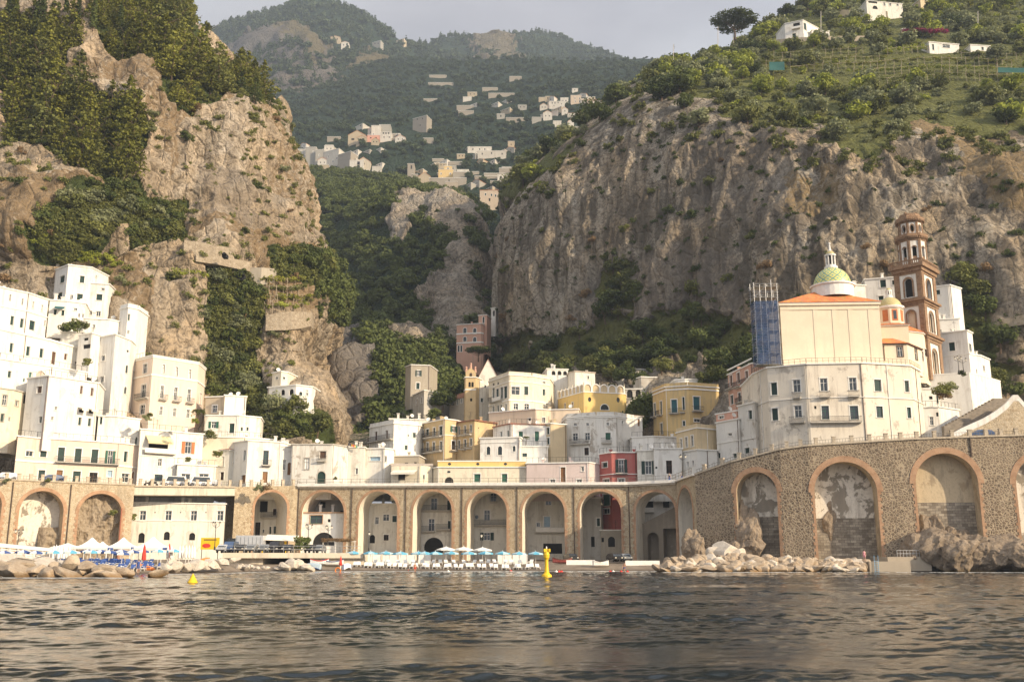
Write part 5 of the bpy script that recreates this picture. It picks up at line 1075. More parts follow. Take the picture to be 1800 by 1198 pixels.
def bay(root, A, B, z0, op=None, thick=6.5, wall=MS_VIA, blind=None, brick=True, back=None, ringw=.5):
    (pa, ya, ta), (pb, yb, tb) = A, B; fr = Fr(wp(pa, ya), wp(pb, yb)); L = fr.L; zA, zB = P(pa, ta, ya).z, P(pb, tb, yb).z
    mb = MB(); arc = None
    if op:
        pl, pr, pc = op; ul, ur = fr.hit(pl, 925)[0], fr.hit(pr, 925)[0]; ul = max(ul, .15); ur = min(ur, L-.15); zc = fr.hit((pl+pr)/2, pc)[1]; r = (ur-ul)/2; sp = zc-r; m = (ul+ur)/2
        arc = [(m-r*cos(t), sp+r*sin(t)) for t in np.linspace(0, pi, 25)]
        path = [(ul, z0)]+arc+[(ur, z0)]
    else: path = []
    outl = [(0, z0)]+path+[(L, z0), (L, zB), (0, zA)]
    if op and not blind or op:
        # front as strips so that the face stays clean
        top = lambda u: zA+(zB-zA)*u/L
        mb.poly([fr.at(0, z0), fr.at(ul, z0), fr.at(ul, sp), fr.at(ul, top(ul)), fr.at(0, zA)]); mb.poly([fr.at(ur, z0), fr.at(L, z0), fr.at(L, zB), fr.at(ur, top(ur)), fr.at(ur, sp)])
        for a, b in zip(arc[:-1], arc[1:]): mb.poly([fr.at(*a), fr.at(*b), fr.at(b[0], top(b[0])), fr.at(a[0], top(a[0]))])
        if not blind:
            for a, b in zip(arc[:-1], arc[1:]): mb.poly([fr.at(*a, -thick), fr.at(*b, -thick), fr.at(b[0], top(b[0]), -thick), fr.at(a[0], top(a[0]), -thick)])
            mb.poly([fr.at(0, z0, -thick), fr.at(ul, z0, -thick), fr.at(ul, top(ul), -thick), fr.at(0, zA, -thick)]); mb.poly([fr.at(ur, z0, -thick), fr.at(L, z0, -thick), fr.at(L, zB, -thick), fr.at(ur, top(ur), -thick)])
    else: mb.poly([fr.at(*p) for p in outl])
    w = mb.build('bay_wall', wall, root)
    if op:
        mb = MB()
        for a, b in zip(path[:-1], path[1:]): mb.poly([fr.at(*a), fr.at(*b), fr.at(*b, -(blind or thick)), fr.at(*a, -(blind or thick))])
        mb.build('arch_soffit', M_SOFF if not blind else (M_BACKTAN), root)
        if brick:
            mb = MB()
            for a, b in zip(arc[:-1], arc[1:]):
                q = []
                for dd in (-.05, .09):
                    for (p, k) in ((a, 0), (b, 0), (b, 1), (a, 1)):
                        s = (r+ringw*k)/r; q.append(fr.at(m+(p[0]-m)*s, sp+(p[1]-sp)*s, dd))
                mb.hexa(q)
            jr = random.Random(int(pa)); z = z0
            while z < sp:
                for s in (-1, 1):
                    wj = .38 if int((z-z0)/.5) % 2 else .62; x0, x1 = (ul-wj, ul) if s < 0 else (ur, ur+wj); fr.box(mb, x0, x1, z, min(sp, z+.48), -.05, .07)
                z += .5
            mb.build('arch_ring', M_BRICK, root)
        if blind:
            zb_ = back or [(z0, zc+.5, M_BACKPL)]
            for (a, b, mm) in zb_:
                b = min(b, zc+.35)
                mb = MB(); mb.poly([fr.at(ul-.3, a, -blind+.01), fr.at(ur+.3, a, -blind+.01), fr.at(ur+.3, b, -blind+.01), fr.at(ul-.3, b, -blind+.01)]); mb.build('back_wall', mm, root)
    return dict(fr=fr, zA=zA, zB=zB, L=L, op=(ul, ur, sp, zc) if op else None)
def topstrip(mb, b, d0, d1, h0, h1, u0=0., u1=None):
    fr = b['fr']; L = b['L']; u1 = L if u1 is None else u1; za = b['zA']+(b['zB']-b['zA'])*u0/L; zb = b['zA']+(b['zB']-b['zA'])*u1/L
    mb.hexa([fr.at(u0, za+h0, d1), fr.at(u1, zb+h0, d1), fr.at(u1, zb+h0, d0), fr.at(u0, za+h0, d0), fr.at(u0, za+h1, d1), fr.at(u1, zb+h1, d1), fr.at(u1, zb+h1, d0), fr.at(u0, za+h1, d0)])
def posts_rail(root, bays, step, hpost, wpost, pm=M_POST, bars=True):
    for b in bays:
        fr = b['fr']; n = max(1, int(round(b['L']/step)))
        for k in range(n):
            u = b['L']*(k+.5)/n; z = b['zA']+(b['zB']-b['zA'])*u/b['L']; mb = MB(); fr.box(mb, u-wpost/2, u+wpost/2, z, z+hpost, -.55, -.55+wpost); fr.box(mb, u-wpost/2-.06, u+wpost/2+.06, z+hpost, z+hpost+.14, -.61, -.49+wpost); mb.build('post', pm, root)
        mb = MB()
        for h in (.35, .85): 
            topstrip(mb, b, -.36, -.31, h, h+.05)
        if bars:
            nb = int(b['L']/.45)
            for k in range(nb): u = b['L']*(k+.5)/nb; z = b['zA']+(b['zB']-b['zA'])*u/b['L']; fr.box(mb, u-.02, u+.02, z+.02, z+.86, -.35, -.32)
        mb.build('railing', M_RUST, root)
def road_deck(bays, back, name, h=.0):
    mb = MB()
    for b in bays: topstrip(mb, b, -back, -.02, -.5+h, h)
    o = mb.build(name, M_ROAD); tag(o, kind='structure'); return o
# --- the viaduct
vy = lambda px: 192.5/(1+.16*(px-900)/F)
via = empty('viaduct', P(820, 970, 191), 'long brick trimmed road viaduct of tall open arches above the beach', 'viaduct')
VB = []
seams = [(523,853),(617,852.5),(712,852),(811,851.5),(908,851),(1008,850.5),(1105,850)]; ops = [(530,604,864),(630,698,863),(725.5,794,863),(821,890.5,863),(918,992.5,863),(1019.5,1092,863)]
for i in range(6): VB.append(bay(via, (seams[i][0], vy(seams[i][0]), seams[i][1]), (seams[i+1][0], vy(seams[i+1][0]), seams[i+1][1]), .8, ops[i]))
VB.append(bay(via, (1105, vy(1105), 850), (1190, 185.5, 846), .8, (1118,1188,864)))
VB.append(bay(via, (1190, 185.5, 846), (1224, 174.2, 834), .8, (1193,1219,856), thick=5.))
V0 = bay(via, (411, 193, 855), (523, vy(523), 853), .8, (446,503,864))
mb = MB()
for b in VB[:7]: topstrip(mb, b, -1.2, .75, -.2, .34)
topstrip(mb, VB[7], -.5, .45, -.12, .2); mb.build('ledge', M_LEDGE, via)
mb = MB()
for b in VB[:7]: topstrip(mb, b, -1.0, .28, -.5, -.12)
mb.build('cornice', M_SOFF, via)
mb = MB()
for b in VB[:8]:
    fr = b['fr']
    for h in (.62, 1.15): topstrip(mb, b, .55, .6, h, h+.05)
    n = max(2, int(b['L']/1.7))
    for k in range(n+1): u = b['L']*k/n; z = b['zA']+(b['zB']-b['zA'])*u/b['L']; fr.box(mb, u-.03, u+.03, z+.2, z+1.2, .54, .6)
mb.build('railing', M_RUST, via)
posts_rail(via, [V0], 2.2, 1.15, .5)
for b in VB[1:7]+[VB[0]]: mb = MB(); fr = b['fr']; mb.tube(fr.at(.12, 1., .12), fr.at(.12, b['zA']-.5, .12), .09, .09, 8); mb.build('drain_pipe', M_PIPE, via)
road_deck([V0]+VB[:6], 11., 'road')
road_deck(VB[6:8], 8., 'road')
# --- left sea wall
lw = empty('sea_wall', P(100, 965, 176), 'left stone sea wall with two blind arches and a row of parapet posts', 'wall')
LP = [(-95,167.5,841.5),(17,173,843.5),(120,178.3,848),(218,183.2,852),(233,184,852.5)]
LB = [bay(lw, LP[0], LP[1], .8, (-66,-1,858), wall=MS_LEFT, blind=3., ringw=.6), bay(lw, LP[1], LP[2], .8, (31,109,862), wall=MS_LEFT, blind=3.2, back=[(.8,20,M_BACKPL)], ringw=.6), bay(lw, LP[2], LP[3], .8, (136,212,867), wall=MS_LEFT, blind=3.2, back=[(.8,20,M_BACKTAN)], ringw=.6), bay(lw, LP[3], LP[4], .8, None, wall=MS_LEFT)]
mb = MB()
for b in LB: topstrip(mb, b, -.8, .18, -.02, .2)
mb.build('coping', M_POST, lw); posts_rail(lw, LB, 2.05, 1.1, .5)
for b in LB[1:3]: mb = MB(); mb.tube(b['fr'].at(.1, 1., .14), b['fr'].at(.1, b['zA']-.3, .14), .1, .1, 8); mb.build('drain_pipe', M_PIPE, lw)
mb = MB(); f3 = LB[2]['fr']; mb.tube(f3.at(LB[2]['L']-.5, 1., .2), f3.at(LB[2]['L']-.5, 11., .2), .13, .13, 8); mb.build('red_pipe', plain('rust_red_pipe', (.33,.13,.08), .7), lw)
road_deck(LB, 13., 'road')
# road bridge over the white beach building
rb = empty('road_slab', P(320, 870, 186), 'flat concrete road slab carried over the white beach building', 'bridge')
sb = dict(fr=Fr(wp(233,184.2), wp(411,192.8))); sb['L'] = sb['fr'].L; sb['zA'] = P(233,852.5,184.2).z; sb['zB'] = P(411,854.5,192.8).z
mb = MB(); topstrip(mb, sb, -13., 0, -1.75, -.25); mb.build('slab', plaster('slab_concrete', (.66,.60,.48), .6), rb)
mb = MB(); topstrip(mb, sb, -.8, .3, -.24, .02); mb.build('coping', M_POST, rb); posts_rail(rb, [sb], 2.1, 1.1, .5)
mb = MB(); topstrip(mb, sb, -12.9, -.1, -.22, .0); o = mb.build('road', M_ROAD); tag(o, kind='structure')
H('B','house','long low white beach building with grey windows under the road slab','building','ivory',[(815,188.2),(1398,193.6)],716,1010,[('d',38,62,(884,796),(1043,796),(1200,796),(1364,796)),('q',38,62,(876,932)),('q',36,52,(1033,920)),('q',36,46,(1190,924)),('band',1100,829,.18),('band',1100,722,.2),('o',7,7,(960,775),(1118,775),(1275,775))],4.,'flat',ext=2,wd=.3)
# --- right sea wall
rw = empty('sea_wall', P(1500, 985, 163), 'high curved dark stone sea wall with three big blind arches on the right', 'wall')
RP = [(1224,173.5,834),(1310,169.3,807),(1402,165.5,786.5),(1581,163,774),(1785,161,766.5),(1930,159,761)]
q_ = lambda x, w=MS_DARK: (x, float(np.interp(x, [1224,1290,1376,1430,1552,1610,1735,1790,1930], [174.2,169.5,165.8,164.3,162.7,162.2,161.2,160.9,159.5])), float(np.interp(x, [1224,1290,1376,1430,1552,1610,1735,1790,1930], [834,811.5,790,783,775.5,772,767.5,766,761])))
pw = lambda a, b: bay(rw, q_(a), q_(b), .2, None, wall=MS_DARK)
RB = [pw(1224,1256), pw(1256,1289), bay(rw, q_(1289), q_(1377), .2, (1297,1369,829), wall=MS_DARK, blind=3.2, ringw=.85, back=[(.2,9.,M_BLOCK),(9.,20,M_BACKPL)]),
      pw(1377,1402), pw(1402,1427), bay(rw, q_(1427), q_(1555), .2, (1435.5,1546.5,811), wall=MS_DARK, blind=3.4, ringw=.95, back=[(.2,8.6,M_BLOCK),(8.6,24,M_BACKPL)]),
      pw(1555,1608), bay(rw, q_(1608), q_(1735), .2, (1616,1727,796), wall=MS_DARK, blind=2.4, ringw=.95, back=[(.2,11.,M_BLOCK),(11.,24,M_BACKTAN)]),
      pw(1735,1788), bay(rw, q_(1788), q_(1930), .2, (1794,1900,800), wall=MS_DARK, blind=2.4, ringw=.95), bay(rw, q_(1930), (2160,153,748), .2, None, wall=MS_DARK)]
mb = MB()
for b in RB: topstrip(mb, b, -.8, .2, -.05, .22)
mb.build('coping', M_POST, rw); posts_rail(rw, RB, 2.55, 1.15, .55)
for u, h in ((.5, 5),): mb = MB(); b = RB[7]; mb.tube(b['fr'].at(b['L']*.86, b['zB']-3.2, .1), b['fr'].at(b['L']*.86, b['zB'], .1), .12, .12, 8); mb.build('drain_pipe', M_PIPE, rw)
road_deck(RB, 16., 'road')
# --- what the open arches show
H('D','house','shaded plaster house with dark doorways seen through the leftmost open arch','house','ivory',[(270,205),(620,204)],222,700,[('K',44,110,(345,515)),('n',17,62,(450,526)),('n',21,62,(487,524)),('n',15,26,(393,533)),('o',66,90,(395,330)),('K',28,54,(487,376)),('bal',380,520,420)],6,'flat',ext=2)
H('D','house','white house with a green framed window over a brick arch seen through an arch','house','white',[(650,200),(1000,199.6),(1100,201)],385,690,[('c',102,68,(833,438)),('o',24,26,(940,447)),('o',7,8,(998,458)),('q',180,110,(895,600))],3.,'flat',ext=2,trim=M_BRICK)
H('D','house','grey upper storey with one dark window inside the second open arch','house','grey',[(760,206),(1090,206)],215,420,[('o',46,50,(887,317)),('o',28,32,(1046,380))],4.,'flat',ext=1)
H('D','house','weathered house with green shutters seen through the third open arch','house','ivory',[(1150,204),(1560,203.5)],312,690,[('d',32,62,(1338,447)),('d',52,56,(1415,422)),('n',38,54,(1485,432)),('K',42,48,(1415,588)),('o',18,18,(1246,436)),('q',44,70,(1300,600))],5.,'flat',ext=2)
H('G','house','white house with two long iron balconies seen through the fourth open arch','house','ivory',[(60,203),(350,202.5)],214,580,[('d',38,70,(210,284)),('n',22,60,(297,292)),('d',36,72,(195,406)),('n',18,46,(299,405)),('q',112,90,(208,525)),('bal',128,308,321),('bal',126,216,444),('bal',222,308,432)],5.,'flat',ext=2)
H('G','house','white house with a long green balcony seen through the fifth open arch','house','ivory',[(395,202.5),(690,202)],214,580,[('d',36,56,(558,244)),('d',36,62,(520,350)),('N',38,46,(520,474)),('e',20,24,(460,360)),('bal',538,580,270),('bal',440,638,406)],5.,'flat',ext=2)
H('G','house','dim plaster house with a blue grey door seen through the sixth open arch','house','ivory',[(725,202),(1010,201.5)],214,580,[('d',34,58,(880,262)),('l',38,62,(872,388)),('d',22,28,(820,405)),('balS',806,972,448),('o',110,60,(905,545))],5.,'flat',ext=2)
H('G','house','grey stepped house beside the crimson wall seen through the seventh open arch','house','grey',[(1040,199.5),(1186,198)],250,580,[('n',20,48,(1172,390)),('o',22,60,(1140,505))],5.,'flat',ext=2)
H('G','house','low vaulted house with an arched door inside the seventh open arch','house','stone',[(1186,197.4),(1310,197)],440,590,[('q',40,60,(1250,505)),('o',14,26,(1198,494))],4.,'flat',ext=2)
H('G','house','white house with a brown shuttered loggia seen through the rightmost wide arch','house','white',[(1330,199),(1660,198)],214,420,[('o',70,70,(1460,295)),('o',36,40,(1570,285)),('balS',1420,1500,332)],5.,'flat',ext=1)
rmp = empty('stair_ramp', P(1155, 970, 192), 'dark stone stair ramp on two arches behind the rightmost wide arch', 'stairs'); fr = Fr(wp(1122,193), wp(1196,189.5)); mb = MB(); zt1 = P(1122,926,193).z; zt2 = P(1196,886,190).z
ul1, ur1, ul2, ur2 = fr.L*.20, fr.L*.47, fr.L*.58, fr.L*.92
opening_wall(mb, fr, .8, zt1-.2, [(ul1, ur1, .8, zt1-1.0, 1), (ul2, ur2, .8, zt1-.3, 0)], 2.); mb.poly([fr.at(0, zt1-.2), fr.at(fr.L, zt1-.2), fr.at(fr.L, zt2), fr.at(0, zt1+.3)])
mb.poly([fr.at(0, .8, -2.2), fr.at(fr.L, .8, -2.2), fr.at(fr.L, zt1, -2.2), fr.at(0, zt1, -2.2)]); mb.poly([fr.at(0, zt1+.3), fr.at(fr.L, zt2), fr.at(fr.L, zt2, -2.2), fr.at(0, zt1+.3, -2.2)]); mb.build('ramp_wall', plaster('ramp_stone', (.25,.21,.16), .6, patch=.5), rmp)
# ---- convent, church, bell tower
cv = H('H','convent','big many sided old cream convent with two rows of windows under the church','building','convent',[(60,188),(125,181.5),(305,178),(560,177),(778,179.5),(822,185)],778,1180,[
 ('n',28,58,(158,893)),('d',34,58,(262,880),(386,874),(519,871)),('n',32,54,(633,878)),('n',20,52,(766,882)),('n',28,56,(162,1010)),('d',34,56,(268,997)),('c',34,62,(393,1002)),('c',38,62,(525,1002)),('c',30,52,(641,999)),('c',18,50,(776,1003)),('o',10,14,(347,978)),
 ('bal',232,302,1046),('bal',312,556,1046),('bal',245,282,934),('bal',364,412,930),('bal',494,545,928),('band',400,935,.12)],14,'flat',ext=4,wd=.25,eave=.25)
mb = MB()
for fr in cv['frs'][:5]:
    fr.box(mb, 0, fr.L, cv['zt']+1.15, cv['zt']+1.2, .1, .15); fr.box(mb, 0, fr.L, cv['zt']+.65, cv['zt']+.7, .1, .15)
    n = int(fr.L/.9)
    for k in range(n+1): u = (fr.L-.06)*k/n; fr.box(mb, u, u+.06, cv['zt']+.22, cv['zt']+1.2, .1, .15)
mb.build('railing', M_RUST, cv['root'])
ch = H('H','church','tall plain cream church body with a red tiled roof and a tiled dome','church','church',[(183,182.5),(638,181.5)],500,775,[],9.5,'hip',ext=1,ridge_y=3.9,bands=())
CR = ch['root']; fr = ch['frs'][0]; z0, z1 = ch['zb'], ch['zt']; mb = MB()
for u in (0, .33, .52, .68, .88): fr.box(mb, fr.L*u if u else .0, fr.L*u+(.9 if u else 1.6), z0, z1-1.2, 0, .07)
fr.box(mb, 0, fr.L, z1-1.2, z1-.9, 0, .14); fr.box(mb, -.2, fr.L+.2, z1-.35, z1, 0, .3); mb.build('pilaster', PL['church'], CR)
mb = MB()
for fr_ in (fr,):
    n = int(fr.L/.8)
    fr.box(mb, 0, fr.L+5, P(1460,625,181).z, P(1460,625,181).z+.05, 1.6, 1.65)
    for k in range(n): pass
def dome_mat():
    t = NT('diamond_tiles'); tc = t.n('ShaderNodeTexCoord'); s = t.n('ShaderNodeSeparateXYZ'); t.lk(tc.outputs['Object'], s.inputs[0])
    a = t.math('MULTIPLY', t.math('ARCTAN2', s.outputs[1], s.outputs[0]), 6.); zz = t.math('MULTIPLY', s.outputs[2], 2.3)
    p = t.math('ABSOLUTE', t.math('SINE', t.math('ADD', a, zz))); q = t.math('ABSOLUTE', t.math('SINE', t.math('SUBTRACT', a, zz))); m = t.math('MINIMUM', p, q)
    c = t.ramp(m, [(0., (.06,.24,.20)), (.24, (.10,.30,.24)), (.32, (.66,.58,.13)), (.84, (.68,.60,.16)), (.9, (.16,.38,.28))]); n = t.noise(t.geo(), 6, 3)
    return t.fin(t.mix(t.ramp(n, [(.4, 0.), (.7, .4)]), c, (.40,.40,.28)), .4, .5)
M_DOME = dome_mat(); M_GOLDT = plain('yellow_tiles', (.52,.44,.20), .5, .35, .4, sc=9)
def dome(root, c, r, h, drum, lr, lh, cross=0, mat=M_DOME, drummat=None):
    mb = MB(); mb.lathe(c, [(r*1.12, -drum), (r*1.12, -.35), (r*1.2, -.3), (r*1.2, 0), (r*1.02, 0.02)], 28); mb.build('drum', drummat or M_WFR, root)
    mb = MB(); mb.lathe((0, 0, 0), [(r*cos(t), h*sin(t)) for t in np.linspace(0, pi/2*.93, 12)], 32); d = mb.build('dome', mat, root, smooth=True, world=False)
    d.location = Vector(c)-WL[root.name]; WL[d.name] = Vector(c)
    zt = c[2]+h*.985; mb = MB(); mb.lathe((c[0], c[1], zt), [(lr*1.5, -.15), (lr*1.5, .25), (lr*1.15, .3), (lr*1.15, .55)], 16); mb.lathe((c[0], c[1], zt+lh), [(lr*1.25, -.3), (lr*1.3, 0), (lr, .02)], 16)
    for k in range(8): a = 2*pi*k/8; mb.box((c[0]+lr*cos(a), c[1]+lr*sin(a), zt+.55+(lh-.8)/2), (.22, .22, lh-.8), a)
    l = mb.build('lantern', M_WFR, root); mb = MB(); mb.cone((c[0], c[1], zt+.5), lr*.7, lr*.7, lh-.7, 10); mb.build('lantern_core', M_DARK, l)
    mb = MB(); mb.lathe((c[0], c[1], zt+lh), [(lr*1.02*cos(t), lr*1.0*sin(t)) for t in np.linspace(0, pi/2*.9, 7)], 16); mb.build('lantern_cap', M_GOLDT, l)
    zc = zt+lh+lr*.95
    if cross:
        mb = MB(); mb.lathe((c[0], c[1], zc), [(lr*.42, 0), (lr*.25, .3), (lr*.16, cross*.45)], 10); mb.ball((c[0], c[1], zc+cross*.5), lr*.28, 10, 6); mb.build('finial', M_WFR, l)
        mb = MB(); h0 = zc+cross*.5; mb.box((c[0], c[1], h0+cross*.28), (.13, .13, cross*.5)); mb.box((c[0], c[1], h0+cross*.36), (.75, .12, .12)); mb.build('cross', M_RUST, root)
cd = P(1463, 503, 187.); dome(CR, tuple(cd), 3.55, 3.7, 2.6, .85, 2.7, 3.0)
# side chapel with the small dome
sc_ = H('H','chapel','cream side chapel with orange roofs and brown framed doors right of the church','chapel','church',[(618,183),(766,182.4),(830,188)],690,790,[('w',38,62,(641,730)),('B',0.1,0.1,),('d',24,48,(735,723))] and [('w',38,62,(641,731)),('d',24,46,(735,723)),('d',10,50,(808,735))],9,'hip',ext=1.,ridge_y=2.8,trim=M_BRN)
H('H','chapel','short cream storey under the small dome of the side chapel','chapel','church',[(632,187),(772,186)],603,640,[],8,'hip',ext=3,ridge_y=1.6)
H('H','chapel','long cream nave flank with orange roof below the bell tower','chapel','church',[(766,188.5),(835,190),(872,197)],632,815,[('d',10,34,(852,730)),('d',10,46,(838,745))],8,'hip',ext=2,ridge_y=3.)
sd = empty('small_dome', P(1564, 570, 190), 'small yellow tiled dome on a white drum with red panels beside the bell tower', 'dome'); c = P(1564, 541, 190.5); 
dome(sd, tuple(c), 2.25, 2.1, .5, .5, 1.5, 0, M_GOLDT)
zb = P(1564, 572, 190.5).z; mb = MB(); mb.cone((c.x, c.y, zb), 2.45, 2.45, c.z-zb-.4, 8, pi/8); mb.build('octagon_drum', PL['church'], sd)
for k in range(8):
    a = -pi/2+k*pi/4; R_ = 2.45*cos(pi/8); A = (c.x+R_*cos(a)+.55*sin(a), c.y+R_*sin(a)-.55*cos(a)); B = (c.x+R_*cos(a)-.55*sin(a), c.y+R_*sin(a)+.55*cos(a)); f_ = Fr(A, B)
    if f_.n.dot(Vector((cos(a), sin(a), 0))) < 0: f_ = Fr(B, A)
    mb = MB(); f_.box(mb, 0, 1.1, zb+.5, c.z-.8, .0, .05); p_ = mb.build('panel', M_ORG, sd)
    if k % 2 == 0: mb = MB(); f_.box(mb, .25, .85, zb+.8, c.z-1.1, .05, .08); mb.build('window', M_GLASS, p_)
# bell tower
M_TUFF = masonry('brown_tuff', (.24,.14,.08), (.31,.19,.11), (.36,.235,.145), (.33,.22,.14), 1.6, .25)
bt = empty('bell_tower', P(1606, 640, 195), 'tall brown and white bell tower with two eight sided storeys on top', 'bell tower')
Y0 = 192.; f = lambda x, y: (1300+x/2.604, 340+y/2.604)
pl = [P(*f(x, 345), Y) for x, Y in ((708,195.5),(826,192.),(886,197.5))]; pb = pl[0]+(pl[2]-pl[1]); poly = [(p.x, p.y) for p in pl]+[(pb.x, pb.y)]
Z = lambda y: P(*f(826, y), Y0).z
frs = [Fr(poly[i], poly[(i+1) % 4]) for i in range(4)]; cx = sum(p[0] for p in poly)/4; cy = sum(p[1] for p in poly)/4
def stage(z0, z1, kind):
    wall = MB(); pil = MB(); tr = MB()
    for i, fr in enumerate(frs):
        L = fr.L; w = L*.30; h = z1-z0; o = (L*.5-w*.5, L*.5+w*.5, z0+h*.10, z0+h*.78, 1)
        opening_wall(wall, fr, z0, z1, [o], .5 if kind == 'open' else .3)
        for u0, u1 in ((-.04*(i+1), L*.17), (L*.83, L+.03*(i+1))): fr.box(pil, u0, u1, z0, z1, 0, .22+.01*i)
        fr.box(pil, L*.17, L*.83, z1-h*.08, z1, 0, .18); fr.box(pil, L*.17, L*.83, z0, z0+h*.07, 0, .18)
        m = L*.5; r = w*.5
        for k in range(10):
            t0, t1 = pi*k/10, pi*(k+1)/10; q = []
            for dd in (0, .14):
                for rr, tt in ((0, t0), (.32, t0), (.32, t1), (0, t1)): q.append(fr.at(m+(r+rr)*cos(tt), o[3]-r+(r+rr)*sin(tt), dd))
            tr.hexa(q)
        for u0, u1 in ((o[0]-.32, o[0]), (o[1], o[1]+.32)): fr.box(tr, u0, u1, o[2], o[3]-r, 0, .14)
    w_ = wall.build('stage_wall', PL['white'], bt); pil.build('pilaster', M_TUFF, bt); tr.build('arch_trim', M_TUFF, w_)
    mb = MB(); q = offset_poly(poly, -.55); mb.prism(q, z0+.1, z1-.1)
    mb.build('inner_core', M_DARK if kind == 'open' else PL['church'], w_)
def cornice(z, h, o=.75):
    mb = MB(); mb.prism(offset_poly(poly, o*.5), z, z+h*.5); mb.prism(offset_poly(poly, o), z+h*.5, z+h); mb.build('cornice', M_TUFF, bt)
stage(Z(850), Z(660), 'closed'); cornice(Z(660), 1.0); stage(Z(660)+1., Z(497), 'closed'); cornice(Z(497), .9); stage(Z(497)+.9, Z(350), 'open'); cornice(Z(350), 1.5, .9)
mb = MB(); zB = Z(350)+1.5
for fr in [Fr(*e) for e in (lambda q: [(q[i], q[(i+1) % 4]) for i in range(4)])(offset_poly(poly, .75))]:
    for k in range(16): fr.box(mb, fr.L*(k+.3)/16, fr.L*(k+.7)/16, zB, zB+.7, -.2, 0)
    fr.box(mb, 0, fr.L, zB+.7, zB+.9, -.3, .02)
mb.build('balustrade', M_TUFF, bt)
def octa(z0, z1, r, kind, ph=.18):
    vs8 = [(cx+r*cos(2*pi*k/8+ph), cy+r*sin(2*pi*k/8+ph)) for k in range(8)]; wall = MB(); pil = MB(); core = MB(); core.prism([(cx+r*.72*cos(2*pi*k/8+ph), cy+r*.72*sin(2*pi*k/8+ph)) for k in range(8)], z0, z1)
    panel = MB()
    for k in range(8):
        fr = Fr(vs8[k], vs8[(k+1) % 8]); L = fr.L
        if fr.n.dot(Vector((vs8[k][0]-cx, vs8[k][1]-cy, 0))) < 0: fr = Fr(vs8[(k+1) % 8], vs8[k])
        h = z1-z0; o = (L*.3, L*.7, z0+h*.2, z0+h*.72, 1 if kind == 'arch' else 2)
        opening_wall(panel, fr, z0+h*.08, z1-h*.08, [o], .4, L*.14, L*.86); pil_w = L*.15
        for u0, u1 in ((0, pil_w), (L-pil_w, L)): fr.box(pil, u0, u1, z0, z1, -.1, .12)
        fr.box(pil, pil_w, L-pil_w, z0, z0+h*.08, -.1, .08); fr.box(pil, pil_w, L-pil_w, z1-h*.08, z1, -.1, .08)
        if kind == 'arch': fr.box(pil, L*.3, L*.7, z0+h*.18, z0+h*.36, -.25, -.1)
        m = L*.5; hw = L*.2; n = 16
        for q_ in range(n):
            t0, t1 = 2*pi*q_/n, 2*pi*(q_+1)/n
            if kind == 'arch' and t0 >= pi-1e-6: continue
            q = []
            for dd in (0, .07):
                for rr, tt in ((1, t0), (1.32, t0), (1.32, t1), (1, t1)):
                    if kind == 'arch': q.append(fr.at(m+hw*rr*cos(tt), o[3]-hw+hw*rr*sin(tt), dd))
                    else: q.append(fr.at(m+hw*rr*cos(tt), (o[2]+o[3])/2+(o[3]-o[2])/2*rr*sin(tt), dd))
            pil.hexa(q)
    p_ = panel.build('octagon_wall', PL['white'], bt); pil.build('pilaster', M_TUFF, bt); core.build('inner_core', M_DARK, p_)
def ocorn(z, r0, r1, h, ph=.18):
    mb = MB(); o8 = lambda r: [(cx+r*cos(2*pi*k/8+ph), cy+r*sin(2*pi*k/8+ph)) for k in range(8)]; mb.prism(o8(r0), z, z+h*.4); mb.prism(o8(r1), z+h*.4, z+h)
    for k in range(48): a = 2*pi*k/48; mb.box((cx+r1*.93*cos(a), cy+r1*.93*sin(a), z+h*.2), (.2, .2, h*.38), a)
    mb.build('cornice', M_TUFF, bt)
octa(Z(350)+1.5, Z(190), 2.75, 'arch'); ocorn(Z(190), 2.9, 3.3, 1.0); octa(Z(190)+1., Z(108), 2.35, 'oval'); ocorn(Z(108), 2.5, 2.95, .9)
mb = MB(); zt_ = Z(108)+.9; mb.cone((cx, cy, zt_), 2.3, 2.1, .9, 8, .18); mb.cone((cx-.9, cy-.5, zt_+.9), .4, .2, .7, 6); mb.build('crown', M_TUFF, bt)
# houses round the church
H('H','house','long white house with green shutters behind the bell tower on the left','house','white',[(572,210),(720,208)],384,520,[('n',28,36,(657,412)),('n',12,22,(704,407)),('n',24,20,(648,478))],8,'flat',ext=6,clutter=2)
H('H','house','small white lean-to between the dome and the long white house','house','white',[(517,209),(575,210)],418,500,[],5,'flat',ext=4)
H('H','house','white house with a roof trellis right of the bell tower','house','white',[(878,212),(960,210),(1012,213)],420,640,[('n',26,22,(905,452)),('n',14,12,(882,545))],8,'terr',ext=6,clutter=1)
H('H','house','white roof storey stepped above the white house by the stairs','house','white',[(896,205),(1004,204)],574,640,[('d',10,12,(920,628))],6,'flat',ext=3,clutter=2)
H('H','house','white house with one green shuttered window beside the church stairs','house','white',[(890,200),(1040,196.5),(1064,199)],628,860,[('n',28,40,(972,700)),('q',18,30,(914,797)),('n',10,34,(1056,706)),('band',970,742,.12)],8,'flat',ext=6,clutter=2)
H('H','house','stepped white house with a balcony above the church stairs','house','white',[(1064,199.5),(1100,200.5),(1142,205)],738,900,[('n',8,40,(1072,820)),('n',8,30,(1084,818)),('d',8,24,(1118,800))],6,'terr',ext=4)
H('H','wall','high white retaining wall below the green shuttered house','wall','white',[(862,193),(1052,190.5),(1100,193),(1190,200)],822,1010,[],3,'flat',ext=5,eave=.05)
H('H','house','low white house with a vine terrace right of the convent','house','white',[(822,185.5),(910,185),(1003,189)],978,1130,[('o',28,18,(914,1010)),('n',8,34,(832,948)),('d',18,40,(880,1040))],7,'terr',ext=3)
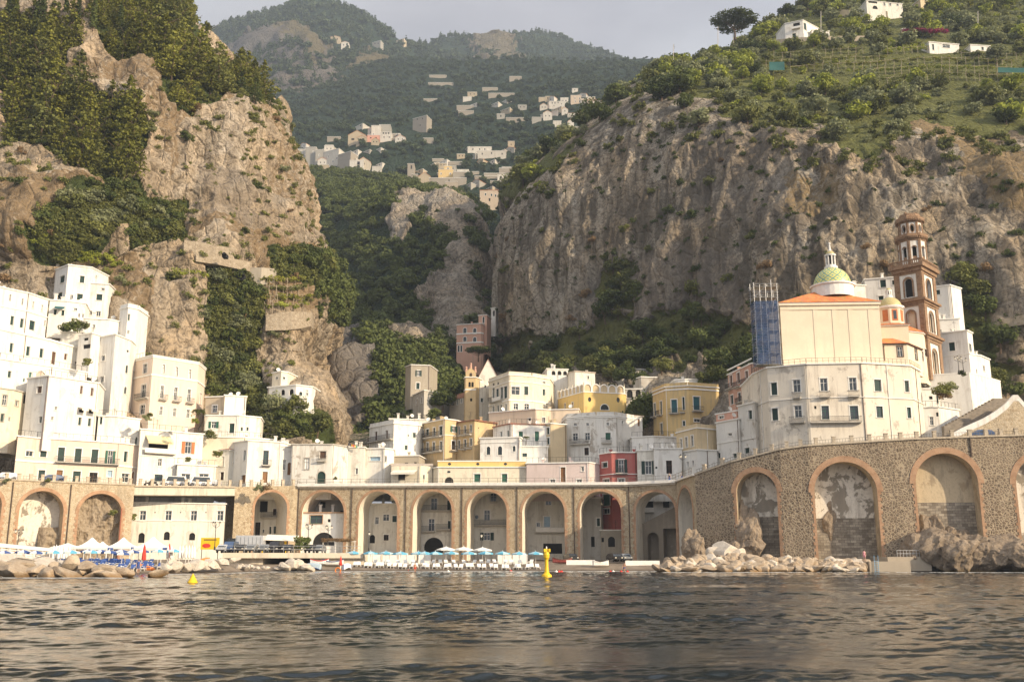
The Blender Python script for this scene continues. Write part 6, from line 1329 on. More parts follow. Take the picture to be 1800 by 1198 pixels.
H('H','house','small white upper house with a doorway on the vine terrace','house','white',[(826,190),(912,190)],895,985,[('o',16,14,(876,934)),('n',10,46,(832,935)),('n',10,40,(906,940))],5,'flat',ext=2)
H('R','wall','rough stone retaining wall with two small doorways above the right road','wall','beige',[(560,172),(880,172.5),(1010,170)],960,1130,[('q',26,110,(880,1010)),('q',20,60,(925,965)),('o',22,44,(932,1030))],4,'flat',ext=1.5,eave=.1) if False else None
# stairs with the curved white parapet
Yp = 174.; st = empty('stairway', P(1700, 745, Yp), 'broad grey stone stairway climbing right behind a curved white parapet', 'stairs')
path = [(1672,762),(1690,752),(1710,743),(1730,734),(1750,722),(1768,708),(1780,694),(1788,694),(1798,706),(1815,716)]
mb = MB(); wl = MB()
for (a, b) in zip(path[:-1], path[1:]):
    p, q = P(a[0], a[1], Yp), P(b[0], b[1], Yp); zl = P(1700, 775, Yp).z-1
    mb.hexa([(p.x, Yp-.25, p.z-1.1), (q.x, Yp-.25, q.z-1.1), (q.x, Yp+.25, q.z-1.1), (p.x, Yp+.25, p.z-1.1), (p.x, Yp-.25, p.z), (q.x, Yp-.25, q.z), (q.x, Yp+.25, q.z), (p.x, Yp+.25, p.z)])
    wl.hexa([(p.x, Yp-.22, zl), (q.x, Yp-.22, zl), (q.x, Yp+6, zl), (p.x, Yp+6, zl), (p.x, Yp-.22, p.z-1.1), (q.x, Yp-.22, q.z-1.1), (q.x, Yp+6, q.z-1.1), (p.x, Yp+6, p.z-1.1)])
mb.build('parapet', PL['white'], st); wl.build('retaining_wall', MS_LEFT, st)
mb = MB(); n = 16
for k in range(n):
    t = k/(n-1); x, y = 1684+(1764-1684)*t, 748+(700-748)*t; p = P(x, y, Yp+3+t*7); mb.box((p.x, p.y+.4, p.z-2.), (5.2-1.2*t, 1.0, 4.)); 
mb.build('step', plain('dark_steps', (.26,.22,.17), .9, .3), st)
# scaffold
Ys = 182.; sf = empty('scaffold', P(1350, 637, Ys), 'steel scaffold tower wrapped in blue netting at the left end of the church', 'scaffold')
x0, x1 = P(1330, 600, Ys).x, P(1371, 600, Ys).x; zs0, zs1 = P(1350, 640, Ys).z, P(1350, 503, Ys).z; mb = MB(); nx = 4
for i in range(nx+1):
    for y in (Ys, Ys+3.): xx = x0+(x1-x0)*i/nx; mb.tube((xx, y, zs0), (xx, y, zs1+random.Random(i+int(y)).uniform(.2, 1.4)), .05, .05, 5)
nl = 7
for j in range(nl+1):
    z = zs0+(zs1-zs0)*j/nl
    for y in (Ys, Ys+3.):
        for dz in (0, .5, 1.):
            if z+dz < zs1+.6: mb.tube((x0-.3, y, z+dz), (x1+.3, y, z+dz), .035, .035, 5)
    for i in range(nx+1): xx = x0+(x1-x0)*i/nx; mb.tube((xx, Ys-.3, z), (xx, Ys+3.3, z), .035, .035, 5)
    if j < nl: mb.tube((x0+(j % 2)*(x1-x0)/2, Ys-.05, z), (x0+(1+j % 2)*(x1-x0)/2, Ys-.05, z+(zs1-zs0)/nl), .035, .035, 5)
mb.build('pole', plain('galvanised_steel', (.42,.42,.42), .4, .2, .5, .6), sf)
for j in range(nl+1): mb = MB(); z = zs0+(zs1-zs0)*j/nl; mb.box(((x0+x1)/2, Ys+1.5, z+.06), (x1-x0, 2.7, .06)); mb.build('platform', plain('scaffold_boards', (.40,.36,.28), .8), sf)
def net_mat():
    t = NT('blue_scaffold_net'); n = t.noise(t.geo((.6, .6, .25)), 1., 5); c = t.ramp(n, [(.3, (.012,.035,.10)), (.7, (.03,.08,.20))]); t.fin(c, .7, .2)
    tr = t.n('ShaderNodeBsdfTransparent'); m = t.n('ShaderNodeMixShader', {'Fac': .55}); t.lk(tr.outputs[0], m.inputs[1]); t.lk(t.b.outputs[0], m.inputs[2]); t.lk(m.outputs[0], t.out.inputs[0]); return t.m
M_NET = net_mat(); zn = zs0+(zs1-zs0)*.80
gm = []
for (ax, ay, bx, by) in ((x0-.05, Ys-.08, x1, Ys-.08), (x0-.05, Ys-.08, x0-.05, Ys+3.)):
    nu_, nv_ = 20, 30; u, v = np.meshgrid(np.linspace(0, 1, nu_), np.linspace(0, 1, nv_)); X = ax+(bx-ax)*u; Yv = ay+(by-ay)*u; Zv = zs0+(zn+(u*nu_ % 3)*.1-zs0)*v; w = .08*np.sin(v*44)+.05*np.sin(u*17+v*9)
    o = link('netting', grid_mesh('netting', np.stack([X-WL[sf.name].x+(w if ax == bx else 0), Yv-WL[sf.name].y-(0 if ax == bx else np.abs(w)), Zv-WL[sf.name].z], -1)), M_NET, sf)
# ================= sea, beach, boulders =================
def shoreY(px): return np.interp(px, [-300,0,250,330,400,430,470,520,600,700,900,1150,1250,1600,1900], [128,128,131,134,139,146,156,160,163,165,166,165,162,158,154])
def build_sea():
    Ys = np.concatenate([[4, 5, 6, 7], np.geomspace(8, 176, 950)]); us = np.linspace(-.66, .66, 760)
    U, Yv = np.meshgrid(us, Ys); X = U*(Yv+20); p = np.stack([X, Yv], -1).reshape(-1, 2); z = np.zeros(len(p)); rg = np.random.default_rng(3)
    th0 = R(-72)
    for k in range(64):
        lam = np.exp(rg.uniform(np.log(.2), np.log(2.2))) if k < 54 else rg.uniform(2.5, 7); a = (.0070*lam**.97 if k < 54 else .006*lam**.7)*rg.uniform(.5, 1.2); th = th0+rg.normal(0, .55); kx, ky = 2*pi/lam*cos(th), 2*pi/lam*sin(th)
        d = p[:, 1]; fade = np.clip(1.7-d*(.008/lam), 0, 1); ph = kx*p[:, 0]+ky*p[:, 1]+rg.uniform(0, 6.28); s = np.sin(ph); z += a*fade*(s+.3*s*s)
    env = .72+1.0*fbm(np.column_stack([p/np.array([17., 4.5]), np.zeros(len(p))]), 3, 5); z *= env
    pos = np.column_stack([p, z]).reshape(len(Ys), len(us), 3)
    me = grid_mesh('sea', pos); o = link('sea', me, M_SEA); tag(o, kind='structure')
    mb = MB(); B_ = 2500.; e = .66
    mb.poly([(-B_, -B_, -.08), (B_, -B_, -.08), (B_, 4., -.08), (-B_, 4., -.08)]); mb.poly([(-e*196, 176, -.08), (-e*24, 4, -.08), (-B_, 4, -.08), (-B_, 176, -.08)]); mb.poly([(e*196, 176, -.08), (B_, 176, -.08), (B_, 4, -.08), (e*24, 4, -.08)])
    o = mb.build('open_sea', M_SEA); tag(o, kind='structure')
t = NT('sea_water'); n1 = t.noise(t.geo((1.1, 2.4, 1.)), 3.4, 6, .65); n2 = t.noise(t.geo((.25, .5, 1.)), 1.2, 4, .6)
t.b.inputs['IOR'].default_value = 1.33; t.bump(t.math('ADD', n1, t.math('MULTIPLY', n2, 1.4)), .16, .06); M_SEA = t.fin((.004,.010,.014), .025, .5)
build_sea()
# beach
SANDY = NT('dark_beach_sand'); n = SANDY.noise(SANDY.geo(), .5, 6, .65); n2 = SANDY.noise(SANDY.geo(), 9, 3); sz = SANDY.n('ShaderNodeSeparateXYZ'); SANDY.lk(SANDY.geo(), sz.inputs[0])
c = SANDY.mix(SANDY.ramp(n, [(.35, 0.), (.65, 1.)]), (.17,.135,.10), (.27,.22,.165)); c = SANDY.mix(SANDY.ramp(n2, [(.55, 0.), (.7, .6)]), c, (.12,.095,.07)); c = SANDY.mix(SANDY.ramp(sz.outputs[2], [(.1, 1.), (.45, 0.)]), c, (.085,.066,.048)); SANDY.bump(n2, .5, .05); M_SAND = SANDY.fin(c, .9, .2)
def beach():
    pxs = np.linspace(-400, 2000, 420); d = np.concatenate([[-6, -3, -1.5], np.linspace(0, 8, 26), np.linspace(9, 90, 30)]); pos = np.zeros((len(d), len(pxs), 3))
    sh = shoreY(pxs)
    for j, q in enumerate(d):
        Y = sh+q; pos[j, :, 0] = (pxs-900)/F*Y/CP*.985; pos[j, :, 1] = Y
        z = np.where(q < 0, q*.16, np.minimum(q*.17, 1.0+.03*max(0, q-6))); pos[j, :, 2] = np.minimum(z, 1.9)
    f = pos.reshape(-1, 3); f[:, 2] += .10*fbm(f/np.array([3., 3., 3.]), 4, 9)
    o = link('beach', grid_mesh('beach', f.reshape(pos.shape)), M_SAND); tag(o, kind='structure')
    return f.reshape(-1, 3)
BEACH = beach()
def gz(x, y):
    k = np.argmin((BEACH[:, 0]-x)**2+(BEACH[:, 1]-y)**2); return float(BEACH[k, 2])
def gp(px, Y, dz=0.):   # a point of the ground seen in column px at distance Y
    x = (px-900)/F*Y/CP*.99; return Vector((x, Y, gz(x, Y)+dz))
# boulders
def rock_mat(name, c1, c2, wet):
    t = NT(name); n = t.noise(t.geo(), 1.2, 6, .65); n2 = t.noise(t.geo(), 6, 5, .7); s = t.n('ShaderNodeSeparateXYZ'); t.lk(t.geo(), s.inputs[0]); oi = t.n('ShaderNodeObjectInfo')
    c = t.mix(t.ramp(n, [(.38, 0.), (.64, 1.)]), c1, c2); c = t.mix(t.math('MULTIPLY', oi.outputs['Random'], .35), c, tuple(x*.72 for x in c1)); c = t.mix(t.ramp(n2, [(.5, 0.), (.68, .6)]), c, tuple(x*.5 for x in c1))
    w = t.math('ADD', s.outputs[2], t.math('MULTIPLY', t.math('SUBTRACT', n, .5), .9)); c = t.mix(t.ramp(w, [(.12, 1.), (.75, 0.)]), c, wet); t.bump(n2, .8, .12); return t.fin(c, .85, .25)
M_BOUL = rock_mat('boulder_limestone', (.36,.275,.19), (.50,.41,.30), (.22,.13,.05)); M_PALE = rock_mat('pale_breakwater_stone', (.52,.45,.36), (.66,.59,.49), (.40,.32,.22)); M_CRAG = rock_mat('crag_rock', (.23,.175,.12), (.34,.27,.195), (.17,.115,.055))
RPROTO = []
def rock_mesh(seed, n=4, sharp=.5):
    bm = bmesh.new(); bmesh.ops.create_icosphere(bm, subdivisions=n, radius=1.); rr = random.Random(seed)
    planes = [(Vector((rr.gauss(0, 1), rr.gauss(0, 1), rr.gauss(0, 1))).normalized(), rr.uniform(.50, .82)) for _ in range(14)]
    co = np.array([v.co[:] for v in bm.verts]); d = fbm(co*1.1+seed*7, 4, seed)
    for v, q in zip(bm.verts, d):
        p = v.co.copy()
        for nn, h in planes:
            e = p.dot(nn)-h
            if e > 0: p -= nn*e*(.72+sharp*.28)
        v.co = p*(1+.14*q)
    me = bpy.data.meshes.new('boulder'); bm.to_mesh(me); bm.free(); me.polygons.foreach_set('use_smooth', [False]*len(me.polygons)); me.update(); return me
RPROTO = [rock_mesh(k) for k in range(9)]; RM = {}
def boulder(c, s, mat, label, group, name='boulder'):
    k = rnd.randrange(len(RPROTO)); key = (k, mat.name)
    if key not in RM: m = RPROTO[k].copy(); m.materials.append(mat); RM[key] = m
    o = link(name, RM[key], None, None, c); o.scale = s; o.rotation_euler = (rnd.uniform(-.5, .5), rnd.uniform(-.5, .5), rnd.uniform(0, 6.28)); tag(o, label, 'boulder', group); return o
def bpx(x, y0, y1, w, Y, mat, label, group):   # boulder between picture rows y0 (top) and y1 (foot)
    a, b = P(x, y0, Y), P(x, y1, Y); h = (a.z-b.z)/2; ww = w/2*Y/F
    boulder((a.x, Y+ww*.4, (a.z+b.z)/2), (ww*1.32, ww*1.3, h*1.3), mat, label, group)
GL = 'boulders of the left breakwater'
for i, (x, y0, y1, w, Y, lab) in enumerate([(22,990,1018,50,110,'big rounded boulder at the far left end of the breakwater'),(60,994,1012,30,111,'boulder next to the left end of the breakwater, half behind the big rounded one'),(84,998,1018,34,108,'brown boulder at the waterline left of the long flat one'),(36,984,1000,40,114,'grey boulder high behind the big rounded left one'),(116,1001,1017,46,108,'long flat ochre boulder at the waterline of the breakwater'),(97,988,1004,26,112,'brown boulder resting on the long flat ochre one'),(126,979,1004,30,112,'tallest dark boulder of the left breakwater'),(153,986,1006,34,112,'pale slanting boulder right of the tallest dark one'),(160,1004,1016,34,109,'ochre boulder wedged under the pale slanting one'),(184,992,1008,34,111,'dark lumpy boulder near the right end of the breakwater'),(190,1004,1016,48,108,'flat ochre boulder at the waterline near the right end of the breakwater'),(219,1001,1015,30,109,'last ochre boulder at the right end of the left breakwater'),(277,1003,1014,30,112,'lone brown rock standing in the water off the left beach'),(5,986,1000,22,113,'small boulder at the left picture edge')]):
    bpx(x, y0, y1, w, Y, M_BOUL, lab, GL)
for i in range(46): bpx(rnd.uniform(0, 235), 997+rnd.uniform(0, 8), 1012+rnd.uniform(0, 4), rnd.uniform(10, 20), rnd.uniform(111, 115), M_BOUL, 'small stone filling the gaps of the left breakwater', 'small stones of the left breakwater')
for i, (x, y0, y1, w) in enumerate([(8,982,992,60),(45,984,994,44),(75,984,992,40),(102,986,994,26)]): bpx(x, y0, y1, w, 120, M_PALE, 'pale flat slab of stone behind the left breakwater', 'pale slabs behind the breakwater')
for i, (x, y0, y1, w) in enumerate([(292,990,1004,20),(308,987,1004,26),(326,987,1003,20),(342,984,1002,26),(356,985,1000,26),(372,984,998,30),(390,981,994,26),(300,984,994,18),(408,980,990,24)]): bpx(x, y0, y1, w, 134+i, M_PALE, 'pale squared block of the small stone groyne', 'pale blocks of the stone groyne')
for i in range(16):
    x = rnd.uniform(488, 546); k = 1-abs(x-515)/34; bpx(x, 1000-19*k+rnd.uniform(-2, 3), 1001, rnd.uniform(12, 22), 158+rnd.uniform(0, 5), M_PALE, 'pale angular rock of the heap by the stream culvert', 'pale rocks by the culvert')
for i in range(24): bpx(rnd.uniform(395, 470), 991+rnd.uniform(0, 5), 1000, rnd.uniform(5, 10), rnd.uniform(150, 156), M_PALE, 'small pale stone strewn along the stream mouth', 'small stones at the stream mouth')
GR = 'boulders of the right breakwater'
for i in range(175):
    t_ = rnd.random(); x = 1158+(1528-1158)*t_; top = np.interp(x, [1158,1180,1240,1290,1330,1420,1500,1530], [992,978,972,972,970,978,982,986]); r = rnd.random(); y0 = top+(1001-top)*r*.9; w = rnd.uniform(16, 32)
    bpx(x, y0, min(1006, y0+rnd.uniform(14, 24)), w, 160.5-5.5*r-(x-1158)/370*2, M_BOUL if rnd.random() < .82 else M_PALE, 'tan boulder in the long heap along the foot of the right sea wall' , GR)
for (x, y0, y1, w, Y, lab) in [(1276,952,985,44,161,'big pale jagged boulder rising above the right heap'),(1297,962,985,30,160.5,'pale boulder leaning beside the big jagged one'),(1258,964,984,26,161.5,'pale boulder left of the big jagged one')]: bpx(x, y0, y1, w, Y, M_PALE, lab, GR)
def crag(name, label, pts, mat, seed, cat='rock'):  # lumps merged into one outcrop
    vs_, fs = [], []; 
    for (x, y0, y1, w, Y) in pts:
        a, b = P(x, y0, Y), P(x, y1, Y); me = rock_mesh(seed, 5, .9); seed += 1; k = len(vs_); h = (a.z-b.z)/2; ww = w/2*Y/F
        co = np.array([v.co[:] for v in me.vertices])*np.array([ww*1.2, ww*1.2, h*1.2])+np.array([a.x, Y+ww*.3, (a.z+b.z)/2])
        nn = co-np.array([a.x, Y, (a.z+b.z)/2]); nn /= np.linalg.norm(nn, axis=1, keepdims=True); q_ = co@np.array([[.9, .1, .3], [-.1, 1, 0], [-.35, 0, .93]]); co += nn*(ridge(q_/np.array([1.3, 1.3, 4.]), 5, seed)*.75+fbm(co/.45, 3, seed)*.16)[:, None]
        vs_ += co.tolist(); fs += [tuple(k+i for i in p.vertices) for p in me.polygons]; bpy.data.meshes.remove(me)
    me = bpy.data.meshes.new(name); me.from_pydata(vs_, [], fs); o = link(name, me, mat); tag(o, label, cat)
crag('rock_outcrop','big brown rock outcrop at the foot of the right end of the sea wall',[(1618,945,1004,60,160),(1655,935,1006,70,158),(1690,950,1006,60,156),(1725,955,1006,60,156),(1760,950,1006,60,155),(1800,945,1006,70,154),(1640,925,960,44,161),(1600,955,990,40,161.5),(1710,940,985,50,159),(1770,935,980,60,158)],M_CRAG,200)
crag('rock_outcrop','tall leaning rock slab inside the first blind arch of the right wall',[(1306,885,980,30,170),(1316,900,985,34,169),(1322,930,985,36,168.5),(1300,940,985,30,169.5)],M_CRAG,300)
crag('rock_outcrop','lumpy rock bulging from the back of the second blind arch',[(1452,878,930,26,168.2),(1466,870,915,22,168.6),(1474,895,945,24,168.2),(1458,905,950,22,167.6),(1485,875,898,16,168.8)],M_CRAG,400)
crag('rock_outcrop','weathered rock filling the lower part of the third blind arch',[(1628,895,960,30,164),(1645,910,965,34,163.6),(1665,925,970,34,163.4),(1690,935,970,36,163.3)],M_CRAG,500)
crag('rock_outcrop','grey rock stump beside the narrow arch of the viaduct',[(1216,925,985,24,171),(1226,940,985,22,169.5),(1210,950,985,20,170)],M_CRAG,600)
M_ROCKF = rock_mat('arch_rock_face', (.30,.235,.16), (.44,.36,.26), (.25,.18,.11))
def rockface(label, b, f0, f1, z1, d, seed):
    ul, ur, sp, zc = b['op']; fr = b['fr']; u = np.linspace(ul+(ur-ul)*f0-.6, ul+(ur-ul)*f1+(.6 if f1 > .9 else 0), 70); z = np.linspace(.5, min(z1, zc+.3), 100); U, Z = np.meshgrid(u, z); A = fr.A; n = fr.n
    p = np.stack([A.x+fr.u.x*U, A.y+fr.u.y*U, Z], -1); q = p.reshape(-1, 3)+seed; dd = (1.0*ridge(q/np.array([2.2, 2.2, 4.5]), 4, seed)+.35*fbm(q/.7, 3, seed)).reshape(U.shape); tt = (U-u[0])/(u[-1]-u[0]); dd = np.minimum(-d+dd-(0 if f1-f0 > .9 else 1.4*np.clip((.35-np.minimum(tt, 1-tt if f1 < .9 else tt))/.35, 0, 1)**2)-.8*np.clip((Z-z1+2)/2, 0, 1), -.35)
    p[..., 0] += n.x*dd; p[..., 1] += n.y*dd; o = link('rock_outcrop', grid_mesh('rock_outcrop', p, False), M_ROCKF); tag(o, label, 'rock')
rockface('craggy tan rock filling the second blind arch of the left wall', LB[2], 0., 1., 30, 2.1, 3); rockface('rough rock rising at the right side of the first blind arch of the left wall', LB[1], .62, 1., 7.5, 1.9, 5)
# parking deck over the stream
M_DECK = plaster('deck_concrete', (.62,.55,.43), .5); dk = empty('parking_deck', P(500, 980, 172), 'concrete parking deck bridging a dark stream culvert', 'deck')
dx0, dx1 = P(392, 970, 165).x, P(640, 970, 172).x; dz = P(500, 971, 168).z; mb = MB()
mb.hexa([(dx0, 165, dz-.85), (dx1, 171, dz-.85), (dx1, 205, dz-.85), (dx0, 196, dz-.85), (dx0, 165, dz), (dx1, 171, dz), (dx1, 205, dz), (dx0, 196, dz)]); mb.build('slab', M_DECK, dk)
mb = MB(); xa, xb = P(462, 980, 168).x, P(545, 980, 168).x
mb.hexa([(dx0, 167, -.5), (xa, 168, -.5), (xa, 200, -.5), (dx0, 196, -.5), (dx0, 167, dz-.86), (xa, 168, dz-.86), (xa, 200, dz-.86), (dx0, 196, dz-.86)]); mb.hexa([(xb, 169.5, -.5), (dx1, 172, -.5), (dx1, 204, -.5), (xb, 202, -.5), (xb, 169.5, dz-.86), (dx1, 172, dz-.86), (dx1, 204, dz-.86), (xb, 202, dz-.86)])
mb.build('abutment', M_DECK, dk); mb = MB(); mb.poly([(xa, 190, -.4), (xb, 190, -.4), (xb, 190, dz-.86), (xa, 190, dz-.86)]); mb.build('culvert_back', M_DARK, dk)
mb = MB(); 
for k in range(15):
    u = k/14; x = dx0+(dx1-dx0)*.97*u+.1; y = 165.2+6*u; mb.tube((x, y, dz), (x, y, dz+1.15), .04, .04, 5)
for h in (.6, 1.1): mb.tube((dx0+.1, 165.2, dz+h), (dx0+(dx1-dx0)*.97, 171, dz+h), .035, .035, 5)
mb.build('railing', plain('grey_steel_rail', (.30,.30,.29), .5), dk)
DECKZ = dz
# landing stage on the right
ls = empty('landing_stage', P(1590, 990, 158), 'low concrete landing stage with a railed platform and a blue ladder', 'pier'); mb = MB()
p, q = P(1528, 986, 156.5), P(1600, 986, 156.5); mb.hexa([(p.x, 156.5, -.5), (q.x, 156.5, -.5), (q.x, 164, -.5), (p.x, 164, -.5), (p.x, 156.5, p.z), (q.x, 156.5, p.z), (q.x, 164, p.z), (p.x, 164, p.z)])
r, s = P(1560, 978, 158), P(1636, 978, 158); mb.hexa([(r.x, 158, .2), (s.x, 158, .2), (s.x, 164.5, .2), (r.x, 164.5, .2), (r.x, 158, r.z), (s.x, 158, r.z), (s.x, 164.5, r.z), (r.x, 164.5, r.z)]); mb.build('platform', plaster('weathered_pier_concrete', (.40,.34,.26), .6), ls)
mb = MB()
for k in range(11): x = r.x+1.6+(s.x-r.x-1.7)*k/10; mb.tube((x, 158.2, r.z), (x, 158.2, r.z+1.0), .03, .03, 5)
for h in (.5, 1.0): mb.tube((r.x+1.6, 158.2, r.z+h), (s.x-.1, 158.2, r.z+h), .03, .03, 5)
mb.build('railing', plain('pale_steel', (.55,.55,.53), .4), ls); mb = MB(); l = P(1541, 995, 156.3)
for dx in (-.3, .3): mb.tube((l.x+dx, 156.3, -.3), (l.x+dx, 156.3, p.z+.9), .04, .04, 6)
for k in range(7): mb.tube((l.x-.3, 156.3, -.1+.3*k), (l.x+.3, 156.3, -.1+.3*k), .03, .03, 5)
mb.build('ladder', plain('blue_ladder_paint', (.20,.38,.55), .4), ls)
# thin wash of foam along the water's edge
fq = []
for k in range(1500):
    px = rnd.uniform(240, 1160) if k < 900 else rnd.choice((rnd.uniform(-40, 240), rnd.uniform(1160, 1860))); yy = float(shoreY(px)) if k < 900 else (107.5 if px < 240 else np.interp(px, [1160,1530,1640,1860], [153.5,152.5,151,149])); Y = yy-rnd.uniform(.1, 1.5); x = (px-900)/F*Y/CP*.985; l, w = rnd.uniform(.2, .9), rnd.uniform(.04, .16); z = .05+rnd.uniform(0, .05); a = rnd.uniform(-.3, .3)
    fq.append([(x-l, Y-w-a*l, z), (x+l*.3, Y-w*1.4, z), (x+l, Y+w+a*l, z+.02), (x-l*.4, Y+w*1.2, z+.02)])
me = quads_mesh('foam', np.array(fq)); me.materials.append(plain('sea_foam', (.66,.65,.60), .8, .1)); o = link('foam', me); tag(o, 'thin broken wash of pale foam along the waterline', 'foam', kind='stuff')
# ================= small things =================
C_ = lambda n, c, r=.6, **k: plain(n, c, r, k.get('var', .12), k.get('spec', .3), k.get('metal', 0.), k.get('sc', 3))
M_SKY = C_('light_blue_cloth', (.13,.42,.58), .8); M_WCL = C_('white_cloth', (.80,.78,.72), .85, var=.06); M_NAVY = C_('navy_cloth', (.05,.10,.28), .8); M_YEL = C_('yellow_plastic', (.78,.50,.02), .45); M_REDP = C_('red_plastic', (.62,.05,.03), .5); M_ORNG = C_('orange_plastic', (.75,.22,.04), .5); M_TYRE = C_('tyre_rubber', (.02,.02,.02), .8); M_RIM = C_('wheel_rim', (.40,.40,.42), .3, metal=.7); M_LAMP = C_('lamp_glass', (.70,.66,.55), .2, spec=.6)
# --- parasols
def parasol(c, w, mats, label, group, h=2.3, flat=.26):
    o = empty('parasol', c, label, 'parasol', group, rnd.uniform(0, 6)); mb = MB(); mb.tube((0, 0, -.3), (0, 0, h+.1), .035, .03, 6); mb.build('pole', M_WFR, o, world=False)
    n = 8; st = [MB(), MB()]
    for k in range(n):
        a0, a1 = 2*pi*k/n, 2*pi*(k+1)/n; r = w/2; z1 = h-flat*r
        m = st[k % 2]; p = [(0, 0, h), (r*cos(a0), r*sin(a0), z1), (r*cos(a1), r*sin(a1), z1)]; m.poly(p); m.poly([p[1], p[2], (p[2][0], p[2][1], z1-.22), (p[1][0], p[1][1], z1-.22)])
    cv_ = st[0].build('canopy', mats[0], o, world=False); st[1].build('panel', mats[1], cv_, world=False); mb = MB(); mb.ball((0, 0, h+.08), .07, 6, 4); mb.build('finial', M_WFR, o, world=False); return o
GP = 'light blue parasols on the central beach'
pc = parasol(gp(631, 171.5), 2.6, (M_SKY, C_('pale_blue_cloth', (.42,.60,.66), .8)), 'light blue and white striped parasol in the front row of the central beach', GP)
for x in (660,686,711,741,752,770,797,827,855,884,912,940): o = copy_tree(pc); o.location = gp(x, 171.5+rnd.uniform(-.4, .8)); o.rotation_euler.z = rnd.uniform(0, 6)
bigp = None
for x in (788,818,850):
    if bigp is None: bigp = parasol(gp(x, 176), 3.4, (M_WCL, M_WCL), 'big plain white parasol behind the light blue ones', 'big white parasols', 2.9)
    else: o = copy_tree(bigp); o.location = gp(x, 176)
GB_ = 'blue and white parasols on the left beach'; pb_ = None
for x, Y in ((12,136),(38,135),(71,138),(92,135),(124,136),(153,137),(188,139),(202,142),(217,138),(237,144),(256,140),(239,136),(273,145),(327,150),(180,146),(300,148)):
    if pb_ is None: pb_ = parasol(gp(x, Y), 2.2, (M_NAVY, M_WCL), 'dark blue and white parasol among the chairs of the left beach', GB_, 2.15); pb2 = parasol(gp(x+8, Y+2), 2.2, (M_SKY, M_WCL), 'pale blue parasol among the chairs of the left beach', GB_, 2.15)
    else: o = copy_tree(rnd.choice((pb_, pb_, pb2))); o.location = gp(x, Y)
# --- loungers and beach chairs
def lounger(c, frame, cloth, label, group, rz):
    o = empty('sun_lounger', c, label, 'sun lounger', group, rz); mb = MB(); mb.box((0, 0, .33), (.62, 1.25, .05)); mb.build('seat', cloth, o, world=False)
    mb = MB(); mb.hexa([(-.31, .6, .33), (.31, .6, .33), (.31, .66, .38), (-.31, .66, .38), (-.31, 1.05, .86), (.31, 1.05, .86), (.31, 1.11, .84), (-.31, 1.11, .84)]); mb.build('backrest', cloth, o, world=False)
    for x in (-.29, .29):
        for y in (-.55, .5): mb = MB(); mb.box((x, y, .15), (.06, .06, .32)); mb.build('leg', frame, o, world=False)
        mb = MB(); mb.box((x, 0.05, .33), (.06, 1.3, .09)); mb.box((x, .35, .55), (.05, .5, .05)); mb.build('side_rail', frame, o, world=False)
    return o
l0 = lounger(gp(634, 168), M_WFR, M_WCL, 'white sun lounger in the front row of the central beach', 'white sun loungers', 0)
for x in (641,653,660,672,680,692,699,711,718,731,738,750,757,769,776,788,795,806,813,826,833,846,853,866,873,886,893,906,913,926,934,944):
    o = copy_tree(l0); o.location = gp(x, 168+rnd.uniform(-.3, .5)); o.rotation_euler.z = rnd.uniform(-.25, .25)
for x in range(650, 940, 14):
    o = copy_tree(l0); o.location = gp(x+rnd.uniform(-3, 3), 173.5+rnd.uniform(-.6, .6)); o.rotation_euler.z = rnd.uniform(-.4, .4); tag(o, 'white sun lounger in the back row of the central beach', None, 'white sun loungers of the back row')
l1 = lounger(gp(160, 133.5), M_WFR, M_NAVY, 'white framed beach chair with navy cloth on the left beach', 'navy beach chairs', 0)
for k in range(58): 
    x = rnd.uniform(130, 300); o = copy_tree(l1); o.location = gp(x, rnd.uniform(133, 146)); o.rotation_euler.z = rnd.uniform(-.5, .5)
# --- pavilion tents
def tent(px, pyp, pye, w, Y, label):
    c = gp(px, Y); ap, ev = P(px, pyp, Y).z-c.z, P(px, pye, Y).z-c.z; r = w/2*Y/F; o = empty('beach_tent', c, label, 'tent', 'white peaked tents on the left beach'); mb = MB(); n = 8; q = [(-r, -r), (r, -r), (r, r), (-r, r)]
    for i in range(4):
        a, b = q[i], q[(i+1) % 4]; pr = [(1., ev), (.62, ev+(ap-ev)*.24), (.3, ev+(ap-ev)*.58), (.03, ap)]
        for (s0, z0), (s1, z1) in zip(pr[:-1], pr[1:]): mb.poly([(a[0]*s0, a[1]*s0, z0), (b[0]*s0, b[1]*s0, z0), (b[0]*s1, b[1]*s1, z1), (a[0]*s1, a[1]*s1, z1)])
        mb.poly([(a[0], a[1], ev-.3), (b[0], b[1], ev-.3), (b[0], b[1], ev), (a[0], a[1], ev)])
    cn = mb.build('canopy', M_WCL, o, world=False); mb = MB()
    mb.hexa([(r*1.01, -r*.9, ev-.3), (r*1.03, -r*.9, ev-.3), (r*1.03, r*.9, ev-.3), (r*1.01, r*.9, ev-.3), (r*1.01, -r*.9, ev), (r*1.03, -r*.9, ev), (r*1.03, r*.9, ev), (r*1.01, r*.9, ev)]); mb.build('blue_valance', M_NAVY, cn, world=False)
    for x, y in q: mb = MB(); mb.tube((x*.97, y*.97, -.3), (x*.97, y*.97, ev), .06, .06, 6); mb.build('leg', M_WFR, o, world=False)
tent(186,944,961,40,152,'tall white peaked tent at the left of the tent row'); tent(204,951,962,28,149,'smaller white tent between the two left tall ones'); tent(239,944,961,42,153,'tall white peaked tent in the middle of the row'); tent(290,943,962,48,152,'widest white peaked tent at the right of the row'); tent(145,954,961,42,155,'low flat white tent at the left end of the row')
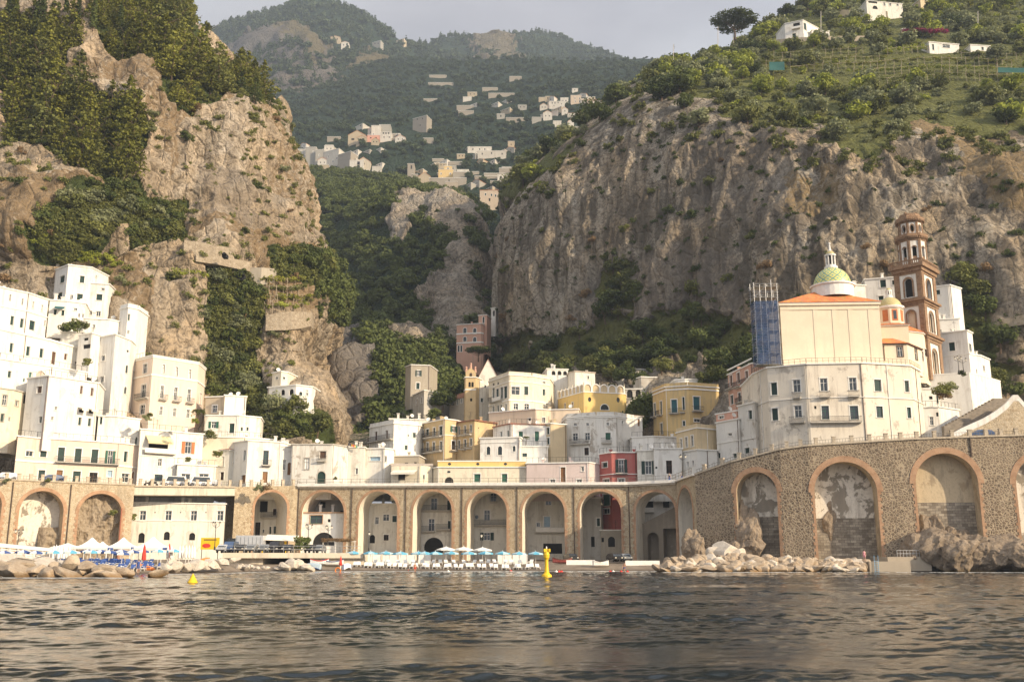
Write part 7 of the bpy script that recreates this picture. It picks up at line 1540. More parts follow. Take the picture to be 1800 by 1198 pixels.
# --- white fence and changing boards
fe = empty('beach_fence', P(55, 975, 150), 'long white slatted terrace fence at the left edge of the beach', 'fence'); mb = MB(); pa, pb2_ = P(-40, 951, 152), P(118, 966, 158)
for k in range(8): 
    h = .28*k; mb.hexa([(pa.x, 152, pa.z-2.6+h), (pb2_.x, 158, pb2_.z-2.4+h), (pb2_.x, 158.08, pb2_.z-2.4+h), (pa.x, 152.08, pa.z-2.6+h), (pa.x, 152, pa.z-2.45+h), (pb2_.x, 158, pb2_.z-2.25+h), (pb2_.x, 158.08, pb2_.z-2.25+h), (pa.x, 152.08, pa.z-2.45+h)])
mb.build('slat_panel', M_WFR, fe); mb = MB()
mb.hexa([(pa.x, 151.6, pa.z-.55), (pb2_.x, 157.6, pb2_.z-.4), (pb2_.x, 160, pb2_.z-.4), (pa.x, 154, pa.z-.55), (pa.x, 151.6, pa.z), (pb2_.x, 157.6, pb2_.z), (pb2_.x, 160, pb2_.z), (pa.x, 154, pa.z)]); mb.build('top_rail', M_WFR, fe)
for k in range(12): t_ = k/11; p = pa.lerp(pb2_, t_); mb = MB(); mb.box((p.x, 151.9+6*t_, p.z-1.7), (.22, .22, 3.4)); mb.build('post', M_WFR, fe)
wb = None
for x, Y in ((122,145),(126,146),(131,145),(135,146),(140,145),(144,147),(149,146),(336,152),(341,153),(347,152),(352,153),(357,152),(361,153),(322,150),(316,151)):
    if wb is None:
        wb = empty('closed_parasol', gp(x, Y), 'furled white parasol standing upright at the edge of the chairs', 'parasol', 'furled white parasols'); mb = MB(); mb.lathe((0, 0, 0), [(.04, -.3), (.04, .7), (.2, .8), (.24, 1.4), (.16, 2.2), (.05, 2.6)], 8); mb.build('furled_canopy', M_WCL, wb, world=False); mb = MB(); mb.tube((0, 0, -.3), (0, 0, 2.7), .035, .03, 6); mb.build('pole', M_WFR, wb, world=False)
    else: o = copy_tree(wb); o.location = gp(x, Y)
for x, Y, lab in ((318,152,'furled red parasol behind the tents near the yellow kiosk'),(276,138,'furled red parasol among the navy beach chairs')):
    o = empty('closed_parasol', gp(x, Y, .3), lab, 'parasol'); mb = MB(); mb.lathe((0, 0, 0), [(.04, -.3), (.04, .5), (.32, .6), (.28, 1.2), (.14, 2.3), (.03, 2.7)], 8); mb.build('furled_canopy', M_REDP, o, world=False); mb = MB(); mb.tube((0, 0, -.6), (0, 0, 2.8), .04, .03, 6); mb.build('pole', M_WFR, o, world=False)
for i, (x0, x1) in enumerate(((651,678),(681,706),(708,736),(742,762),(876,900),(902,926))):
    p, q = gp(x0, 176.8), gp(x1, 176.8); o = empty('wind_screen', p, 'white canvas wind screen behind the central loungers', 'screen', 'white wind screens'); mb = MB(); mb.hexa([(p.x, p.y, p.z), (q.x, q.y, p.z), (q.x, q.y+.06, p.z), (p.x, p.y+.06, p.z), (p.x, p.y, p.z+1.55), (q.x, q.y, p.z+1.55), (q.x, q.y+.06, p.z+1.55), (p.x, p.y+.06, p.z+1.55)]); mb.build('canvas', M_WCL, o); 
    for u in (0, .5, 1): mb = MB(); mb.box((p.x+(q.x-p.x)*u, p.y-.03, p.z+.8), (.07, .07, 1.75)); mb.build('post', M_WFR, o)
for x0, x1, Y, lab in ((992,1040,172,'long low white board wall at the right end of the central beach'),(1092,1150,171,'low white board wall near the dark arches')):
    p, q = gp(x0, Y), gp(x1, Y); o = empty('low_wall', p, lab, 'wall'); mb = MB(); mb.hexa([(p.x, Y, p.z), (q.x, Y, p.z), (q.x, Y+.3, p.z), (p.x, Y+.3, p.z), (p.x, Y, p.z+.8), (q.x, Y, p.z+.8), (q.x, Y+.3, p.z+.8), (p.x, Y+.3, p.z+.8)]); mb.build('board', M_WFR, o)
# --- cars
def car(c, rz, body, label, group, van=False):
    o = empty('car', c, label, 'car', group, rz); L, Wd, H0 = (4.5, 1.8, 1.95) if van else (3.9, 1.66, 1.46); prof = [(-L/2, .35), (-L/2, .8), (-L*.36, .92), (-L*.2, H0-.06), (L*.1, H0), (L*.38, H0-.12), (L/2, .95), (L/2, .35)] if not van else [(-L/2, .35), (-L/2, .95), (-L*.40, 1.1), (-L*.27, H0-.05), (L*.46, H0), (L/2, 1.2), (L/2, .35)]
    mb = MB(); k = len(prof)
    for s in (-1, 1): mb.v += [(x, s*Wd/2*(1 if z < 1. else .86), z) for x, z in prof]
    mb.f.append(tuple(range(k-1, -1, -1))); mb.f.append(tuple(range(k, 2*k)))
    for i in range(k): j = (i+1) % k; mb.f.append((i, j, k+j, k+i))
    b = mb.build('body', body, o, world=False); mb = MB(); ws, we = (-L*.22, L*.34) if not van else (-L*.28, L*.40); y = Wd/2*.9
    for s in (-1, 1): mb.poly([(ws-.22, s*(y+.035), 1.0), (we+.2, s*(y+.035), 1.0), (we, s*(y-.02), H0-.16), (ws+.15, s*(y-.02), H0-.14)])
    mb.poly([(-L*.355, -y*.86, .97), (-L*.355, y*.86, .97), (-L*.21-.02, y*.8, H0-.13), (-L*.21-.02, -y*.8, H0-.13)]); mb.poly([(L/2*.985+.02, -y*.84, 1.0), (L/2*.985+.02, y*.84, 1.0), (L*.40, y*.8, H0-.18), (L*.40, -y*.8, H0-.18)]); mb.build('window', M_GLASS, o, world=False)
    for x in (-L*.31, L*.31):
        for s in (-1, 1):
            mb = MB(); mb.tube((x, s*(Wd/2-.2), .31), (x, s*(Wd/2+.02), .31), .31, .31, 14); w = mb.build('wheel', M_TYRE, o, world=False); mb = MB(); mb.tube((x, s*(Wd/2), .31), (x, s*(Wd/2+.035), .31), .18, .18, 10); mb.build('rim', M_RIM, w, world=False)
    for s in (-1, 1): mb = MB(); mb.box((-L/2-.01, s*Wd*.36, .7), (.06, .3, .15)); mb.build('headlight', M_LAMP, o, world=False); mb = MB(); mb.box((L/2+.01, s*Wd*.4, .8), (.05, .2, .2)); mb.build('tail_light', M_REDP, o, world=False)
    mb = MB(); mb.box((-L/2-.02, 0, .46), (.06, Wd*.9, .16)); mb.build('bumper', M_TYRE, o, world=False); return o
CW, CG, CB_, CK, CSil = C_('white_car_paint', (.78,.77,.74), .25, spec=.6), C_('grey_car_paint', (.20,.21,.22), .25, spec=.6), C_('blue_car_paint', (.05,.09,.18), .25, spec=.6), C_('black_car_paint', (.02,.02,.022), .25, spec=.6), C_('silver_car_paint', (.45,.46,.47), .3, spec=.6)
DP = 'cars parked on the beach deck'
for x, Y, m, lab, v in ((394,172,CSil,'silver car at the left end of the deck parking',0),(406,173,CB_,'blue grey van parked beside the silver car',1),(424,172,CK,'black car parked left of the silver truck cab',0),(444,172,CG,'dark grey car in the middle of the deck parking',0),(468,172,CG,'dark grey car in front of the yellow kiosk',0),(486,173,CK,'black estate car right of the yellow kiosk',1),(506,173,CK,'black car at the right end of the front parking row',0),(548,176,CK,'black car below the round bush',0),(562,177,CG,'grey car before the brick arch',0)):
    p = P(x, 960, Y); car((p.x, Y, DECKZ), pi/2+rnd.uniform(-.15, .15), m, lab, DP, v)
for x, Y, m, lab in ((1074,181,CK,'black car parked under the seventh open arch'),(1090,182,CG,'grey car parked beside the black car under the arch'),(1000,184,CK,'dark car half inside the sixth open arch')): p = gp(x, Y); car((p.x, Y, 1.55), pi/2+.3, m, lab, None)
def roadz(b, px): fr = b['fr']; u = fr.hit(px, 880)[0]; return fr, u, b['zA']+(b['zB']-b['zA'])*u/b['L']
def roadcar(b, px, d, m, lab, v=0, rz=0.):
    fr, u, z = roadz(b, px); p = fr.at(u, z+.01, -d); car((p.x, p.y, p.z), atan2(fr.u.y, fr.u.x)+rz, m, lab, None, v)
roadcar(LB[0], 10, 2.6, CW, 'white hatchback on the road at the left edge'); roadcar(LB[1], 92, 2.4, CB_, 'dark blue car parked before the white shops'); roadcar(sb, 306, 2.2, CW, 'white car parked before the yellow awning house', 1); roadcar(sb, 352, 2.4, CW, 'long white van parked before the low white annex', 1); roadcar(sb, 373, 2.8, CSil, 'silver white car right of the long white van'); roadcar(RB[8], 1750, 3., CB_, 'dark blue car on the rising road at far right')
for b, x, lab in ((sb, 262, 'dark scooter parked left of the white road cars'), (sb, 328, 'dark scooter parked between the white car and the white van'), (sb, 270, 'second dark scooter behind the parapet posts')):
    fr, u, z = roadz(b, x); p = fr.at(u, z, -1.6); o = empty('scooter', p, lab, 'scooter', None, .3); mb = MB(); mb.box((0, 0, .55), (1.1, .3, .28)); mb.hexa([(-.75, -.2, .3), (-.6, -.2, .3), (-.6, .2, .3), (-.75, .2, .3), (-.62, -.2, 1.05), (-.5, -.2, 1.05), (-.5, .2, 1.05), (-.62, .2, 1.05)]); mb.box((.25, 0, .78), (.7, .28, .14)); mb.build('body', CK, o, world=False)
    for xx in (-.72, .6): mb = MB(); mb.tube((xx, -.07, .25), (xx, .07, .25), .25, .25, 12); mb.build('wheel', M_TYRE, o, world=False)
    mb = MB(); mb.tube((-.55, -.33, 1.08), (-.55, .33, 1.08), .025, .025, 5); mb.build('handlebar', M_IRON, o, world=False)
# truck with covered load, kiosk
p = P(436, 960, 180); o = empty('truck', (p.x, 180, DECKZ), 'big silver truck with a canvas covered load on the deck', 'truck'); mb = MB(); mb.box((p.x+.2, 181, DECKZ+1.8), (4.8, 2.4, 2.1)); mb.prism([(p.x-2.2, 179.8), (p.x+2.6, 179.8), (p.x+2.6, 182.2), (p.x-2.2, 182.2)], DECKZ+2.85, DECKZ+3.1); mb.build('cargo_body', CSil, o); mb = MB(); mb.box((p.x-3.0, 181, DECKZ+1.5), (1.5, 2.2, 2.2)); mb.build('cab', CK, o); mb = MB(); mb.box((p.x-3., 179.88, DECKZ+2.0), (1.2, .06, .7)); mb.build('window', M_GLASS, o)
for xx in (-3, 1.4): mb = MB(); mb.tube((p.x+xx, 179.7, DECKZ+.45), (p.x+xx, 179.95, DECKZ+.45), .45, .45, 14); mb.build('wheel', M_TYRE, o)
mb = MB()
for k in range(7): mb.box((p.x-2.+.7*k, 179.78, DECKZ+1.8), (.06, .06, 2.0))
mb.build('rib', CG, o)
p = P(482, 960, 183); o = empty('kiosk', (p.x, 183, DECKZ), 'yellow framed kiosk with a wide cream awning on the deck', 'kiosk'); mb = MB()
for xx in (-2.0, 2.0): mb.box((p.x+xx, 182.9, DECKZ+1.3), (.35, .35, 2.6))
mb.box((p.x, 182.9, DECKZ+2.5), (4.3, .4, .35)); mb.build('frame', M_YEL, o); mb = MB(); mb.box((p.x, 184.2, DECKZ+1.3), (3.9, 2., 2.5)); mb.build('cabin', M_DARK, o); mb = MB(); mb.box((p.x+.6, 182.75, DECKZ+1.1), (2.4, .1, .6)); mb.build('counter', M_WFR, o); mb = MB(); mb.hexa([(p.x-1.6, 181.4, DECKZ+2.3), (p.x+4.2, 181.4, DECKZ+2.1), (p.x+4.2, 184, DECKZ+3.1), (p.x-1.6, 184, DECKZ+3.3), (p.x-1.6, 181.4, DECKZ+2.36), (p.x+4.2, 181.4, DECKZ+2.16), (p.x+4.2, 184, DECKZ+3.16), (p.x-1.6, 184, DECKZ+3.36)]); mb.build('awning', M_AWNW, o)
p = P(369, 960, 176); zz = P(369, 962, 176).z; o = empty('billboard', (p.x, 176, zz-2), 'yellow hoarding with a red oval mark before the white beach building', 'billboard'); mb = MB(); mb.box((p.x, 176, zz+.7), (3.2, .12, 2.0)); mb.build('panel', M_YEL, o); mb = MB(); mb.ball((p.x-.6, 175.93, zz+.35), (.75, .02, .38), 14, 6); mb.build('red_mark', M_REDP, o); mb = MB(); mb.box((p.x, 175.92, zz+1.35), (2.2, .02, .18)); mb.build('dark_line', M_BRN, o)
for xx in (-1.4, 1.4): mb = MB(); mb.box((p.x+xx, 176.1, zz-1.4), (.1, .1, 2.8)); mb.build('leg', M_IRON, o)
# --- street lamps
def lamp(c, h, label, arms=3, group=None):
    o = empty('street_lamp', c, label, 'street lamp', group); mb = MB(); mb.lathe((0, 0, 0), [(.16, 0), (.14, .5), (.07, .6), (.05, h)], 8); mb.build('pole', M_IRON, o, world=False)
    for k in range(arms):
        a = 2*pi*k/arms; r = .62 if arms > 1 else 0; top = h-.3 if arms > 1 else h; mb = MB()
        if arms > 1: mb.tube((0, 0, h-.7), (r*.6*cos(a), r*.6*sin(a), h-.45), .03, .03, 5); mb.tube((r*.6*cos(a), r*.6*sin(a), h-.45), (r*cos(a), r*sin(a), top), .03, .03, 5)
        mb.lathe((r*cos(a), r*sin(a), top), [(.05, 0), (.12, .04)], 6); mb.lathe((r*cos(a), r*sin(a), top), [(.22, .42), (.06, .62), (.02, .72)], 6); ar = mb.build('arm', M_IRON, o, world=False); mb = MB(); mb.lathe((r*cos(a), r*sin(a), top), [(.11, .04), (.2, .42)], 6); mb.build('lantern', M_LAMP, ar, world=False)
for x, Y, yt, yb, lab, n in ((377,165,920,966,'three armed street lamp before the white beach building',3),(541,178,924,962,'three armed street lamp right of the round bush',3),(576,190,926,958,'three armed street lamp before the brick arch',3),(648,180,940,968,'single lantern lamp post at the third pier',1),(30,165,933,968,'street lamp before the left blind arch',3),(1200,183,802,836,'three armed street lamp on the rising road',3),(1686,185,629,655,'street lamp on the wall by the church stairs',3),(1694,187,632,655,'second street lamp on the wall by the church stairs',2),(846,178,944,972,'slim single lantern lamp post at the fifth pier',1)):
    b = P(x, yb, Y); lamp((b.x, Y, b.z), P(x, yt, Y).z-b.z, lab, n)
# --- buoys and floats
c = P(961, 1017, 113); c.z = 0; o = empty('buoy', c, 'tall yellow marker buoy floating off the beach', 'buoy'); o.scale = (.74, .74, 1.); mb = MB(); mb.lathe((0, 0, 0), [(.3, -.4), (.72, -.25), (.78, .1), (.72, .32), (.5, .42)], 20); mb.build('float', M_YEL, o, world=False); mb = MB(); mb.lathe((0, 0, 0), [(.5, .4), (.36, .6), (.27, 1.2), (.25, 1.9), (.30, 2.0)], 14); mb.build('column', M_YEL, o, world=False)
mb = MB(); mb.lathe((0, 0, 0), [(.30, 2.0), (.42, 2.15), (.46, 2.5), (.36, 2.75), (.2, 2.8)], 14)
for k in range(3): a = 2*pi*k/3; mb.box((.34*cos(a), .34*sin(a), 2.95), (.18, .5, .35), a+.7)
mb.build('head', M_YEL, o, world=False); mb = MB(); mb.lathe((0, 0, 0), [(.1, 2.8), (.1, 3.25), (.04, 3.4)], 8); mb.build('lantern', M_WFR, o, world=False); mb = MB(); mb.tube((-.6, -.35, .1), (.6, -.35, .1), .05, .05, 5); mb.build('bumper_ring', C_('orange_ring', (.5,.22,.03), .5), o, world=False)
c = P(338, 1028, 86); c.z = 0; o = empty('buoy', c, 'small yellow cone buoy in front of the left beach', 'buoy'); mb = MB(); mb.lathe((0, 0, 0), [(.3, -.3), (.42, -.1), (.42, .12), (.36, .2), (.05, .78), (.02, .82)], 20); mb.build('cone', M_YEL, o, world=False); mb = MB(); mb.lathe((0, 0, 0), [(.43, -.12), (.44, .06)], 20); mb.build('waterline_band', C_('dark_waterline', (.10,.07,.03), .7), o, world=False)
for i, (x, y, m) in enumerate(((718,1003,M_REDP),(788,1003.5,M_WFR),(898,1003,M_REDP),(978,1004,M_WFR),(983,1004,M_REDP),(987,1004,M_REDP),(1073,1004,M_REDP),(1078,1004,M_WFR),(1092,1004,M_REDP),(1103,1004,M_REDP),(250,1003,M_REDP),(668,1002,M_WFR))):
    Y = 1750*2/(y-982); c = P(x, y, Y); mb = MB(); mb.ball((0, 0, 0), (.26, .26, .2), 10, 6); mb.lathe((0, 0, 0), [(.06, .17), (.05, .28)], 6); o = mb.build('float', m, None, True, loc=(0, 0, 0)); o.location = (c.x, Y, .06); tag(o, 'small round red float of the bathing line' if m is M_REDP else 'small round white float of the bathing line', 'float', 'red floats' if m is M_REDP else 'white floats')
# --- boats
def boat(c, L, Wd, rz, hull, inner, label, tilt=0., over=False):
    o = empty('boat', c, label, 'boat', None, rz); o.rotation_euler.x = tilt; mb = MB(); n = 9; rows = []
    for i in range(n):
        t_ = i/(n-1); w = Wd/2*(sin(pi*(.12+.80*t_))**.7); x = -L/2+L*t_; sh = .7+.35*abs(2*t_-1)**2
        rows.append([(x, -w, sh), (x, -w*.8, .3), (x, 0, .05+.15*abs(2*t_-1)**2), (x, w*.8, .3), (x, w, sh)])
    if over: rows = [[(x, y, 1.0-z) for x, y, z in r] for r in rows]
    for a, b in zip(rows[:-1], rows[1:]):
        for k in range(4): mb.poly([a[k], b[k], b[k+1], a[k+1]])
    for r in (rows[0], rows[-1]): mb.poly(r)
    mb.build('hull', hull, o, world=False); mb = MB()
    for a, b in zip(rows[:-1], rows[1:]):
        for k in (0, 4): mb.tube(a[k], b[k], .06, .06, 5)
    mb.build('gunwale', inner, o, world=False)
    if not over:
        for t_ in (.3, .55, .78): mb = MB(); mb.box((-L/2+L*t_, 0, .55), (.25, Wd*.8, .05)); mb.build('bench', M_WOOD, o, world=False)
boat(gp(597, 167.5, .05), 3.4, 1.4, .05, M_WFR, M_NAVY, 'white rowing boat with a dark blue rim drawn up on the sand'); boat(gp(563, 164.5, .0), 3.2, 1.4, -.5, C_('pale_blue_hull', (.45,.55,.60), .5), M_NAVY, 'pale blue boat lying upside down below the deck', 0., True); boat(gp(574, 167, .1), 3., 1.2, .25, C_('white_hull', (.72,.72,.70), .5), M_REDP, 'white boat with a red rim behind the upturned boat'); boat(gp(621, 165.5, 0), 1.6, .9, .9, C_('lilac_hull', (.60,.64,.75), .5), M_WFR, 'small lilac white dinghy upside down on the sand', 0., True); boat(gp(1050, 169.5, 0), 2.8, 1.2, .4, M_WFR, M_WFR, 'white dinghy on the sand near the seventh arch'); boat(gp(985, 176, .1), 3.4, 1.4, .2, C_('dark_red_hull', (.25,.06,.05), .5), M_BRN, 'dark red boat stored before the sixth arch')
# lifeguard post
c = gp(610, 161.5); o = empty('lifebuoy_post', c, 'red topped lifebuoy post with an orange ring at the water edge', 'lifebuoy'); mb = MB(); mb.tube((0, 0, -.3), (0, 0, 1.6), .09, .09, 6); mb.build('post', M_WFR, o, world=False); mb = MB(); mb.lathe((0, 0, 1.3), [(.2, 0), (.26, .3), (.16, 1.0), (.03, 1.5)], 8); mb.build('furled_flag', M_REDP, o, world=False); mb = MB()
for k in range(16): a0, a1 = 2*pi*k/16, 2*pi*(k+1)/16; mb.tube((-.35+.42*cos(a0), -.25, .55+.42*sin(a0)), (-.35+.42*cos(a1), -.25, .55+.42*sin(a1)), .1, .1, 6)
mb.build('ring', M_ORNG, o, world=False)
# inflatables and kayaks on the groyne
for i, (x, Y, m, lab) in enumerate(((374,150,M_ORNG,'orange inflatable kayak piled on the pale groyne'),(380,150.5,M_YEL,'yellow inflatable kayak piled on the pale groyne'),(385,150,M_ORNG,'second orange inflatable kayak right of the yellow one'),(282,135.5,M_ORNG,'orange canoe leaning at the left end of the groyne'))):
    c = gp(x, Y, .55 if i < 3 else .2); o = empty('kayak', c, lab, 'kayak', None, .5+.8*i); o.rotation_euler.y = -.25; mb = MB(); n = 8; pr = [( -1.3, .05)]+[(-1.3+2.6*k/n, .3*sin(pi*k/n)**.6+.04) for k in range(1, n)]+[(1.3, .05)]
    for (xa_, ra), (xb_, rb_) in zip(pr[:-1], pr[1:]): mb.tube((xa_, 0, .12*abs(xa_)), (xb_, 0, .12*abs(xb_)), ra, rb_, 8)
    mb.build('hull', m, o, world=False); mb = MB(); mb.ball((0, 0, .25), (.4, .16, .08), 10, 5); mb.build('cockpit', M_DARK, o, world=False)
# --- people
SKIN = [C_('tanned_skin', (.42,.22,.13), .6, var=.05), C_('fair_skin', (.58,.36,.25), .6, var=.05)]; HAIR = C_('dark_hair', (.03,.02,.015), .7)
def person(c, h, rz, skin, top, bottom, label, pose='stand'):
    o = empty('person', c, label, 'person', None, rz); s = h/1.75
    J = {'pel': (0, 0, .95), 'wst': (0, .01, 1.1), 'chs': (0, .02, 1.32), 'nck': (0, 0, 1.49), 'hd0': (0, -.01, 1.56), 'hd1': (0, -.015, 1.66), 'hd2': (0, 0, 1.73)}
    E = [('pel', 'wst'), ('wst', 'chs'), ('chs', 'nck'), ('nck', 'hd0'), ('hd0', 'hd1'), ('hd1', 'hd2')]; Rd = {'pel': .14, 'wst': .12, 'chs': .15, 'nck': .055, 'hd0': .075, 'hd1': .095, 'hd2': .06}
    st = .12 if pose == 'walk' else 0
    for sd, n in ((-1, 'l'), (1, 'r')):
        J.update({'hp'+n: (sd*.09, 0, .88), 'kn'+n: (sd*.10, -st*sd*1.2-.01, .49), 'an'+n: (sd*.10, -st*sd*1.6+.03, .08), 'to'+n: (sd*.12, -st*sd*1.6-.14, .04), 'sh'+n: (sd*.19, .02, 1.42), 'el'+n: (sd*.25, .03+st*sd, 1.13), 'wr'+n: (sd*.26, -.07+st*sd*1.6, .88), 'ha'+n: (sd*.25, -.10+st*sd*1.8, .79)})
        E += [('pel', 'hp'+n), ('hp'+n, 'kn'+n), ('kn'+n, 'an'+n), ('an'+n, 'to'+n), ('chs', 'sh'+n), ('sh'+n, 'el'+n), ('el'+n, 'wr'+n), ('wr'+n, 'ha'+n)]; Rd.update({'hp'+n: .09, 'kn'+n: .058, 'an'+n: .04, 'to'+n: .035, 'sh'+n: .062, 'el'+n: .042, 'wr'+n: .03, 'ha'+n: .035})
        for f_ in range(5):
            a = (f_-2)*.022 if f_ else sd*.0; q = 'f%d' % f_+n
            if f_ == 0: J[q] = (sd*.21, -.14+st*sd*1.8, .80)
            else: J[q] = (sd*.25+.004*f_, -.10+a+st*sd*1.8, .79-.085+.01*abs(f_-2))
            E.append(('ha'+n, q)); Rd[q] = .010
    ks = list(J); me = bpy.data.meshes.new('body'); me.from_pydata([tuple(v*s for v in J[k]) for k in ks], [(ks.index(a), ks.index(b)) for a, b in E], []); ob = link('body', me, None, o); ob.modifiers.new('skin', 'SKIN'); sk = me.skin_vertices[0].data if me.skin_vertices else None
    if sk is None: 
        bm = bmesh.new(); bm.from_mesh(me); bm.verts.layers.skin.verify(); bm.to_mesh(me); bm.free(); sk = me.skin_vertices[0].data
    for i, k in enumerate(ks): sk[i].radius = (Rd[k]*s, Rd[k]*s); sk[i].use_root = (k == 'pel')
    sb_ = ob.modifiers.new('sub', 'SUBSURF'); sb_.levels = 1; sb_.render_levels = 1; me.materials.append(skin)
    mb = MB(); mb.ball((0, .015*s, 1.70*s), (.105*s, .115*s, .10*s), 10, 6); mb.build('hair', HAIR, o, world=False)
    mb = MB(); mb.ball((0, -.105*s, 1.635*s), (.016*s, .03*s, .03*s), 6, 4); mb.build('nose', skin, o, world=False)
    for sd in (-1, 1): mb = MB(); mb.ball((sd*.035*s, -.095*s, 1.66*s), .014*s, 6, 4); mb.build('eye', M_DARK, o, world=False)
    if top: mb = MB(); mb.lathe((0, .01*s, 0), [(.155*s, .98*s), (.15*s, 1.12*s), (.185*s, 1.32*s), (.17*s, 1.42*s), (.07*s, 1.49*s)], 12); mb.build('shirt', top, o, world=False)
    mb = MB(); mb.lathe((0, 0, 0), [(.165*s, 1.0*s), (.175*s, .9*s)], 12)
    if bottom[1] > 0:
        for sd in (-1, 1): mb.lathe((sd*.095*s, 0, 0), [(.105*s, .92*s), (.085*s, (.92-bottom[1])*s)], 10)
    mb.build('trousers' if bottom[1] > .5 else 'shorts', bottom[0], o, world=False); return o
person(gp(736, 164.2), 1.75, .4, SKIN[0], None, (M_REDP, .2), 'tanned bather in red shorts standing at the water edge'); person(gp(1090, 163.8), 1.7, -.5, SKIN[0], None, (M_NAVY, .2), 'tanned bather in dark shorts near the dark arches', 'walk')
p = P(1520, 985.5, 157.2); person((p.x, 157.2, p.z), 1.72, 2.6, SKIN[1], C_('pink_shirt', (.75,.35,.38), .8), (C_('pink_skirt', (.65,.30,.33), .8), .3), 'person in pink standing on the landing stage'); person(gp(268, 132.5), 1.75, .2, SKIN[1], M_NAVY, (M_NAVY, .3), 'person in blue at the edge of the navy beach chairs')
p = P(474, 962, 178.5); person((p.x, 178.5, DECKZ), 1.75, .2, SKIN[1], M_YEL, (M_YEL, .6), 'person in yellow work clothes before the kiosk')
for px, lab, m in ((1192,'person in a white shirt leaning on the rail of the rising road',M_WFR),(1176,'person in dark clothes on the promenade left of the white shirted one',CK)):
    fr, u, z = roadz(VB[6], min(px, 1188)) if px < 1189 else roadz(VB[7], px); q = fr.at(u, z, -.9); person((q.x, q.y, z+.0), 1.75, .1, SKIN[1], m, (M_NAVY, .7), lab)
q = gp(757, 178); person((q.x, q.y, q.z), 1.75, 0., SKIN[0], CK, (CK, .7), 'person in black walking through the vaulted passage')
# --- white cross and walls of the left slope
p = on(SA, 224, 414); o = empty('cross', (p[0], p[1]-1, p[2]), 'plain white cross standing on the ledge of the left cliff', 'cross'); hh = (P(224,394,p[1]).z-P(224,413,p[1]).z); mb = MB(); mb.box((p[0], p[1]-1, p[2]+hh/2), (.42, .42, hh)); mb.build('upright', M_WFR, o); mb = MB(); mb.box((p[0], p[1]-1.02, p[2]+hh*.66), (1.7, .40, .40)); mb.build('arm', M_WFR, o)
def nearY(S, px, py):
    d = (S['px']-px)**2+(S['py']-py)**2; return float(S['pos'][..., 1].ravel()[np.argsort(d.ravel())[:12]].min())
def wallstrip(name, label, S, pts, mat, off=1.2, dep=3.5, cat='wall', hole=None):
    Yw = min(nearY(S, x, (a+b)/2) for x, a, b in pts)-off; Ys = [nearY(S, x, b)-off*.3 for x, a, b in pts]; mb = MB(); c0 = P(pts[0][0], pts[0][2], Ys[0]); o = empty(name, c0, label, cat)
    for (x0, a0, b0), (x1, a1, b1), Y0_, Y1_ in zip(pts[:-1], pts[1:], Ys[:-1], Ys[1:]):
        A0, B0, A1, B1 = P(x0, a0, Y0_), P(x0, b0, Y0_), P(x1, a1, Y1_), P(x1, b1, Y1_)
        mb.hexa([(A0.x, Y0_, B0.z-1), (A1.x, Y1_, B1.z-1), (A1.x, Y1_+dep, B1.z-1), (A0.x, Y0_+dep, B0.z-1), (A0.x, Y0_, A0.z), (A1.x, Y1_, A1.z), (A1.x, Y1_+dep, A1.z), (A0.x, Y0_+dep, A0.z)])
    w = mb.build('wall_face', mat, o)
    if hole: x, y, r = hole; k = min(range(len(pts)), key=lambda i: abs(pts[i][0]-x)); p = P(x, y, Ys[k]-.25 if abs(Ys[k]-Ys[max(0,k-1)]) < 1 else min(Ys)-.25); mb = MB(); rr = r*p.y/F; mb.tube((p.x, p.y-.1, p.z), (p.x, p.y+2., p.z), rr, rr, 16); mb.box((p.x, p.y+.9, p.z-rr*.6), (2*rr, 2.0, rr*1.2)); mb.build('tunnel_mouth', M_DARK, o)
    return o
M_TW = masonry('terrace_masonry', (.28,.225,.16), (.38,.315,.23), (.45,.38,.285), (.36,.295,.21), 1.6, .4)
wallstrip('terrace_wall','long pale terrace wall with a small tunnel mouth high on the left slope',SA,[(324,422,440),(350,425,444),(380,431,448),(412,436,452)],M_TW,hole=(394,447,4)); wallstrip('terrace_wall','lower pale terrace wall running right under the one with the small tunnel',SA,[(345,445,452),(385,450,458),(440,460,470)],M_TW); wallstrip('terrace_wall','square grey terrace wall beside the round tunnel mouth',SA,[(436,470,495),(460,470,494),(482,472,492)],PL['stone']); wallstrip('terrace_wall','short stone wall around the round tunnel mouth on the left slope',SA,[(408,474,490),(424,474,492),(436,476,494)],M_TW,hole=(423,484,7)); wallstrip('terrace_wall','tall smooth plaster wall holding the lowest vine terrace',SA,[(468,554,574),(485,550,573),(500,548,573),(515,547,572),(530,547,570),(547,549,566)],M_TW,2.,4.)
wallstrip('terrace_wall','pale stone wall of the path climbing at the far right',SE,[(1735,575,583),(1760,562,570),(1785,556,565),(1830,545,556)],M_TW); wallstrip('terrace_wall','brown stone retaining wall along the hilltop road',SE,[(1345,72,78),(1400,66,72),(1450,64,70),(1520,63,69)],PL['beige'],dep=5.); wallstrip('terrace_wall','long stone wall under the cream hilltop villa',SE,[(1455,16,26),(1500,18,27),(1560,20,30)],PL['tan'])
wallstrip('terrace_wall','stone garden wall under the vine terrace below the white loggia villa',SA,[(470,745,756),(510,748,758),(548,750,760)],M_TW)
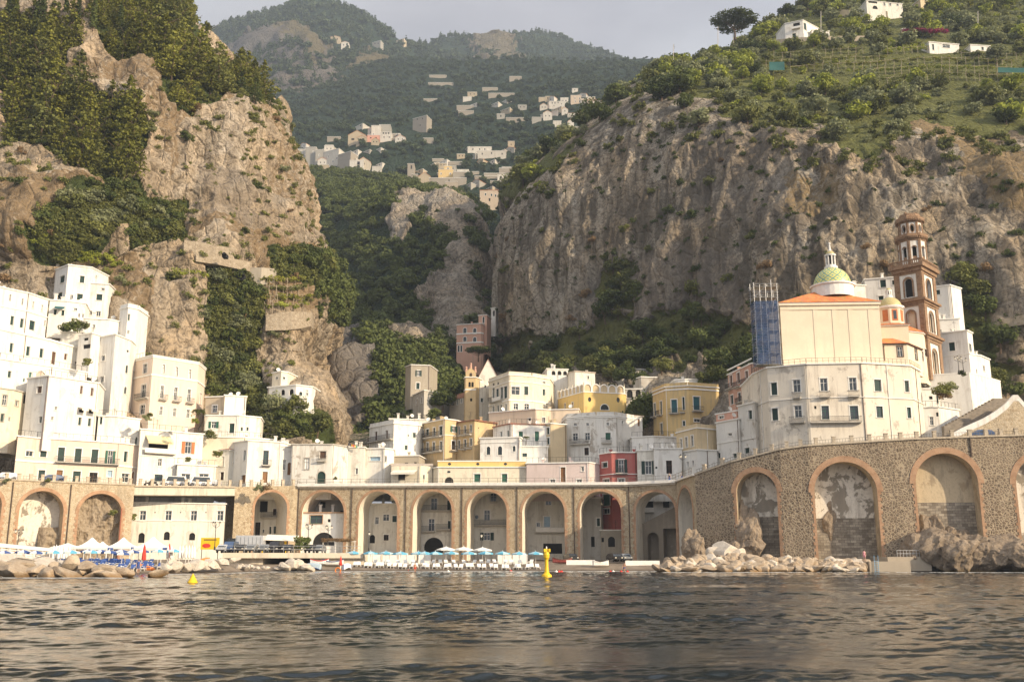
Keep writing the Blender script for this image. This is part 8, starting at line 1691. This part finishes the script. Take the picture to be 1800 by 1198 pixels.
# --- vine rows with pergola poles
def vinerow(S, pts, label, leaf, hgt=1.8, step=13, group='vine rows'):
    q = []
    for (x0, y0), (x1, y1) in zip(pts[:-1], pts[1:]):
        n = max(2, int(abs(x1-x0)/step)); q += [on(S, x0+(x1-x0)*k/n, y0+(y1-y0)*k/n) for k in range(n)]
    q = [np.array([p[0], p[1]-.8, p[2]+.4]) for p in q]; o = empty('vine_row', Vector(q[0]), label, 'vines', group); mb = MB(); mr_ = MB(); L = []
    for i, p in enumerate(q):
        mb.tube((p[0], p[1], p[2]-1), (p[0]+rnd.uniform(-.15, .15), p[1], p[2]+hgt+rnd.uniform(0, .9)), .07, .06, 5)
        if i: a = q[i-1]; mr_.tube((a[0], a[1], a[2]+hgt), (p[0], p[1], p[2]+hgt), .05, .05, 4)
        for _ in range(4): L.append((p[0]+rnd.uniform(-2., 2.), p[1]+rnd.uniform(.2, 1.6), p[2]+hgt+rnd.uniform(-.4, .5), rnd.uniform(.8, 1.4), .9, rnd.uniform(.35, .7)))
    mb.build('pole', C_('chestnut_poles', (.40,.33,.24), .85), o); mr_.build('rail', C_('chestnut_poles', (.40,.33,.24), .85), o)
    me = quads_mesh('foliage', blob_leaves(L, 42, .22, rng, .3)-np.array(WL[o.name])); me.materials.append(leaf); link('foliage', me, None, o)
for pts, lab, lf in (([(1345,118),(1460,112),(1560,110)],'upper left vine row with tall poles on the right hilltop',LF_VINE),([(1390,128),(1500,122),(1640,112),(1790,118)],'long yellow green vine row across the right hilltop',LF_VINE),([(1500,134),(1640,126),(1795,130)],'second long vine row below the longest one',LF_LIME),([(1545,150),(1680,140),(1795,146)],'lowest vine row above the hilltop scrub',LF_VINE),([(1360,104),(1450,98),(1530,94)],'vine row below the road on the right hilltop',LF_BUSH),([(1560,96),(1640,92)],'short vine row left of the bungalow',LF_LIME),([(1690,104),(1795,106)],'short vine row below the white annex',LF_BUSH)): vinerow(SE, pts, lab, lf)
for pts, lab, lf in (([(458,500),(532,502)],'top vine row of the cultivated left terraces',LF_VINE),([(460,515),(540,516)],'second vine row of the cultivated left terraces',LF_BUSH),([(462,530),(545,530)],'third vine row of the cultivated left terraces',LF_VINE),([(466,546),(546,544)],'lowest vine row on the tall plaster wall',LF_LIME),([(345,457),(440,468)],'vine row under the lower pale terrace wall',LF_BUSH),([(320,488),(362,496)],'bright vine row left of the square grey terrace wall',LF_LIME)): vinerow(SA, pts, lab, lf, 1.1, 12)
# bougainvillea, nets, poles of the hilltop
pts = [on(SE, x, 68) for x in range(1588, 1660, 5)]; me = quads_mesh('bougainvillea', blob_leaves([(p[0], p[1]-2, p[2]+2.6+rnd.uniform(-.3, .4), 1.3, 1.3, .9) for p in pts], 150, .22, rng, .3)-pts[0]); me.materials.append(LF_PINK); o = link('bougainvillea', me, None, None, Vector(pts[0])); tag(o, 'magenta bougainvillea spilling over the hilltop pergola', 'flowers')
for x, y0, y1, lab in ((1184,78,112,'wooden utility pole beside the rounded yellow green tree'),(1262,46,96,'slim pale utility pole left of the umbrella pine trunk'),(1289,34,88,'utility pole in front of the umbrella pine'),(1443,20,76,'utility pole before the white cube villa'),(1719,20,68,'tall utility pole above the white annex'),(1341,66,78,'short sign pole with an orange disc on the hilltop road')):
    p = on(SE, x, y1); Y = p[1]-1.5; b, t_ = P(x, y1+4, Y), P(x, y0, Y); o = empty('utility_pole', b, lab, 'pole'); mb = MB(); mb.tube(b, t_, .17, .12, 7); mb.build('pole', C_('pale_pole', (.55,.50,.43), .8), o); mb = MB()
    if y1-y0 > 20:
        for k in range(3): mb.box((t_.x+.2, Y, t_.z-.5-.7*k), (.9, .1, .1))
        mb.build('crossarm', M_IRON, o)
    else: mb.tube((t_.x, Y-.1, t_.z), (t_.x, Y, t_.z), .8, .8, 14); mb.build('disc', M_ORNG, o)
for (x0, x1, y0, y1, lab) in ((1352,1378,122,137,'green shade net sloping at the left end of the vine rows'),(1752,1800,133,141,'teal shade net over the garden at the right edge')):
    a, b, c, d = (on(SE, x, y) for x, y in ((x0, y1), (x1, y1), (x1, y0), (x0, y0))); v = np.array([0, -1.5, 2.2]); gx = np.linspace(0, 1, 12); pos = np.array([[(a*(1-u)+b*u)*(1-w)+(d*(1-u)+c*u)*w+v+np.array([0, 0, -.6*sin(pi*u)*sin(pi*w)]) for u in gx] for w in gx]); o = link('shade_net', grid_mesh('shade_net', pos-pos[0, 0]), C_('teal_net', (.012,.075,.06), .8), None, Vector(pos[0, 0])); tag(o, lab, 'net')
# --- plants in the town
def tplant(px, py, Y, kind, s, m, lab, sz=1., grp=None):
    p = P(px, py, Y); plant(kind, (p.x, Y, p.z), s, 'potted_plant' if s < .45 and kind == 'bush' else ('palm_tree' if kind == 'palm' else 'town_tree'), lab, 'plant' if kind == 'bush' else 'tree', grp, m, sz)
for px, py, Y, k, s, m, lab in ((348,742,189,'palm',.9,LF_BUSH,'small palm on the terrace of the yellow awning house'),(530,962,174,'bush',.95,LF_DARK,'clipped round bush at the right of the deck'),(1122,758,236,'tree',1.1,LF_DARK,'dark tree left of the tall yellow house'),(1136,748,238,'tree',1.2,LF_DARK,'taller dark tree touching the tall yellow house'),(1112,762,232,'tree',.8,LF_BUSH,'lower dark tree above the orange eave'),(1270,690,232,'tree',1.0,LF_BUSH,'tree squeezed between the yellow wing and the rose palazzo'),(1262,660,236,'tree',1.,LF_DARK,'dark tree behind the yellow wing'),(778,722,256,'tree',.9,LF_DARK,'dark tree left of the low chapel nave'),(800,704,262,'tree',.9,LF_DARK,'tree behind the low chapel nave'),(762,735,250,'bush',1.3,LF_DARK,'bush under the grey ruined house'),(740,684,270,'tree',.8,LF_DARK,'tree beside the stone tower house'),(830,700,262,'tree',.7,LF_WOOD,'tree right of the slender bell tower'),
    (371,768,201,'bush',.75,LF_BUSH,'leafy red flowered bush on the wall below the cream house'),(382,802,196,'bush',.6,LF_BUSH,'planter bush at the right of the planted terrace'),(330,810,189.5,'bush',.4,LF_BUSH,'row plant on the planted terrace'),(344,742,188,'bush',.4,LF_LIME,'potted plant on the awning house roof terrace'),(258,738,188,'bush',.5,LF_OLIVE,'grey green bush on the low terrace by the palazzo'),(262,733,188.5,'bush',.45,LF_BUSH,'potted shrub beside the palazzo corner'),(1656,692,184,'bush',.9,LF_BUSH,'bushy vine over the small terrace by the convent'),(1668,688,185,'bush',.9,LF_OLIVE,'second bushy vine over the small terrace by the convent'),(1662,700,184,'bush',.7,LF_DRY,'brownish creeper hanging on the terrace corner'),(1692,660,188,'bush',.5,LF_DARK,'small plant under the stair lamps'),(152,640,192,'bush',.6,LF_BUSH,'climbing plant at the end of the long shuttered house'),(128,580,202,'bush',1.0,LF_DARK,'leafy pergola vine in the upper left village'),(140,578,202,'bush',.9,LF_BUSH,'second leafy pergola vine in the upper left village'),(118,580,202,'bush',.9,LF_DARK,'left end of the leafy pergola in the upper left village'),(925,778,207,'palm',.5,LF_BUSH,'small palm on the red edged terrace'),(590,842,197,'bush',.3,LF_BUSH,'potted plant on the promenade'),(198,905,182,'bush',.5,LF_BUSH,'green tuft on the edge of the left sea wall'),(232,912,186,'bush',.55,LF_BUSH,'hanging green shrub at the left corner of the white beach building'),(85,846,175.2,'bush',.35,LF_BUSH,'weed tuft on the left parapet'),(10,848,171.5,'bush',.4,LF_OLIVE,'weed tuft at the left end of the parapet'),(455,862,191,'bush',.6,LF_OLIVE,'grassy tuft above the leftmost open arch'),(470,860,190.8,'bush',.5,LF_DRY,'dry tuft above the leftmost open arch')): tplant(px, py, Y, k, s, m, lab)
for i in range(8): tplant(570+i*6.5, 951, 184+rnd.uniform(-.3, .3), 'bush', .42, LF_DRY, 'dry brown thatch clump of the pergola before the brick arch', .7, 'dry thatch clumps')
o = empty('pergola', P(598, 960, 184), 'light pole pergola carrying the dry thatch before the brick arch', 'pergola'); zz = P(598, 951, 184).z
for x in (568,590,610,624): mb = MB(); p = P(x, 951, 184); mb.tube((p.x, 184, DECKZ-1), (p.x, 184, zz+.1), .06, .06, 6); mb.build('post', M_WFR, o)
mb = MB(); mb.tube((P(566,951,184).x, 184, zz), (P(626,951,184).x, 184, zz), .05, .05, 5); mb.build('beam', M_WFR, o)
# laundry line
p = P(612, 778, 205); o = empty('laundry_line', p, 'line of coloured laundry above the low terraced house', 'laundry'); q = P(632, 784, 205); mb = MB(); mb.tube(p, q, .02, .02, 4); mb.build('line', M_IRON, o)
for k, cc in enumerate(((.05,.05,.06),(.1,.1,.12),(.6,.3,.05),(.65,.12,.08),(.7,.5,.1),(.08,.3,.2),(.7,.68,.6))): t_ = (k+.4)/7.2; r = p.lerp(q, t_); mb = MB(); mb.hexa([(r.x-.12, r.y, r.z-.5), (r.x+.14, r.y, r.z-.55), (r.x+.14, r.y+.03, r.z-.55), (r.x-.12, r.y+.03, r.z-.5), (r.x-.12, r.y, r.z), (r.x+.14, r.y, r.z), (r.x+.14, r.y+.03, r.z), (r.x-.12, r.y+.03, r.z)]); mb.build('garment', C_('laundry_%s' % ('black','dark','orange','red','yellow','green','white')[k], cc, .9), o)

# ================= the hazy air of the valley =================
if HAZE:
    mb = MB(); mb.box((0, 1450, 560), (5600, 3000, 1140)); hz = mb.build('haze', None); tag(hz, kind='stuff')
    m = bpy.data.materials.new('valley_haze'); m.use_nodes = True; nt = m.node_tree; nt.nodes.clear(); o_ = nt.nodes.new('ShaderNodeOutputMaterial'); v_ = nt.nodes.new('ShaderNodeVolumePrincipled')
    v_.inputs['Color'].default_value = (.72, .84, 1., 1); v_.inputs['Density'].default_value = HAZED; v_.inputs['Anisotropy'].default_value = .0
    nt.links.new(v_.outputs[0], o_.inputs['Volume']); hz.data.materials.append(m); hz.visible_shadow = True
